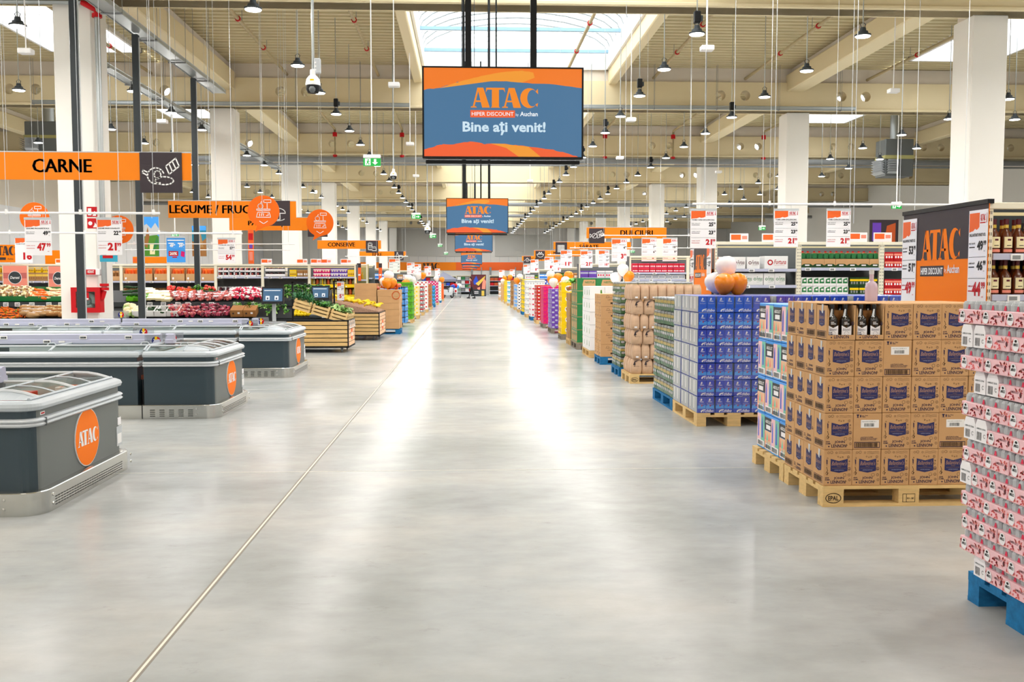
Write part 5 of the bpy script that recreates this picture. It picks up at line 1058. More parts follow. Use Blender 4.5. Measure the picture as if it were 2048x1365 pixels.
# ---------------------------------------------------------------- hanging department signs
IC = {'meat': [arc(.38, .42, .2, .2, 20, 300, 12), [(.2, .5), (.08, .56), (.06, .5), (.16, .44)], arc(.42, .45, .08, .1, 0, 340, 9), arc(.58, .3, .22, .1, 0, 350, 14), [(.62, .66), (.86, .86), (.94, .66), (.7, .46), (.62, .66)], [(.7, .72), (.78, .52)], [(.78, .78), (.86, .6)]],
      'veg': [arc(.55, .5, .28, .2, 0, 180, 9) + [(.27, .5), (.83, .5)], [(.47, .5), (.45, .25), (.62, .25), (.62, .5)], arc(.2, .7, .15, .15, -60, 120, 8), arc(.5, .3, .3, .1, 200, 340, 8)],
      'bread': [arc(.5, .5, .35, .2, 0, 345, 14), [(.35, .6), (.4, .45)], [(.5, .62), (.55, .45)], [(.62, .6), (.67, .45)]],
      'cans': [arc(.35, .8, .15, .05, 0, 345, 10), [(.2, .8), (.2, .25), (.5, .25), (.5, .8)], arc(.68, .45, .17, .06, 0, 345, 10), [(.51, .45), (.51, .18), (.85, .18), (.85, .45)], [(.2, .6), (.5, .6)], arc(.35, .45, .06, .08, 0, 345, 8)],
      'bottles': [[(.2, .2), (.2, .6), (.28, .7), (.28, .88), (.36, .88), (.36, .7), (.44, .6), (.44, .2), (.2, .2)], [(.55, .2), (.55, .55), (.85, .55), (.85, .2), (.55, .2)], [(.85, .5), (.95, .45), (.95, .3), (.85, .27)]],
      'candy': [arc(.35, .5, .16, .16, 0, 345, 12), [(.2, .5), (.05, .62), (.05, .38), (.2, .5)], [(.25, .42), (.42, .62)], [(.55, .35), (.92, .5), (.8, .85), (.5, .72), (.55, .35)], [(.62, .55), (.88, .66)], [(.68, .4), (.62, .76)], [(.8, .46), (.72, .8)]],
      'chips': [[(.2, .2), (.75, .2), (.75, .75), (.2, .75), (.2, .2)]] + [[(.2 + .11 * i, .2), (.2 + .11 * i, .75)] for i in range(1, 5)] + [[(.2, .2 + .11 * i), (.75, .2 + .11 * i)] for i in range(1, 5)],
      'bowl': [arc(.5, .6, .35, .35, 180, 360, 10) + [(.15, .6)], [(.3, .65), (.4, .85), (.5, .65), (.62, .85), (.7, .65)]], 'house': [[(.1, .35), (.5, .75), (.9, .35)], arc(.5, .35, .16, .12, 0, 345, 10)],
      'scale': [[(.2, .12), (.8, .12), (.74, .34), (.26, .34), (.2, .12)], [(.22, .42), (.78, .42), (.78, .48), (.22, .48), (.22, .42)], [(.66, .48), (.66, .76)], [(.52, .76), (.82, .76), (.82, .88), (.52, .88), (.52, .76)], arc(.38, .6, .11, .11, 0, 345, 12), [(.38, .7), (.42, .8)], [(.34, .18), (.34, .28)], [(.42, .18), (.42, .28)], [(.5, .18), (.5, .28)], [(.62, .2), (.7, .2), (.7, .28)]]}
def icon(g, k, o, w_, h, t=.018, m='white'):
    for p in IC[k]: g.line(p, o, UX, UZ, w_, h, t, m)
def dsign(px0, py0, px1, py1, D, text, tx, ic=None, ikey='meat', lb='', ty=None, cut=None):
    a, b = at(px0, py1, D), at(px1, py0, D); t = thing('department_sign', lb, 'sign', (a.x, D, a.z)); w_, h = b.x - a.x, b.z - a.z; s_ = FX / D
    g = G(); g.box(0, -.01, 0, w_, .01, h, mat('signorange', 'F58405', .45)); g.box(0, -.012, h - .012, w_, .012, h + .004, 'lightgrey'); g.obj('panel', t)
    if text:
        x0, x1 = at(tx[0], py1, D).x - a.x, at(tx[1], py1, D).x - a.x; z0, z1 = (.26, .74) if ty is None else ty
        g = G(); [g.text(text, (x0 + dx * h, -.012, h * z0), UX, UZ, x1 - x0, h * (z1 - z0), 'brownink') for dx in (-.022, -.007, .008, .022)]; g.obj('lettering', t)
    if ic:
        c, d = at(ic[0], ic[3], D), at(ic[2], ic[1], D); g = G(); g.box(c.x - a.x, -.03, c.z - a.z, d.x - a.x, -.012, d.z - a.z, 'plum'); o = g.obj('icon_panel', t); o['label'] = 'dark square with a white line drawing'
        g = G(); icon(g, ikey, (c.x - a.x, -.032, c.z - a.z), d.x - c.x, d.z - c.z, .018 if D < 40 else .03); g.obj('icon', o)
    g = G()
    for x in (w_ * .08, w_ * .92): g.cyl((x, 0, h), (x, 0, DECK - a.z), .004, 'lightgrey', 4)
    g.obj('cable', t); return t
dsign(-90, 305, 382, 359, 14.0, 'CARNE', (67, 184), (282, 306, 364, 386), 'meat', 'long orange CARNE sign with a dark meat drawing, top left')
dsign(337, 402, 592, 436, 22.0, 'LEGUME / FRUCTE', (340, 526), (528, 402, 580, 452), 'veg', 'orange LEGUME / FRUCTE sign with a dark mushroom drawing')
dsign(459, 435, 660, 461, 29.6, 'PANIFICAȚIE', (497, 580), (616, 436, 655, 474), 'bread', 'orange sign reading PANIFICAȚIE, half hidden by the vegetable sign')
dsign(635, 481, 762, 498, 45, 'CONSERVE', (656, 710), (732, 482, 756, 506), 'cans', 'orange CONSERVE sign with a dark can drawing')
dsign(719, 503, 812, 514, 64, 'BERE', (745, 764), (789, 503, 807, 521), 'bottles', 'orange BERE sign far down the left side', (.15, .7))
dsign(1173, 455, 1333, 477, 36, 'DULCIURI', (1241, 1305), (1178, 457, 1209, 487), 'candy', 'orange DULCIURI sign with a dark candy drawing')
dsign(1107, 484, 1262, 499, 47.5, 'SĂRATE', (1159, 1197), (1111, 485, 1134, 509), 'chips', 'orange SĂRATE sign with a dark cracker drawing', (.1, .8))
dsign(1068, 501, 1170, 513, 62, 'MIC DEJUN', (1107, 1140), (1071, 502, 1090, 519), 'bowl', 'orange sign with a dark bowl drawing, far right side', (.1, .8))
dsign(1044, 512, 1110, 522, 77, 'CASĂ', (1063, 1084), (1047, 513, 1062, 527), 'house', 'small orange sign with a dark house drawing, farthest on the right', (.1, .8))
def round_sign(px, py, r, D, lb, tail=True, ik='scale'):
    p = at(px, py, D); rr = r / FX * D; t = thing('round_sign', lb, 'sign', (p.x, D, p.z), 0, 'round orange scale signs'); g = G(); g.prism([(x * rr, y * rr) for x, y in arc(0, 0, 1, 1, -60, 240, 40)] + ([(-.42 * rr, -.93 * rr), (-.55 * rr, -1.3 * rr), (.0, -1.0 * rr)] if tail else arc(0, 0, rr, rr, 240, 300, 8)), -.008, .008, mat('signorange2', 'F26A05', .45)); g.obj('disc', t)
    g = G(); icon(g, ik, (-rr * .75, -.01, -rr * .55), rr * 1.5, rr * 1.45, .013); g.line([(-.25, -.62), (0, -.78), (.25, -.62)], (0, -.01, 0), UX, UZ, rr, rr, .013, 'white'); g.obj('icon', t); g = G(); g.cyl((0, 0, rr * .9), (0, 0, DECK - p.z), .003, 'lightgrey', 4); g.obj('cable', t)
round_sign(69, 434, 28, 20.6, 'round orange scale sign behind the 47.99 poster'); round_sign(527, 423, 31, 20.5, 'round orange scale sign over the vegetable sign, with a speech tail')
round_sign(640, 446, 26.5, 23.5, 'round orange scale sign left of the CONSERVE sign'); round_sign(238, 460, 28, 21.9, 'round orange scale sign half hidden by the hydrant pillar')
# ---------------------------------------------------------------- price posters on white rails
def price(g, s_, x, z, h, m, w_):
    a, b = s_.split('.') if '.' in s_ else (s_, ''); n = len(a); wd = h * .56 * n
    xs = x - wd - (h * .58 if b else 0); g.text(a, (xs, -.0035, z), UX, UZ, wd, h, m, .05)
    if b: g.text(b, (xs + wd + h * .04, -.0035, z + h * .5), UX, UZ, h * .52, h * .5, m, .04); g.text('LEI', (xs + wd + h * .15, -.0035, z - h * .1), UX, UZ, h * .2, h * .1, m, .02)
def sheet(g, w_, h, pr, title, blue=False):
    g.box(0, -.002, 0, w_, .002, h, 'sky' if blue else 'paper')
    D = lambda p, m, k=1: g.dec([p], (0, -.002 - .0008 * k, 0), UX, UZ, w_, h, m)
    if blue:
        D(rect(.05, .86, .95, .9), 'white'); price(g, pr[0], w_ * .47, h * .6, h * .13, 'white', w_); price(g, pr[1], w_ * .97, h * .6, h * .13, 'white', w_); D(rect(.1, .25, .62, .45), 'red'); g.text('20%', (w_ * .16, -.0045, h * .29), UX, UZ, w_ * .4, h * .12, 'white', .04); D(rect(.3, .18, .55, .23), 'red'); D([(.75, .25), (.95, .2), (.97, .42), (.78, .45)], 'magenta'); D(rect(.1, .74, .4, .78), 'white'); D(rect(.6, .74, .9, .78), 'white'); return
    D([(.03, .97), (.58, .97), (.58, .82), (.5, .8), (.42, .79), (.35, .805), (.25, .78), (.12, .775), (.03, .765)], 'orange2'); D(rect(.58, .83, .97, .97), 'paper'); g.logo((w_ * .61, -.0036, h * .88), UX, UZ, w_ * .3, h * .07, 'red'); D(rect(.61, .855, .9, .868), 'red', 2); D([(.94, .86), (.97, .86), (.97, .96), (.955, .96)], 'red', 2)
    g.text(title, (w_ * .06, -.0035, h * .72), UX, UZ, w_ * .86, h * .035, 'black', .03); n = len(pr)
    zz = {1: [.12], 2: [.55, .12], 3: [.57, .36, .09]}[n]; hs = {1: [.3], 2: [.12, .22], 3: [.105, .105, .15]}[n]
    for i, s_ in enumerate(pr):
        m = 'red' if i == n - 1 else 'black'; z = zz[i]; price(g, s_, w_ * .97, h * (z - .0), h * hs[i], m, w_)
        if n == 1: continue
        g.text('PREȚ / BUCATĂ' if i == 0 else 'CUMPERI %d BUCĂȚI' % (i + 1 if n < 3 else 3 * i), (w_ * .05, -.0035, h * (z + hs[i] * .6)), UX, UZ, w_ * .33, h * .028, m, .03); D(rect(.05, z + hs[i] * .3, .36, z + hs[i] * .3 + .012), m); 
        if i: D(rect(.04, z + hs[i] + .035, .96, z + hs[i] + .04), 'black')
def poster(px0, py0, px1, py1, D, pr, title, lb, rail=None, blue=False, rot=0):
    a, b = at(px0, py1, D), at(px1, py0, D); t = thing('price_poster', lb, 'price poster', (a.x, D, a.z), rot, 'hanging price posters'); w_, h = b.x - a.x, b.z - a.z
    g = G(); sheet(g, w_, h, pr, title, blue); g.obj('sheet', t); g = G(); g.box(-.004, -.006, h - .012, w_ + .004, .006, h + .02, 'lightgrey')
    if rail: z = at(px0, rail, D).z - a.z; g.cyl((w_ * .3, 0, h), (w_ * .3, 0, z), .002, 'lightgrey', 4); g.cyl((w_ * .7, 0, h), (w_ * .7, 0, z), .002, 'lightgrey', 4)
    g.obj('hanger', t)
def rail(px0, px1, py, D, lb, r=.017, n=3):
    a, b = at(px0, py, D), at(px1, py, D); t = thing('poster_rail', lb, 'rail', (a.x, D, a.z), 0, 'white poster rails'); L = b.x - a.x; g = G(); g.cyl((0, 0, 0), (L, 0, 0), r, 'white', 8); g.obj('rod', t)
    for i in range(n):
        x = L * (.04 + .92 * i / (n - 1)); g = G(); g.cyl((x, 0, 0), (x, 0, DECK - a.z), .0035, 'lightgrey', 4); g.box(x - .015, -.015, -.02, x + .015, .015, .05, 'white'); g.obj('cable', t)
rail(1385, 1950, 408, 15.05, 'white poster rail over the roasted coffee shelves', n=5)
TQ = 'TCHIBO CAFEA EXCLUSIVE 500G'
poster(1380, 420, 1433, 497, 15.0, ('25.99', '23.99', '21.99'), TQ, 'white 21.99 price poster above the balloon cluster', 408)
poster(1547, 420, 1597, 494, 15.3, ('25.99', '23.99', '21.99'), TQ, 'white 21.99 price poster, middle of the three alike', 408)
poster(1652, 420, 1702, 494, 15.3, ('25.99', '23.99', '21.99'), TQ, 'white 21.99 price poster, nearest the large orange panel', 408)
rail(0, 320, 426, 13.6, 'upper white poster rail at the left, in front of the pillar'); rail(0, 485, 466, 17.1, 'second white poster rail at the left', n=4); rail(255, 590, 488, 22.6, 'third white poster rail above the vegetables', .012); rail(250, 580, 500, 26.3, 'fourth white poster rail above the vegetables', .012)
poster(51, 438, 102, 511, 13.6, ('49.99', '47.99'), 'LEGUME PROASPETE RO', 'white 47.99 price poster at the left edge', 426); poster(195, 438, 243, 510, 13.6, ('22.99', '21.99'), 'LEGUME ARDEI CONGELATE', 'white 21.99 price poster on the hydrant pillar', 426)
poster(31, 475, 64, 526, 17.1, ('16.',), 'CARTOFI ALBI', 'white poster with a big red 16, far left', 466); poster(334, 475, 370, 525, 17.3, ('49.99', '39.99'), '', 'blue poster with a red 20% tag above the radishes', 466, True)
poster(436, 478, 470, 526, 17.3, ('57.99', '54.99'), 'CARNE DE PUI', 'white 54.99 price poster above the red peppers', 466)
g = G(); a, b = at(200, 524, 13.6), at(235, 511, 13.6); g.box(0, -.002, 0, b.x - a.x, .002, b.z - a.z, 'turq'); g.box(.04, -.004, .05, .18, -.002, .09, 'red'); tag(g.obj('promo_card', loc=(a.x, 13.6, a.z)), 'small turquoise card hanging under the 21.99 poster', 'card')
rail(1200, 1385, 471, 25.6, 'white poster rail in front of the DULCIURI sign', .013); rail(1140, 1385, 496, 33.5, 'white poster rail below the SĂRATE sign', .014); rail(690, 816, 513, 36, 'white poster rail below the BERE sign', .014); rail(1095, 1240, 510, 43, 'white poster rail farther down on the right', .015)
for px0, py0, px1, py1, D, pr, lb in ((1223, 478, 1254, 523, 25.6, ('4.99', '3.99'), 'white 3.99 price poster, left of three under the sweets sign'), (1283, 477, 1313, 523, 25.6, ('7.99', '6.99', '6.19'), 'white 6.19 price poster, middle of three under the sweets sign'), (1325, 477, 1355, 523, 25.6, ('10.99', '9.99', '8.99'), 'white 8.99 price poster, right of three under the sweets sign'),
    (1121, 501, 1144, 536, 33.5, ('13.99', '11.99'), 'white 11.99 price poster over the yellow cartons'), (1161, 502, 1185, 536, 33.5, ('23.99', '21.99'), 'white 21.99 price poster over the green cartons'), (1197, 501, 1219, 535, 33.5, ('12.99', '11.99', '10.99'), 'white 10.99 price poster left of the 3.99 one'),
    (1089, 515, 1107, 540, 43, ('2.99', '1.99'), 'white 1.99 price poster far right'), (1107, 520, 1122, 544, 43, ('6.99', '5.99'), 'white 5.99 price poster far right'), (1061, 520, 1077, 545, 52, ('9.99', '8.99'), 'white 8.99 price poster farther right'), (1047, 530, 1060, 548, 60, ('4.99', '3.99'), 'small white price poster far right, right one'), (1020, 540, 1030, 553, 80, ('4.99', '3.99'), 'tiny white price poster at the end of the right row'), (998, 541, 1009, 555, 80, ('4.99', '2.99'), 'tiny white price poster near the far wall'),
    (778, 518, 800, 547, 36, ('9.99', '7.99', '4.79'), 'white 4.79 price poster over the brown boxes'), (814, 526, 829, 549, 50, ('3.99', '2.99'), 'white 2.99 price poster far left'), (829, 529, 842, 550, 54, ('8.99', '6.99'), 'white 6.99 price poster far left'), (849, 533, 862, 552, 62, ('6.99', '5.99'), 'white 5.99 price poster far left'), (870, 538, 880, 553, 78, ('4.99', '4.59'), 'tiny white price poster by the grey tent')):
    poster(px0, py0, px1, py1, D, pr, 'OFERTA SPECIALĂ', lb)
poster(674.5, 565, 688, 601, 24.28, ('7.99', '5.99'), 'BANANE', 'narrow white 5.99 poster on the stand behind the bananas')
# exit signs
def exit_sign(px, py, w_px, D, lb, ar, L=1):
    p = at(px, py, D); w_ = w_px / FX * D; h = w_ * .66; t = thing('exit_sign', lb, 'exit sign', (p.x, D, p.z), 0, 'green exit signs'); g = G(); g.box(-w_ / 2, -.03, h * .18, w_ / 2, .03, h * .5, 'white', .01); g.obj('case', t)
    g = G(); g.box(-w_ / 2, -.012, -h * .5, w_ / 2, .012, h * .18, 'exitgreen'); o = Vector((-w_ / 2, -.013, -h * .5)); D_ = lambda P, m, k=1: g.dec(P, o - UY * .001 * k, UX, UZ, w_, h * .68, m)
    D_([rect(.1, .1, .42, .95)], 'exitwhite'); D_([arc(.29, .78, .05, .08, 0, 345, 10), [(.2, .65), (.32, .68), (.3, .45), (.22, .45)], [(.22, .45), (.28, .45), (.36, .3), (.34, .15), (.3, .15), (.31, .27)], [(.22, .47), (.26, .42), (.2, .2), (.14, .18), (.14, .22), (.18, .25)], [(.3, .65), (.38, .55), (.37, .5), (.29, .58)]], 'exitgreen', 2)
    c = [(.68, .15), (.86, .5), (.75, .48), (.75, .9), (.61, .9), (.61, .48), (.5, .5)] if ar == 'd' else [(.9, .52), (.72, .85), (.72, .62), (.5, .62), (.5, .42), (.72, .42), (.72, .2)]
    D_([c], 'exitwhite'); g.obj('face', t); g = G(); g.cyl((0, 0, h * .5), (0, 0, DECK - p.z), .012 if D < 30 else .016, 'white', 6); g.obj('rod', t)
for a in ((744, 321, 34, 18, 'green exit sign with a down arrow, left of the big screen', 'd'), (832, 432, 18, 40, 'green exit sign with a right arrow, left of the second screen', 'r'), (865.5, 472, 13, 54, 'green exit sign, third down the aisle', 'r'), (880, 491, 9, 70, 'green exit sign, fourth down the aisle', 'r'), (892, 507, 8, 86, 'green exit sign, farthest down the aisle', 'r'), (1793, 411, 21, 33, 'green exit sign left of the large orange panel', 'r'), (1524, 456, 14, 40, 'green exit sign above the white coffee boxes', 'r'), (350, 469, 14, 30, 'green exit sign above the blue 20% poster', 'r'), (1265, 503, 9, 60, 'green exit sign among the right-hand posters', 'r')): exit_sign(*a)
# cameras
def ptz(px, py, D, s_, lb, box):
    p = at(px, py, D); t = thing('dome_camera', lb, 'camera', (p.x, D, p.z)); g = G(); g.lathe([(.03 * s_, .19 * s_), (.045 * s_, .18 * s_), (.045 * s_, .1 * s_), (.06 * s_, .09 * s_), (.1 * s_, .04 * s_), (.115 * s_, -.03 * s_), (.115 * s_, -.055 * s_), (.1 * s_, -.06 * s_)], 'white', 18); g.obj('hood', t, smooth=True)
    g = G(); g.lathe([(.105 * s_, -.055 * s_), (.105 * s_, -.12 * s_), (.08 * s_, -.17 * s_), (0, -.18 * s_)], 'black', 16); g.ell((.0, -.06 * s_, -.12 * s_), (.06 * s_, .06 * s_, .06 * s_), 'midgrey', 10); g.obj('dome', t, smooth=True)
    g = G(); g.box(-.03 * s_, -.11 * s_, .0, .03 * s_, -.1 * s_, .025 * s_, 'yellow'); g.obj('sticker', t); g = G(); g.cyl((.0, .03, .1 * s_), (.0, .03, DECK - p.z), .022 if s_ > .9 else .02, 'galv', 8); g.obj('pole', t)
    if box: g = G(); g.box(.02, -.02, .13, .12, .05, .36, 'lightgrey', .012); [g.cyl((.045, -.025, .18 + .055 * i), (.045, -.015, .18 + .055 * i), .014, 'white', 8) for i in range(3)]; g.obj('junction_box', t)
ptz(626, 164, 15.0, 1.0, 'white dome camera with a dark globe, near top left', True); ptz(787, 349, 30, .9, 'small white dome camera left of the big screen', False); ptz(855, 458, 42, 1.2, 'white dome camera with a dark globe down the aisle', True)
# ---------------------------------------------------------------- gondola shelving
def bay(x0, x1, y, shelves, lb, top=2.2, dp=.62, ux=True, labels=True, back='midgrey'):
    t = thing('shelf_unit', lb, 'shelving', (x0, y, 0), 0, 'shelf units'); w_ = x1 - x0; g = G(); g.box(.0, dp - .02, .05, w_, dp, top, back); g.box(0, .02, 0, w_, dp, .1, 'lightgrey'); g.obj('back_panel', t)
    for X in ((0, w_ - .04) if ux else (0,)):
        g = G(); g.box(X, 0, 0, X + .04, .05, top, 'cream')
        if y < 20:
            for i in range(34): g.box(X + .01, -.001, .3 + i * .055, X + .015, 0, .325 + i * .055, 'black'); g.box(X + .025, -.001, .3 + i * .055, X + .03, 0, .325 + i * .055, 'black')
        g.obj('upright', t)
    g = G(); g.box(.0, -.01, top - .05, w_, .04, top, 'cream', .004); g.box(.04, .02, top - .1, w_ - .04, .05, top - .075, 'cream2'); g.obj('top_beam', t)
    for z in shelves:
        g = G(); g.box(.04, .0, z - .035, w_ - .04, dp - .03, z, 'midgrey'); g.box(.04, -.02, z - .05, w_ - .04, .0, z, 'lavender', .003); o = g.obj('shelf', t)
        if labels:
            n = max(2, int(w_ / .45))
            for i in range(n): g = G(); x = .08 + (w_ - .25) * i / n + R.uniform(0, .1); g.box(x, -.03, z - .055, x + .1, -.02, z - .005, 'white', .003); g.box(x + .012, -.032, z - .045, x + .075, -.03, z - .015, 'grey'); g.obj('price_label', o)
def row_on(k, x0, x1, y, z, step, lb, cat, grp, n=None, jx=.004):
    n = n or int((x1 - x0) / step + .01)
    for i in range(n): k.put((x0 + i * step + R.uniform(-jx, jx), y + R.uniform(0, .012), z), R.uniform(-.015, .015), '%s, %s from the left' % (lb, nth(i)), cat, grp)
# near right: spirits
bay(4.012, 5.37, 7.2, (.4, .9, 1.44, 1.757), 'cream shelf unit of amber bottles at the right edge', 2.15, dp=.5, back='darkgrey'); g = G()
g.lathe([(0, 0), (.043, 0), (.046, .01), (.046, .13), (.04, .155), (.02, .185), (.018, .2)], mat('whiskyglass', '5A2408', .08, coat=.5), 16); t = thing('amber_bottle', '', 'bottle'); g.obj('glass', t, smooth=True); g = G(); g.lathe([(.0175, .2), (.0175, .225)], 'gold', 12); g.lathe([(.0175, .225), (.0185, .27), (0, .271)], 'wine', 12); g.obj('cap', t, smooth=True)
g = G(); n = 9
for (za, zb, m, r, s_) in ((.045, .13, 'cream2', .0468, .8), (.012, .034, 'coral', .0468, .9), (.1, .115, 'wine', .0471, .3), (.06, .066, 'brownink', .0471, .4)):
    A = [-PI / 2 + s_ * (2 * i / n - 1) for i in range(n + 1)]; V = [(r * math.cos(q_), r * math.sin(q_), z) for q_ in A for z in (za, zb)]; g.add(V, [(2 * i, 2 * i + 2, 2 * i + 3, 2 * i + 1) for i in range(n)], m)
g.obj('label', t, smooth=True); kam = K(t)
for s_, z in (('upper', 1.757), ('lower', 1.44)):
    for r_ in range(2):
        for i in range(4 if r_ else 3): kam.put((4.10 + .098 * i + .03 * r_, 7.27 + .11 * r_, z), R.uniform(-.1, .1), 'amber bottle with a red cap on the %s shelf, %s row, %s from the left' % (s_, ('front', 'second')[r_], nth(i)), 'bottle', 'amber bottles at the right edge')
for s_, z in (('upper', 1.757), ('lower', 1.44)):
    g = G(); g.box(0, 0, 0, .3, .3, .25, 'darkgrey'); g.box(.06, -.004, .02, .3, -.001, .25, 'cardboard'); g.box(.0, -.006, .17, .16, -.004, .21, 'lightgrey'); g.text('STG', (.06, -.0075, .175), UX, UZ, .09, .03, 'royal', .04); tag(g.obj('carton', loc=(4.44, 7.25, z)), 'dark carton with a printed side beside the bottles, %s shelf' % s_, 'carton')
# large orange end panels
def end_panel(X, ya, yb, z0, z1, lb, posters, bottle_=False):
    t = thing('end_panel', lb, 'sign panel', (X, yb, 0)); W = yb - ya; g = G(); g.box(-.0, -W, z0, .006, 0, z1, 'sign'); zc = z1 - .40 * (z1 - 1.1); o = Vector((-.0015, 0, 0)); g.box(-.012, -W, z1, .04, .01, z1 + .035, 'black'); g.obj('panel', t)
    g = G(); g.dec([rect(0, zc, W, z1)], (-.0012, 0, 0), NY, UZ, 1, 1, 'plum'); g.logo((-.0025, -W * .25, zc - .0), NY, UZ, W * .46, (z1 - zc) * .62, 'sign'); g.dec([rect(W * .24, zc - .14, W * .53, zc - .05)], (-.0015, 0, 0), NY, UZ, 1, 1, 'plum')
    g.text('HIPER DISCOUNT', (-.0028, -W * .25, zc - .125), NY, UZ, W * .27, .06, 'white', .03); g.text('by', (-.0028, -W * .54, zc - .12), NY, UZ, W * .02, .05, 'white'); g.text('Auchan', (-.0028, -W * .57, zc - .115), NY, UZ, W * .14, .07, 'white', .02)
    if bottle_: g.dec([[(.02, 1.2), (.14, 1.2), (.14, 1.48), (.1, 1.54), (.1, 1.68), (.06, 1.68), (.06, 1.54), (.02, 1.48)]], (-.0015, 0, 0), NY, UZ, 1.35, 1, 'whisky'); g.dec([[(.02, 1.3), (.08, 1.24), (.14, 1.3), (.14, 1.44), (.08, 1.38), (.02, 1.42)]], (-.0025, 0, 0), NY, UZ, 1.35, 1, 'paper')
    g.obj('print', t)
    for f0, f1, pr in posters:
        g = G(); sheet(g, W * (f1 - f0), .74, pr, "BALLANTINE'S FINEST 0.7L"); g.xf(Matrix.Translation((-.006, -W * f0, z1 - .78)) @ Matrix.Rotation(-PI / 2, 4, 'Z')); o = g.obj('price_sheet', t); o['label'] = 'white price sheet'
end_panel(4.0, 7.17, 8.6, .1, 2.14, 'large orange and dark ATAC panel above the whisky cartons', ((.0, .19, ('53.99', '51.99', '49.99')), (.81, 1.0, ('49.99', '46.99', '44.99'))), True)
end_panel(4.1, 15.9, 17.4, .1, 2.16, 'narrow looking orange ATAC panel behind the balloon cluster', ((.0, .19, ('25.99', '21.99')), (.81, 1.0, ('25.99', '21.99'))))
# roasted coffee shelves, right
bay(4.16, 5.60, 15.9, (.5, 1.0, 1.47, 1.745), 'cream shelf unit of white coffee boxes'); bay(5.60, 7.03, 15.9, (.5, .9, 1.30, 1.765), 'cream shelf unit of green coffee packs'); bay(7.03, 8.4, 15.9, (.5, .9, 1.30, 1.765), 'cream shelf unit of red packs beside the large orange panel')
def pr_fort(m):
    def f(g, o, u, v, w_, h): n = u.cross(v).normalized() * .001; g.dec([arc(.24, .5, .12, .12 * w_ / h, 0, 345, 14)], o, u, v, w_, h, m); g.dec([arc(.24, .5, .07, .07 * w_ / h, 0, 345, 10)], o + n, u, v, w_, h, 'white'); g.text('Fortuna', o + u * w_ * .4 + v * h * .36, u, v, w_ * .52, h * .36, m, .01, .3); g.line([(.42, .25), (.85, .3)], o, u, v, w_, h, .003, m)
    return f
k1 = carton('coffee_box', .22, .3, .2, 'white', pr_fort('wine')); row_on(k1, 4.23, 5.05, 15.93, 1.745, .245, 'white coffee box with red lettering, upper shelf', 'box', 'white coffee boxes', 3)
k2 = carton('coffee_box', .40, .3, .215, 'white', pr_fort('red')); k2.put((5.02, 15.93, 1.745), .0, 'large white coffee box with red lettering, right end of the upper shelf', 'box', 'white coffee boxes')
k3 = carton('coffee_box', .185, .3, .2, 'white', pr_fort('green')); row_on(k3, 4.25, 5.2, 15.93, 1.47, .19, 'white coffee box with green lettering, lower shelf', 'box', 'white coffee boxes', 6)
def pr_jac(g, o, u, v, w_, h): g.dec([[(0, .25), (.2, .42), (.8, .42), (1, .25), (1, .98), (0, .98)]], o, u, v, w_, h, 'cardboard'); g.dec([rect(.3, .2, .7, .34)], o, u, v, w_, h, 'paper')
k4 = carton('coffee_carton', .195, .3, .15, 'darkleaf', pr_jac); row_on(k4, 5.66, 7.0, 15.93, 1.765, .196, 'dark green and tan coffee carton on the upper shelf', 'carton', 'green and tan cartons', 7)
g = G()
for i in range(2): g.box(.01 + i * .09, 0, .0, .085 + i * .09, .1, .09, 'green', .008); g.box(.015 + i * .09, .002, .09, .08 + i * .09, .09, .105, 'tan', .004); g.cyl((.048 + i * .09, .05, .105), (.048 + i * .09, .05, .13), .02, 'red', 8)
k5 = K(g.obj('coffee_jars')); row_on(k5, 5.66, 7.0, 15.98, 1.917, .196, 'pair of green jars with red lids on the tan cartons', 'jars', 'green jars with red lids', 7)
def pr_gw(g, o, u, v, w_, h):
    for i in range(2): g.dec([[(.06 + .48 * i, .3), (.48 + .48 * i, .3), (.44 + .48 * i, .95), (.1 + .48 * i, .8)]], o, u, v, w_, h, 'green'); g.dec([rect(.2 + .48 * i, .5, .4 + .48 * i, .7)], o + u.cross(v).normalized() * .001, u, v, w_, h, 'white')
k6 = carton('coffee_carton', .2, .3, .145, 'white', pr_gw)
for lv in range(2): row_on(k6, 5.66, 6.5, 15.93, 1.305 + lv * .15, .205, 'green and white coffee carton, %s row on the lower shelf' % ('bottom', 'upper')[lv], 'carton', 'green and white cartons', 4)
k7 = carton('coffee_carton', .155, .3, .145, 'darkleaf', pr_band('yellow', 'grey'))
for lv in range(2): row_on(k7, 6.5, 7.0, 15.93, 1.305 + lv * .15, .16, 'dark green and yellow coffee carton, %s row on the lower shelf' % ('bottom', 'upper')[lv], 'carton', 'dark green and yellow cartons', 3)
k8 = carton('coffee_carton', .15, .3, .13, 'red', pr_band('coral', 'paper'))
for z in (1.305, 1.765):
    for lv in range(2): row_on(k8, 7.1, 7.4, 15.93, z + lv * .135, .155, 'red coffee carton on the %s shelf, %s row' % ('lower' if z < 1.5 else 'upper', ('bottom', 'upper')[lv]), 'carton', 'red coffee cartons', 2)
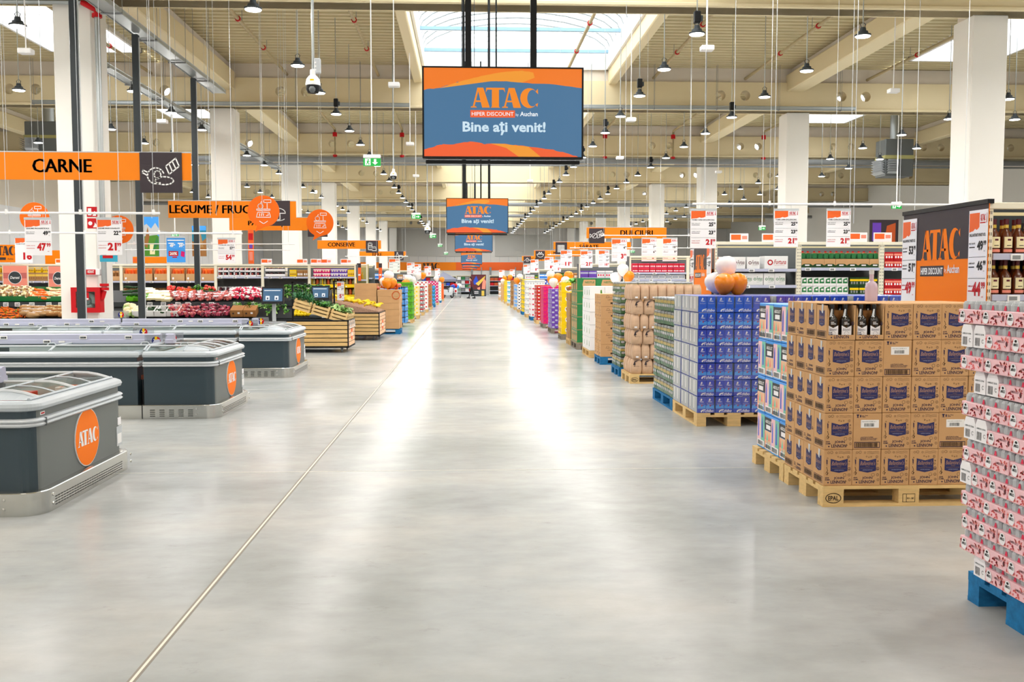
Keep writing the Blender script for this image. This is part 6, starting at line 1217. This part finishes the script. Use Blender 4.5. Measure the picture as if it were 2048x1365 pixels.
# sweets shelves behind
for i in range(3): bay(4.3 + 1.57 * i, 5.87 + 1.57 * i, 25.2, (.6, 1.1, 1.58, 1.76), 'cream shelf unit of red sweets, %s from the aisle' % nth(i), labels=i < 1)
k9 = carton('sweets_box', .15, .2, .115, 'rose', pr_band('red', 'white'))
for lv in range(2): row_on(k9, 4.38, 5.86, 25.23, 1.765 + lv * .12, .157, 'red sweets box, %s row on the top shelf' % ('lower', 'upper')[lv], 'box', 'red sweets boxes', 9)
def pr_deri(g, o, u, v, w_, h): g.dec([rect(.1, .3, .9, .75)], o, u, v, w_, h, 'navy'); g.dec([rect(.15, .4, .85, .62)], o + u.cross(v).normalized() * .001, u, v, w_, h, 'silver')
k10 = carton('sweets_box', .17, .2, .11, 'paper', pr_deri); row_on(k10, 4.38, 5.86, 25.23, 1.583, .178, 'white and navy sweets box on the second shelf', 'box', 'white and navy sweets boxes', 8)
k11 = carton('crisp_bag', .19, .12, .2, 'red', pr_band('yellow')); row_on(k11, 3.4, 4.2, 24.0, 1.25, .24, 'red and yellow crisp bag standing left of the balloons', 'crisps', 'red crisp bags', 3)
g = G(); g.box(3.36, 23.9, 0, 4.2, 24.6, 1.25, 'white'); tag(g.obj('dump_bin'), 'white display box under the red crisp bags', 'display')
# farther shelf rows, right and left
FARK = [carton('shelf_carton', .28, .3, .24, c, pr_band(a, b)) for c, a, b in (('white', 'lightgrey', 'rose'), ('purple', 'lavender', 'purple'), ('yellow', 'gold', 'red'), ('darkleaf', 'leaf', 'yellow'), ('cardboard', 'carddark', 'paper'), ('sky', 'white', 'royal'))]
FN = ['white', 'purple', 'yellow', 'dark green', 'brown', 'sky blue']
def far_bay(x0, x1, y, where, lv=3, mix=None):
    bay(x0, x1, y, (.6, 1.15, 1.65), 'cream shelf unit %s' % where, 2.15, ux=False, labels=False)
    n = int((x1 - x0 - .1) / .3)
    for s_, z in enumerate((1.65, 1.15)[:lv]):
        for i in range(n): c = (mix or [0, 1, 2, 3, 4, 5])[(i // 2 + s_ * 2) % len(mix or FN)]; FARK[c].put((x0 + .06 + i * .3, y + .04, z + .002), 0, '%s carton, unit %s, %s %s' % (FN[c], where, ('top', 'low')[s_], nth(i)), 'carton', 'cartons on the far shelves')
far_bay(4.0, 5.6, 34.2, 'behind the green cereal cartons', 3, [1, 0, 0]); far_bay(5.6, 7.2, 34.2, 'under the DULCIURI sign', 2, [0, 4]); far_bay(3.9, 5.7, 43.5, 'behind the yellow cartons', 2, [3, 4, 2]); far_bay(3.9, 5.7, 52.5, 'with blue goods far right', 2, [5, 2]); far_bay(3.7, 5.5, 62, 'farther right', 2, [0, 3])
far_bay(-5.5, -3.75, 38.0, 'with dark bottles left of the lime cartons', 2, [3, 2]); far_bay(-5.4, -3.6, 48, 'far left of the grey and red cartons', 2, [4, 5, 1]); far_bay(-5.2, -3.4, 58, 'farther left', 2, [0, 4])
# left: long front of shelving behind the vegetables
LX, LW, LY = -3.30, 1.357, 28.2
where = ['by the big brown boxes', 'second from the brown boxes', 'of small trays', 'of orange snacks', 'right of the pillar', 'behind the pillar', 'left of the pillar', 'behind the posters', 'at the left edge']
for k in range(9):
    up = (1.655, 1.02, .5) if k < 3 else (1.53, 1.02, .5)
    bay(LX - LW * (k + 1), LX - LW * k, LY, up, 'cream shelf unit ' + where[k], 2.02)
def tray(w_, d, h, base, cont, c2, f=.55, n=4):
    g = G(); hb = h * f
    g.box(0, 0, 0, w_, .008, hb, base); g.box(0, d - .008, 0, w_, d, h, base); g.box(0, 0, 0, .008, d, h, base); g.box(w_ - .008, 0, 0, w_, d, h, base); g.box(0, 0, 0, w_, d, .008, base)
    for i in range(n):
        for j in range(2): g.ell((w_ * (i + .5) / n, d * (.28 + .45 * j), h * .5), (w_ / n * .46, d * .2, h * .46), cont if (i + j) % 2 else c2, 7, jit=.2)
    g.box(w_ * .1, -.002, hb * .2, w_ * .22, 0, hb * .5, 'paper'); return g
def TR(nm_, *a): return K(tray(*a).obj(nm_))
to_, tb_, tw_, ty_ = TR('snack_tray', .40, .4, .38, 'cardboard', 'carrot', 'orange2'), TR('snack_tray', .40, .4, .3, 'cardboard', 'tan', 'carddark', .45), TR('cake_tray', .15, .3, .13, 'paper', 'plum', 'meat', .35, 2), TR('jar_tray', .32, .35, .30, 'yellow', 'terracotta', 'khaki', .35, 3)
def trays(k, bay_, z, n, st, lb, grp, off=.06): 
    x0 = LX - LW * (bay_ + 1) + off
    for i in range(n): k.put((x0 + st * i, LY + .04, z + .003), R.uniform(-.01, .01), '%s, %s from the left on the unit %s' % (lb, nth(i), where[bay_]), 'tray', grp)
trays(to_, 3, 1.53, 3, .43, 'brown tray of orange bags', 'orange snack trays'); trays(to_, 4, 1.53, 3, .43, 'brown tray of orange bags', 'orange snack trays')
trays(tb_, 3, 1.02, 3, .43, 'brown tray of brown bags', 'brown snack trays'); trays(tb_, 4, 1.02, 3, .43, 'brown tray of brown bags', 'brown snack trays'); trays(tb_, 5, 1.53, 3, .43, 'brown tray of buns', 'brown snack trays')
for lv in range(2): trays(tw_, 2, 1.655 + lv * .14, 8, .158, 'small white cake tray, %s row' % ('lower', 'upper')[lv], 'small cake trays')
tp_ = TR('cake_tray', .2, .3, .34, 'paper', 'plum', 'wine', .4, 2); trays(tp_, 2, 1.02, 6, .213, 'tall white cake tray', 'tall cake trays')
tc_ = TR('fruit_tray', .6, .35, .13, 'paper', 'wine', 'plum', .6, 5)
for lv in range(2): tc_.put((LX - LW * 2 + .06, LY + .04, 1.658 + lv * .15), 0, 'wide white tray of dark fruit, %s of two' % ('lower', 'upper')[lv], 'tray', 'white fruit trays')
k12 = carton('shelf_carton', .2, .3, .2, 'yellow', pr_band('gold', 'carddark')); k12.put((LX - LW * 2 + .78, LY + .04, 1.658), 0, 'yellow carton beside the white fruit trays', 'carton', 'cartons behind the scales')
k13 = carton('shelf_carton', .17, .3, .2, 'tan', pr_band('carddark', 'paper')); row_on(k13, LX - LW * 2 + 1.0, LX - LW, LY + .04, 1.658, .18, 'tan carton beside the yellow one', 'carton', 'cartons behind the scales', 2); row_on(k13, LX - LW * 2 + .1, LX - LW, LY + .04, 1.023, .2, 'tan carton on the lower shelf behind the near scale', 'carton', 'cartons behind the scales', 6)
for c, nmc, xo in (('magenta', 'hot pink', .12), ('purple', 'violet', .62)):
    kx = carton('biscuit_carton', .24, .3, .115, c, pr_band('paper', 'cream2'))
    for lv in range(2): row_on(kx, LX - LW + xo, LX, LY + .04, 1.66 + lv * .12, .245, '%s biscuit carton, %s row' % (nmc, ('lower', 'upper')[lv]), 'carton', nmc + ' biscuit cartons', 2)
k12.put((LX - .24, LY + .04, 1.658), 0, 'yellow carton at the right end above the jar trays', 'carton', 'cartons behind the scales')
for lv in range(2):
    for i in range(4): ty_.put((LX - LW + .06 + i * .32, LY + .04, 1.023 + lv * .305), 0, 'yellow tray of jars, %s layer, %s from the left' % (('lower', 'upper')[lv], nth(i)), 'tray', 'yellow jar trays')
k14 = carton('food_box', .2, .3, .24, 'tan', pr_band('gold', 'carddark')); k15 = carton('food_box', .16, .3, .17, 'yellow', pr_band('cream2', 'carddark')); k16 = carton('jar_pack', .2, .25, .17, 'darkgrey', pr_dots('leaf')); k17 = carton('jar_pack', .18, .25, .17, 'purple', pr_dots('rose'))
for b_ in (6, 7, 8): 
    x0 = LX - LW * (b_ + 1) + .05; row_on(k14, x0, x0 + 1.25, LY + .04, 1.533, .205, 'tan food box on the unit %s' % where[b_], 'box', 'tan food boxes', 6); row_on(k15, x0, x0 + 1.25, LY + .06, 1.775, .205, 'small yellow box standing on the tan ones %s' % where[b_], 'box', 'small yellow boxes', 6)
    row_on(k16, x0, x0 + .6, LY + .04, 1.29 - .267, .21, 'green jar pack on the unit %s' % where[b_], 'jars', 'green jar packs', 3); row_on(k17, x0 + .65, x0 + 1.25, LY + .04, 1.023, .19, 'purple jar pack on the unit %s' % where[b_], 'jars', 'purple jar packs', 3)
# oil end display
bay(-3.98, -3.28, 31.3, (1.58,), 'small white end unit of oil bottles above the brown boxes', 2.08, .4, labels=False, back='khaki'); g = G(); g.lathe([(0, 0), (.035, 0), (.035, .14), (.015, .2), (.015, .24), (0, .245)], mat('oil', 'B08E1C', .15), 10); kol = K(g.obj('oil_bottle', smooth=True))
for r_ in range(2): row_on(kol, -3.88, -3.35, 31.38 + r_ * .09, 1.583, .085, 'yellow oil bottle, %s row of the end unit' % ('front', 'back')[r_], 'bottle', 'oil bottles', 6)
for px0, px1, n_ in ((714, 722, 'left'), (757.5, 764, 'right')):
    a, b = at(px0, 562, 31.2), at(px1, 527, 31.2); g = G(); g.box(0, -.01, 0, b.x - a.x, .01, b.z - a.z, 'orange2'); g.box(.0, -.012, (b.z - a.z) * .75, b.x - a.x, -.01, b.z - a.z, 'plum'); g.box(.02, -.013, (b.z - a.z) * .3, b.x - a.x - .02, -.011, (b.z - a.z) * .38, 'paper'); tag(g.obj('side_banner', loc=(a.x, 31.2, a.z)), 'narrow orange banner %s of the oil bottles' % n_, 'banner')
# top-of-shelf price cards
def topcard(px, py, D, lb, k=[]):
    p = at(px, py, D)
    if not k: g = G(); g.box(-.16, -.003, 0, .16, .003, .16, 'paper'); g.box(-.14, -.005, .05, .03, -.003, .14, 'orange2'); g.box(.05, -.005, .06, .14, -.003, .12, 'coral'); k.append(K(g.obj('shelf_card')))
    k[0].put(p, 0, lb, 'card', 'white and orange shelf cards')
for px, lb in ((652, 'over the pink biscuit cartons'), (632, 'left over the biscuit cartons'), (604, 'over the tan cartons'), (533, 'over the white fruit trays'), (692, 'right over the biscuit cartons'), (122, 'behind the upper left posters')): topcard(px, 529, LY + .3, 'white shelf card with orange corner, ' + lb)
for px, py, lb in ((1478, 486, 'above the white coffee boxes'), (1542, 486, 'left of the middle 21.99 poster'), (1716, 484, 'right of the last 21.99 poster'), (1765, 484, 'above the red coffee cartons')): topcard(px, py, 16.2, 'white shelf card with orange corner, ' + lb)
# ---------------------------------------------------------------- posters and panels in the left background
def panel(px0, py0, px1, py1, D, base, polys, name, lb, cat, text=None):
    a, b = at(px0, py1, D), at(px1, py0, D); w_, h = b.x - a.x, b.z - a.z; t = thing(name, lb, cat, (a.x, D, a.z)); g = G(); g.box(0, -.012, 0, w_, .012, h, base); g.obj('board', t); g = G()
    for i, (p, m) in enumerate(polys): g.dec([p], (0, -.0135 - .0008 * i, 0), UX, UZ, w_, h, m)
    if text: g.text(text[0], (w_ * text[1], -.02, h * text[2]), UX, UZ, w_ * text[3], h * text[4], text[5], .02, text[6] if len(text) > 6 else 0)
    if g.f: g.obj('print', t)
    return t, w_, h
C_ = lambda x, y, rx, ry: arc(x, y, rx, ry, 0, 345, 20)
for px0, py0, px1, py1, s_ in ((8, 532, 53, 588, 'left one'), (99, 533, 135, 590, 'right one')):
    t, w_, h = panel(px0, py0, px1, py1, 26.8, 'coral', [(rect(0, .55, 1, 1), 'meat'), (rect(0, .75, 1, 1), 'coral'), (C_(.5, .58, .29, .29 * .8), 'paper'), (C_(.5, .58, .27, .27 * .8), 'darkgrey'), (rect(.2, 0, .45, .16), 'red'), (rect(.55, 0, .8, .16), 'terracotta')], 'poster_board', 'pink Deroni poster board with a dark disc, ' + s_, 'poster', ('Deroni', .3, .53, .4, .1, 'white', .2))
    g = G(); g.box(-.03, .01, -1.2, .0, .04, h, 'cream'); g.box(w_, .01, -1.2, w_ + .03, .04, h, 'cream'); g.obj('leg', t)
panel(0 - 22, 490, 32, 525, 27.6, 'signorange', [], 'name_board', 'orange ATAC board with dark letters at the left edge', 'sign')
a = at(-22, 525, 27.55); g = G(); g.logo((a.x + .04, 27.58, a.z + .2), UX, UZ, .68, .26, 'plum'); g.box(a.x + .2, 27.58, a.z + .07, a.x + .45, 27.585, a.z + .14, 'plum'); g.text('Auchan', (a.x + .5, 27.58, a.z + .075), UX, UZ, .16, .05, 'plum'); tag(g.obj('board_lettering'), 'dark ATAC letters and strip on the orange board at the left edge', 'lettering')
panel(91, 501, 158, 530, 29.2, 'signorange', [], 'orange_board', 'plain orange board behind the nearest black post', 'sign'); panel(266, 514, 333, 527, 29.2, 'signorange', [(rect(.0, .2, .14, .8), 'orange2')], 'orange_board', 'low orange board above the orange snacks', 'sign')
panel(124, 403, 155, 501, 34, 'darkgrey', [(rect(0, .88, 1, 1), 'tan'), (rect(.15, .6, .85, .85), 'grey'), (rect(.3, .65, .5, .8), 'paper'), (rect(0, 0, 1, .35), 'carddark'), (rect(.2, .1, .6, .3), 'tan'), (rect(.55, .4, 1, .7), 'tan')], 'photo_banner', 'tall dark photo banner left of the hydrant pillar', 'banner')
panel(285, 434, 317, 513, 36, 'sky', [([(0, 0), (1, 0), (1, .5), (.7, .62), (.3, .55), (0, .45)], 'leaf'), ([(0, .75), (.3, .82), (.55, .7), (.8, .85), (1, .7), (1, .55), (0, .5)], 'lightgrey'), ([(.1, .3), (.35, .75), (.45, .5), (.3, .2)], 'carddark'), (rect(.45, .05, .75, .3), 'cream2'), ([(.6, .1), (.95, .3), (.9, .5), (.7, .3)], 'green')], 'photo_banner', 'tall mountain meadow picture right of the hydrant pillar', 'banner')
panel(385, 452, 412, 513, 38, 'teal', [([(0, 0), (1, 0), (1, .6), (.5, .4), (0, .5)], 'carddark'), ([(.3, .3), (.6, .8), (.8, .3)], 'tan'), (rect(0, .85, 1, 1), 'sky')], 'photo_banner', 'tall picture banner left of the 54.99 poster', 'banner')
panel(1738, 440, 1797, 500, 40, 'plum', [(rect(.1, .3, .4, .9), 'purple'), ([(.5, .2), (.9, .2), (.9, .9), (.6, .8)], 'terracotta')], 'photo_banner', 'dark picture banner behind the right-hand shelves', 'banner')
panel(497, 460, 507, 528, 29.5, 'orange2', [(rect(.1, .7, .9, .9), 'red'), (rect(.2, .45, .8, .6), 'purple'), (rect(.2, .1, .8, .35), 'coral')], 'flag_banner', 'narrow tall orange flag left of the PANIFICAȚIE sign', 'banner')
# ---------------------------------------------------------------- far end of the hall
FY = 103.0
a, b = at(700, 541, FY), at(1046, 525, FY); t = thing('orange_banner', 'long orange banner with ATAC letters on the far wall', 'banner', (a.x, FY, a.z)); w_, h = b.x - a.x, b.z - a.z; g = G(); g.box(0, -.03, 0, w_, .03, h, 'signorange'); x0 = at(912, 530, FY).x - a.x; g.box(x0, -.04, 0, w_, -.03, h, 'orange2'); g.obj('board', t)
g = G(); x0, x1 = at(843, 530, FY).x - a.x, at(878, 530, FY).x - a.x; g.logo((x0, -.05, h * .1), UX, UZ, x1 - x0, h * .8, 'brownink'); g.obj('lettering', t); g = G(); g.box(0, .02, -a.z + 0, w_, .06, 0, 'plaster'); g.obj('backing', t)
for i, (px0, px1) in enumerate(((1044, 1046), (1030, 1032), (979, 983), (962, 964), (942, 946))):
    a, b = at(px0, 590, FY - .6), at(px1, 535, FY - .6); g = G(); g.box(0, 0, 0, b.x - a.x, .2, b.z, 'grey'); tag(g.obj('steel_post', loc=(a.x, FY - .6, 0)), 'grey steel post in front of the far wall, %s from the right' % nth(i), 'post', 'grey posts at the far wall')
bay(-5.2, -1.2, 98, (.5, 1.0, 1.5), 'dark shelf unit on the far wall, left of the person', 2.0, labels=False, back='darkgrey'); bay(-1.2, 1.4, 98, (.4, .8, 1.2, 1.6), 'dark shelf unit on the far wall behind the person', 2.05, labels=False, back='darkgrey'); bay(2.2, 4.8, 98, (.5, 1.0, 1.5), 'shelf unit of red goods on the far wall', 2.05, labels=False, back='darkgrey')
fk = [carton('far_carton', .36, .3, .3, c) for c in ('red', 'white', 'grey', 'royal', 'terracotta', 'green')]; fn = ['red', 'white', 'grey', 'blue', 'rust red', 'green']
for x0, n, zs, cs in ((-5.1, 9, (1.5, 1.0, .5), (2, 3, 0, 2)), (-1.1, 6, (1.6, 1.2, .8, .4), (1, 5, 2, 1, 0)), (2.3, 6, (1.5, 1.0), (4, 4, 0))):
    for s_, z in enumerate(zs):
        for i in range(n): c = cs[(i + s_ * 2) % len(cs)]; fk[c].put((x0 + i * .41, 98.1, z + .003), 0, '%s carton at the far wall, unit %s, %s shelf, %s along' % (fn[c], ('left of the person', 'behind the person', 'right')[(x0 > -2) + (x0 > 0)], nth(s_), nth(i)), 'carton', 'cartons at the far wall')
# poster stand, tent, trolley, motor scooter
Dp = 88.5; a, b = at(942, 594.3, Dp), at(972, 549.5, Dp)
t, w_, h = panel(942, 549.5, 972, 594.3, Dp, 'plum', [(rect(0, .35, 1, 1), 'wine'), ([(.15, .7), (.35, .95), (.5, .7), (.4, .55), (.2, .55)], 'royal'), ([(.3, .6), (.6, .75), (.95, .95), (.9, .8), (.5, .5)], 'gold'), ([(.72, .35), (.95, .35), (1, .7), (.85, .85), (.75, .6)], 'coral'), ([(.4, .4), (.6, .45), (.6, .2), (.5, .3)], 'coral'), (rect(.0, .0, 1, .33), 'darkgrey'), (rect(.7, .05, .88, .28), 'gold'), (rect(.22, .15, .5, .18), 'paper'), (rect(.22, .22, .5, .25), 'paper'), (rect(.0, 0, 1, .02), 'white')], 'poster_stand', 'large dark red poster stand beside the person', 'poster')
Dt = 86; p = at(899, 552, Dt); g = G(); zt = at(890, 543.5, Dt).z; ze = at(890, 559, Dt).z; zv = ze - .22
X0_, X1_ = at(868, 555, Dt).x, at(914, 555, Dt).x; xm = at(886, 545, Dt).x
g.add([(X0_, Dt, ze), (X1_, Dt, ze), (X1_, Dt + 3, ze), (X0_, Dt + 3, ze), (xm, Dt + 1.5, zt)], [(0, 1, 4), (1, 2, 4), (2, 3, 4), (3, 0, 4)], 'tent')
for p_, q_ in (((X0_, Dt), (X1_, Dt)), ((X1_, Dt), (X1_, Dt + 3))): g.face([(p_[0], p_[1], ze), (q_[0], q_[1], ze), (q_[0], q_[1], zv), (p_[0], p_[1], zv)], 'tent')
t = thing('pavilion_tent', 'grey pointed pavilion tent at the far left end', 'tent', (0, 0, 0)); g.obj('canopy', t)
for x, y in ((X0_, Dt), (X1_ - .05, Dt), (X0_, Dt + 2.9), (X1_ - .05, Dt + 2.9)): g = G(); g.box(x, y, 0, x + .06, y + .06, ze, 'lightgrey'); g.obj('leg', t)
Dc = 84; p = at(912, 590, Dc); t = thing('shopping_trolley', 'wire trolley heaped with blue and red goods at the far end', 'trolley', (p.x, Dc, 0)); g = G(); w_ = .42
for z in (.35, .5, .65, .8): g.tube([(-w_, 0, z), (w_, 0, z), (w_, .9, z), (-w_, .9, z)], .012, 'lightgrey', 4, closed=True)
for i in range(9): x = -w_ + i * w_ / 4; g.cyl((x, 0, .3), (x, 0, .82), .01, 'lightgrey', 4)
g.tube([(w_, 0, .15), (w_, 0, 1.05), (w_, .9, 1.05), (w_, .9, .15)], .018, 'grey', 5); g.tube([(-w_, 0, .15), (-w_, 0, .85)], .018, 'grey', 5); g.tube([(-w_, .9, .15), (-w_, .9, .85)], .018, 'grey', 5); g.box(-w_, 0, .12, w_, .9, .16, 'grey'); g.obj('basket', t)
for x in (-w_ + .05, w_ - .05):
    for y in (.08, .82): g = G(); g.lathe([(.06, -.02), (.06, .02)], 'black', 10, (x, y, .06), 'x'); g.obj('wheel', t)
g = G(); g.box(-.15, -.02, .45, .1, -.012, .85, 'paper'); g.box(-.1, -.025, .5, .05, -.02, .7, 'red'); g.obj('price_card', t)
for i, (c, n_) in enumerate((('royal', 'blue'), ('red', 'red'), ('sky', 'light blue'), ('white', 'white'))): g = G(); g.ell((0, 0, 0), (.24, .24, .2), c, 9, jit=.25); tag(g.obj('bag', loc=(p.x - .25 + .17 * i, Dc + .3 + .1 * i, .98 + .09 * (i % 2)), smooth=True), '%s bag heaped in the wire trolley at the far end' % n_, 'bag')
p = at(895, 592, 83); t = thing('motor_scooter', 'white and dark motor scooter seen at the far left end', 'scooter', (p.x, 83, 0), .9); g = G(); g.prism([(-.7, .35), (-.35, .25), (.3, .25), (.5, .35), (.62, .9), (.5, .95), (.35, .5), (-.1, .5), (-.2, .75), (-.75, .78)], -.16, .16, 'silver'); g.obj('body', t); g = G(); g.box(-.75, -.15, .76, -.05, .15, .88, 'black', .03); g.obj('seat', t); g = G(); g.tube([(.5, -.32, 1.1), (.55, 0, 1.0), (.5, .32, 1.1)], .02, 'black', 6); g.obj('handlebar', t)
for x in (-.55, .62): g = G(); g.tube([(x + .2 * math.cos(i * PI / 8), 0, .25 + .2 * math.sin(i * PI / 8)) for i in range(16)], .055, 'black', 7, closed=True); g.lathe([(.12, -.03), (.12, .03)], 'grey', 10, (x, 0, .25), 'y'); g.obj('wheel', t)
# the person walking at the far end
PD = 81.5; fx = at(943, 597.5, PD).x
def person():
    V = {}; E_ = []; RR = {}
    def P(n, x, y, z, r, par=None): V[n] = (x, y, z); RR[n] = r; E_.append((par, n)) if par else None
    P('pel', .02, 0, .96, .145); P('wst', .01, 0, 1.1, .13, 'pel'); P('chs', -.02, 0, 1.32, .155, 'wst'); P('shc', -.04, 0, 1.46, .12, 'chs'); P('nk', -.06, 0, 1.56, .055, 'shc'); P('hd0', -.08, 0, 1.63, .07, 'nk'); P('hd1', -.09, 0, 1.71, .095, 'hd0'); P('hd2', -.085, 0, 1.80, .075, 'hd1')
    for s_, nm_ in ((-1, 'a'), (1, 'b')):
        st = s_ * .9
        P('hp' + nm_, .02, s_ * .09, .9, .1, 'pel'); P('kn' + nm_, .02 - st * .13 - .03, s_ * .1, .5, .065, 'hp' + nm_); P('an' + nm_, .02 - st * .26 + (.05 if st < 0 else 0), s_ * .1, .1, .045, 'kn' + nm_); P('to' + nm_, .02 - st * .26 - .14, s_ * .1, .045, .04, 'an' + nm_)
        P('sh' + nm_, -.04, s_ * .19, 1.43, .065, 'shc'); P('el' + nm_, .06 if s_ < 0 else .0, s_ * .25, 1.15, .045, 'sh' + nm_); P('wr' + nm_, -.16 if s_ < 0 else -.1, s_ * .22, 1.05, .032, 'el' + nm_); P('pm' + nm_, -.24 if s_ < 0 else -.18, s_ * .19, 1.06, .033, 'wr' + nm_)
    nm_ = list(V); me = bpy.data.meshes.new('person'); me.from_pydata([V[n] for n in nm_], [(nm_.index(a), nm_.index(b)) for a, b in E_], []); o = bpy.data.objects.new('person', me); C.objects.link(o)
    o.modifiers.new('s', 'SKIN')
    for n, sv in zip(nm_, me.skin_vertices[0].data): sv.radius = (RR[n], RR[n] * (.8 if n in ('chs', 'wst', 'pel') else 1)); sv.use_root = n == 'pel'
    o.modifiers.new('d', 'SUBSURF').levels = 2
    m2 = bpy.data.meshes.new_from_object(o.evaluated_get(bpy.context.evaluated_depsgraph_get())); o.modifiers.clear(); o.data = m2; bpy.data.meshes.remove(me)
    for m in ('maroon', 'black', 'skin'): m2.materials.append(M(m))
    for f in m2.polygons: c = f.center; f.material_index = 2 if (c.z > 1.53 or (c.z < 1.2 and c.z > .98 and c.x < -.09 and abs(c.y) > .12)) else (0 if c.z > .98 else 1); f.use_smooth = True
    return o
o = person(); o.location = (fx, PD, 0); tag(o, 'person in a maroon shirt and black trousers walking left at the far end', 'person')
g = G(); g.ell((-.07, 0, 1.775), (.105, .1, .085), 'hair', 12); g.ell((-.03, 0, 1.71), (.07, .095, .09), 'hair', 10); g.obj('hair', o, smooth=True)
g = G(); g.ell((-.185, 0, 1.70), (.022, .016, .02), 'skin', 6); [g.ell((-.178, s_ * .035, 1.735), (.012, .016, .009), 'black', 6) for s_ in (-1, 1)]; g.box(-.182, -.025, 1.655, -.172, .025, 1.665, 'wine'); [g.ell((-.085, s_ * .098, 1.71), (.022, .014, .032), 'skin', 6) for s_ in (-1, 1)]; g.obj('face', o, smooth=True)
for s_, x in ((-1, -.26), (1, -.2)):
    g = G()
    for i in range(4): y = s_ * (.19 - .03 + .02 * i); g.tube([(x, y, 1.065), (x - .05 - .006 * (i in (1, 2)), y, 1.05), (x - .075, y, 1.02)], .009, 'skin', 5)
    g.tube([(x + .03, s_ * .155, 1.065), (x - .02, s_ * .135, 1.07), (x - .045, s_ * .14, 1.055)], .01, 'skin', 5); g.obj('fingers', o, smooth=True)
for s_ in (-1, 1): st = s_ * .9; g = G(); g.box(.02 - st * .26 - .2, s_ * .1 - .045, 0, .02 - st * .26 + .1, s_ * .1 + .045, .09, 'black', .025); g.obj('shoe', o)
# thin hanger wires with nothing on them stay with the deck
g = G()
for px, D in ((90, 12.5), (207, 15), (238, 12.8), (303, 16), (420, 19), (432, 19), (524, 20), (560, 24), (597, 22), (1050 + 200, 19), (1150 + 230, 21), (1466, 13), (1548, 12.5), (1700, 14), (1708, 12), (1830, 16), (1120, 24), (1175, 27), (1410, 27)): p = at(px, 400, D); g.cyl((p.x, D, p.z - .3), (p.x, D, DECK), .0045, 'lightgrey', 4)
tag(g.obj('hanger_wires'), 'thin bare steel wires hanging from the roof deck', 'wires', None, 'stuff')
# anything prepared but not used
for o in [o for o in C.objects if o.parent is None and o.type in ('MESH', 'EMPTY') and 'kind' not in o and not o.get('label')]:
    for c in list(o.children): 
        for d in list(c.children): bpy.data.objects.remove(d)
        bpy.data.objects.remove(c)
    bpy.data.objects.remove(o)
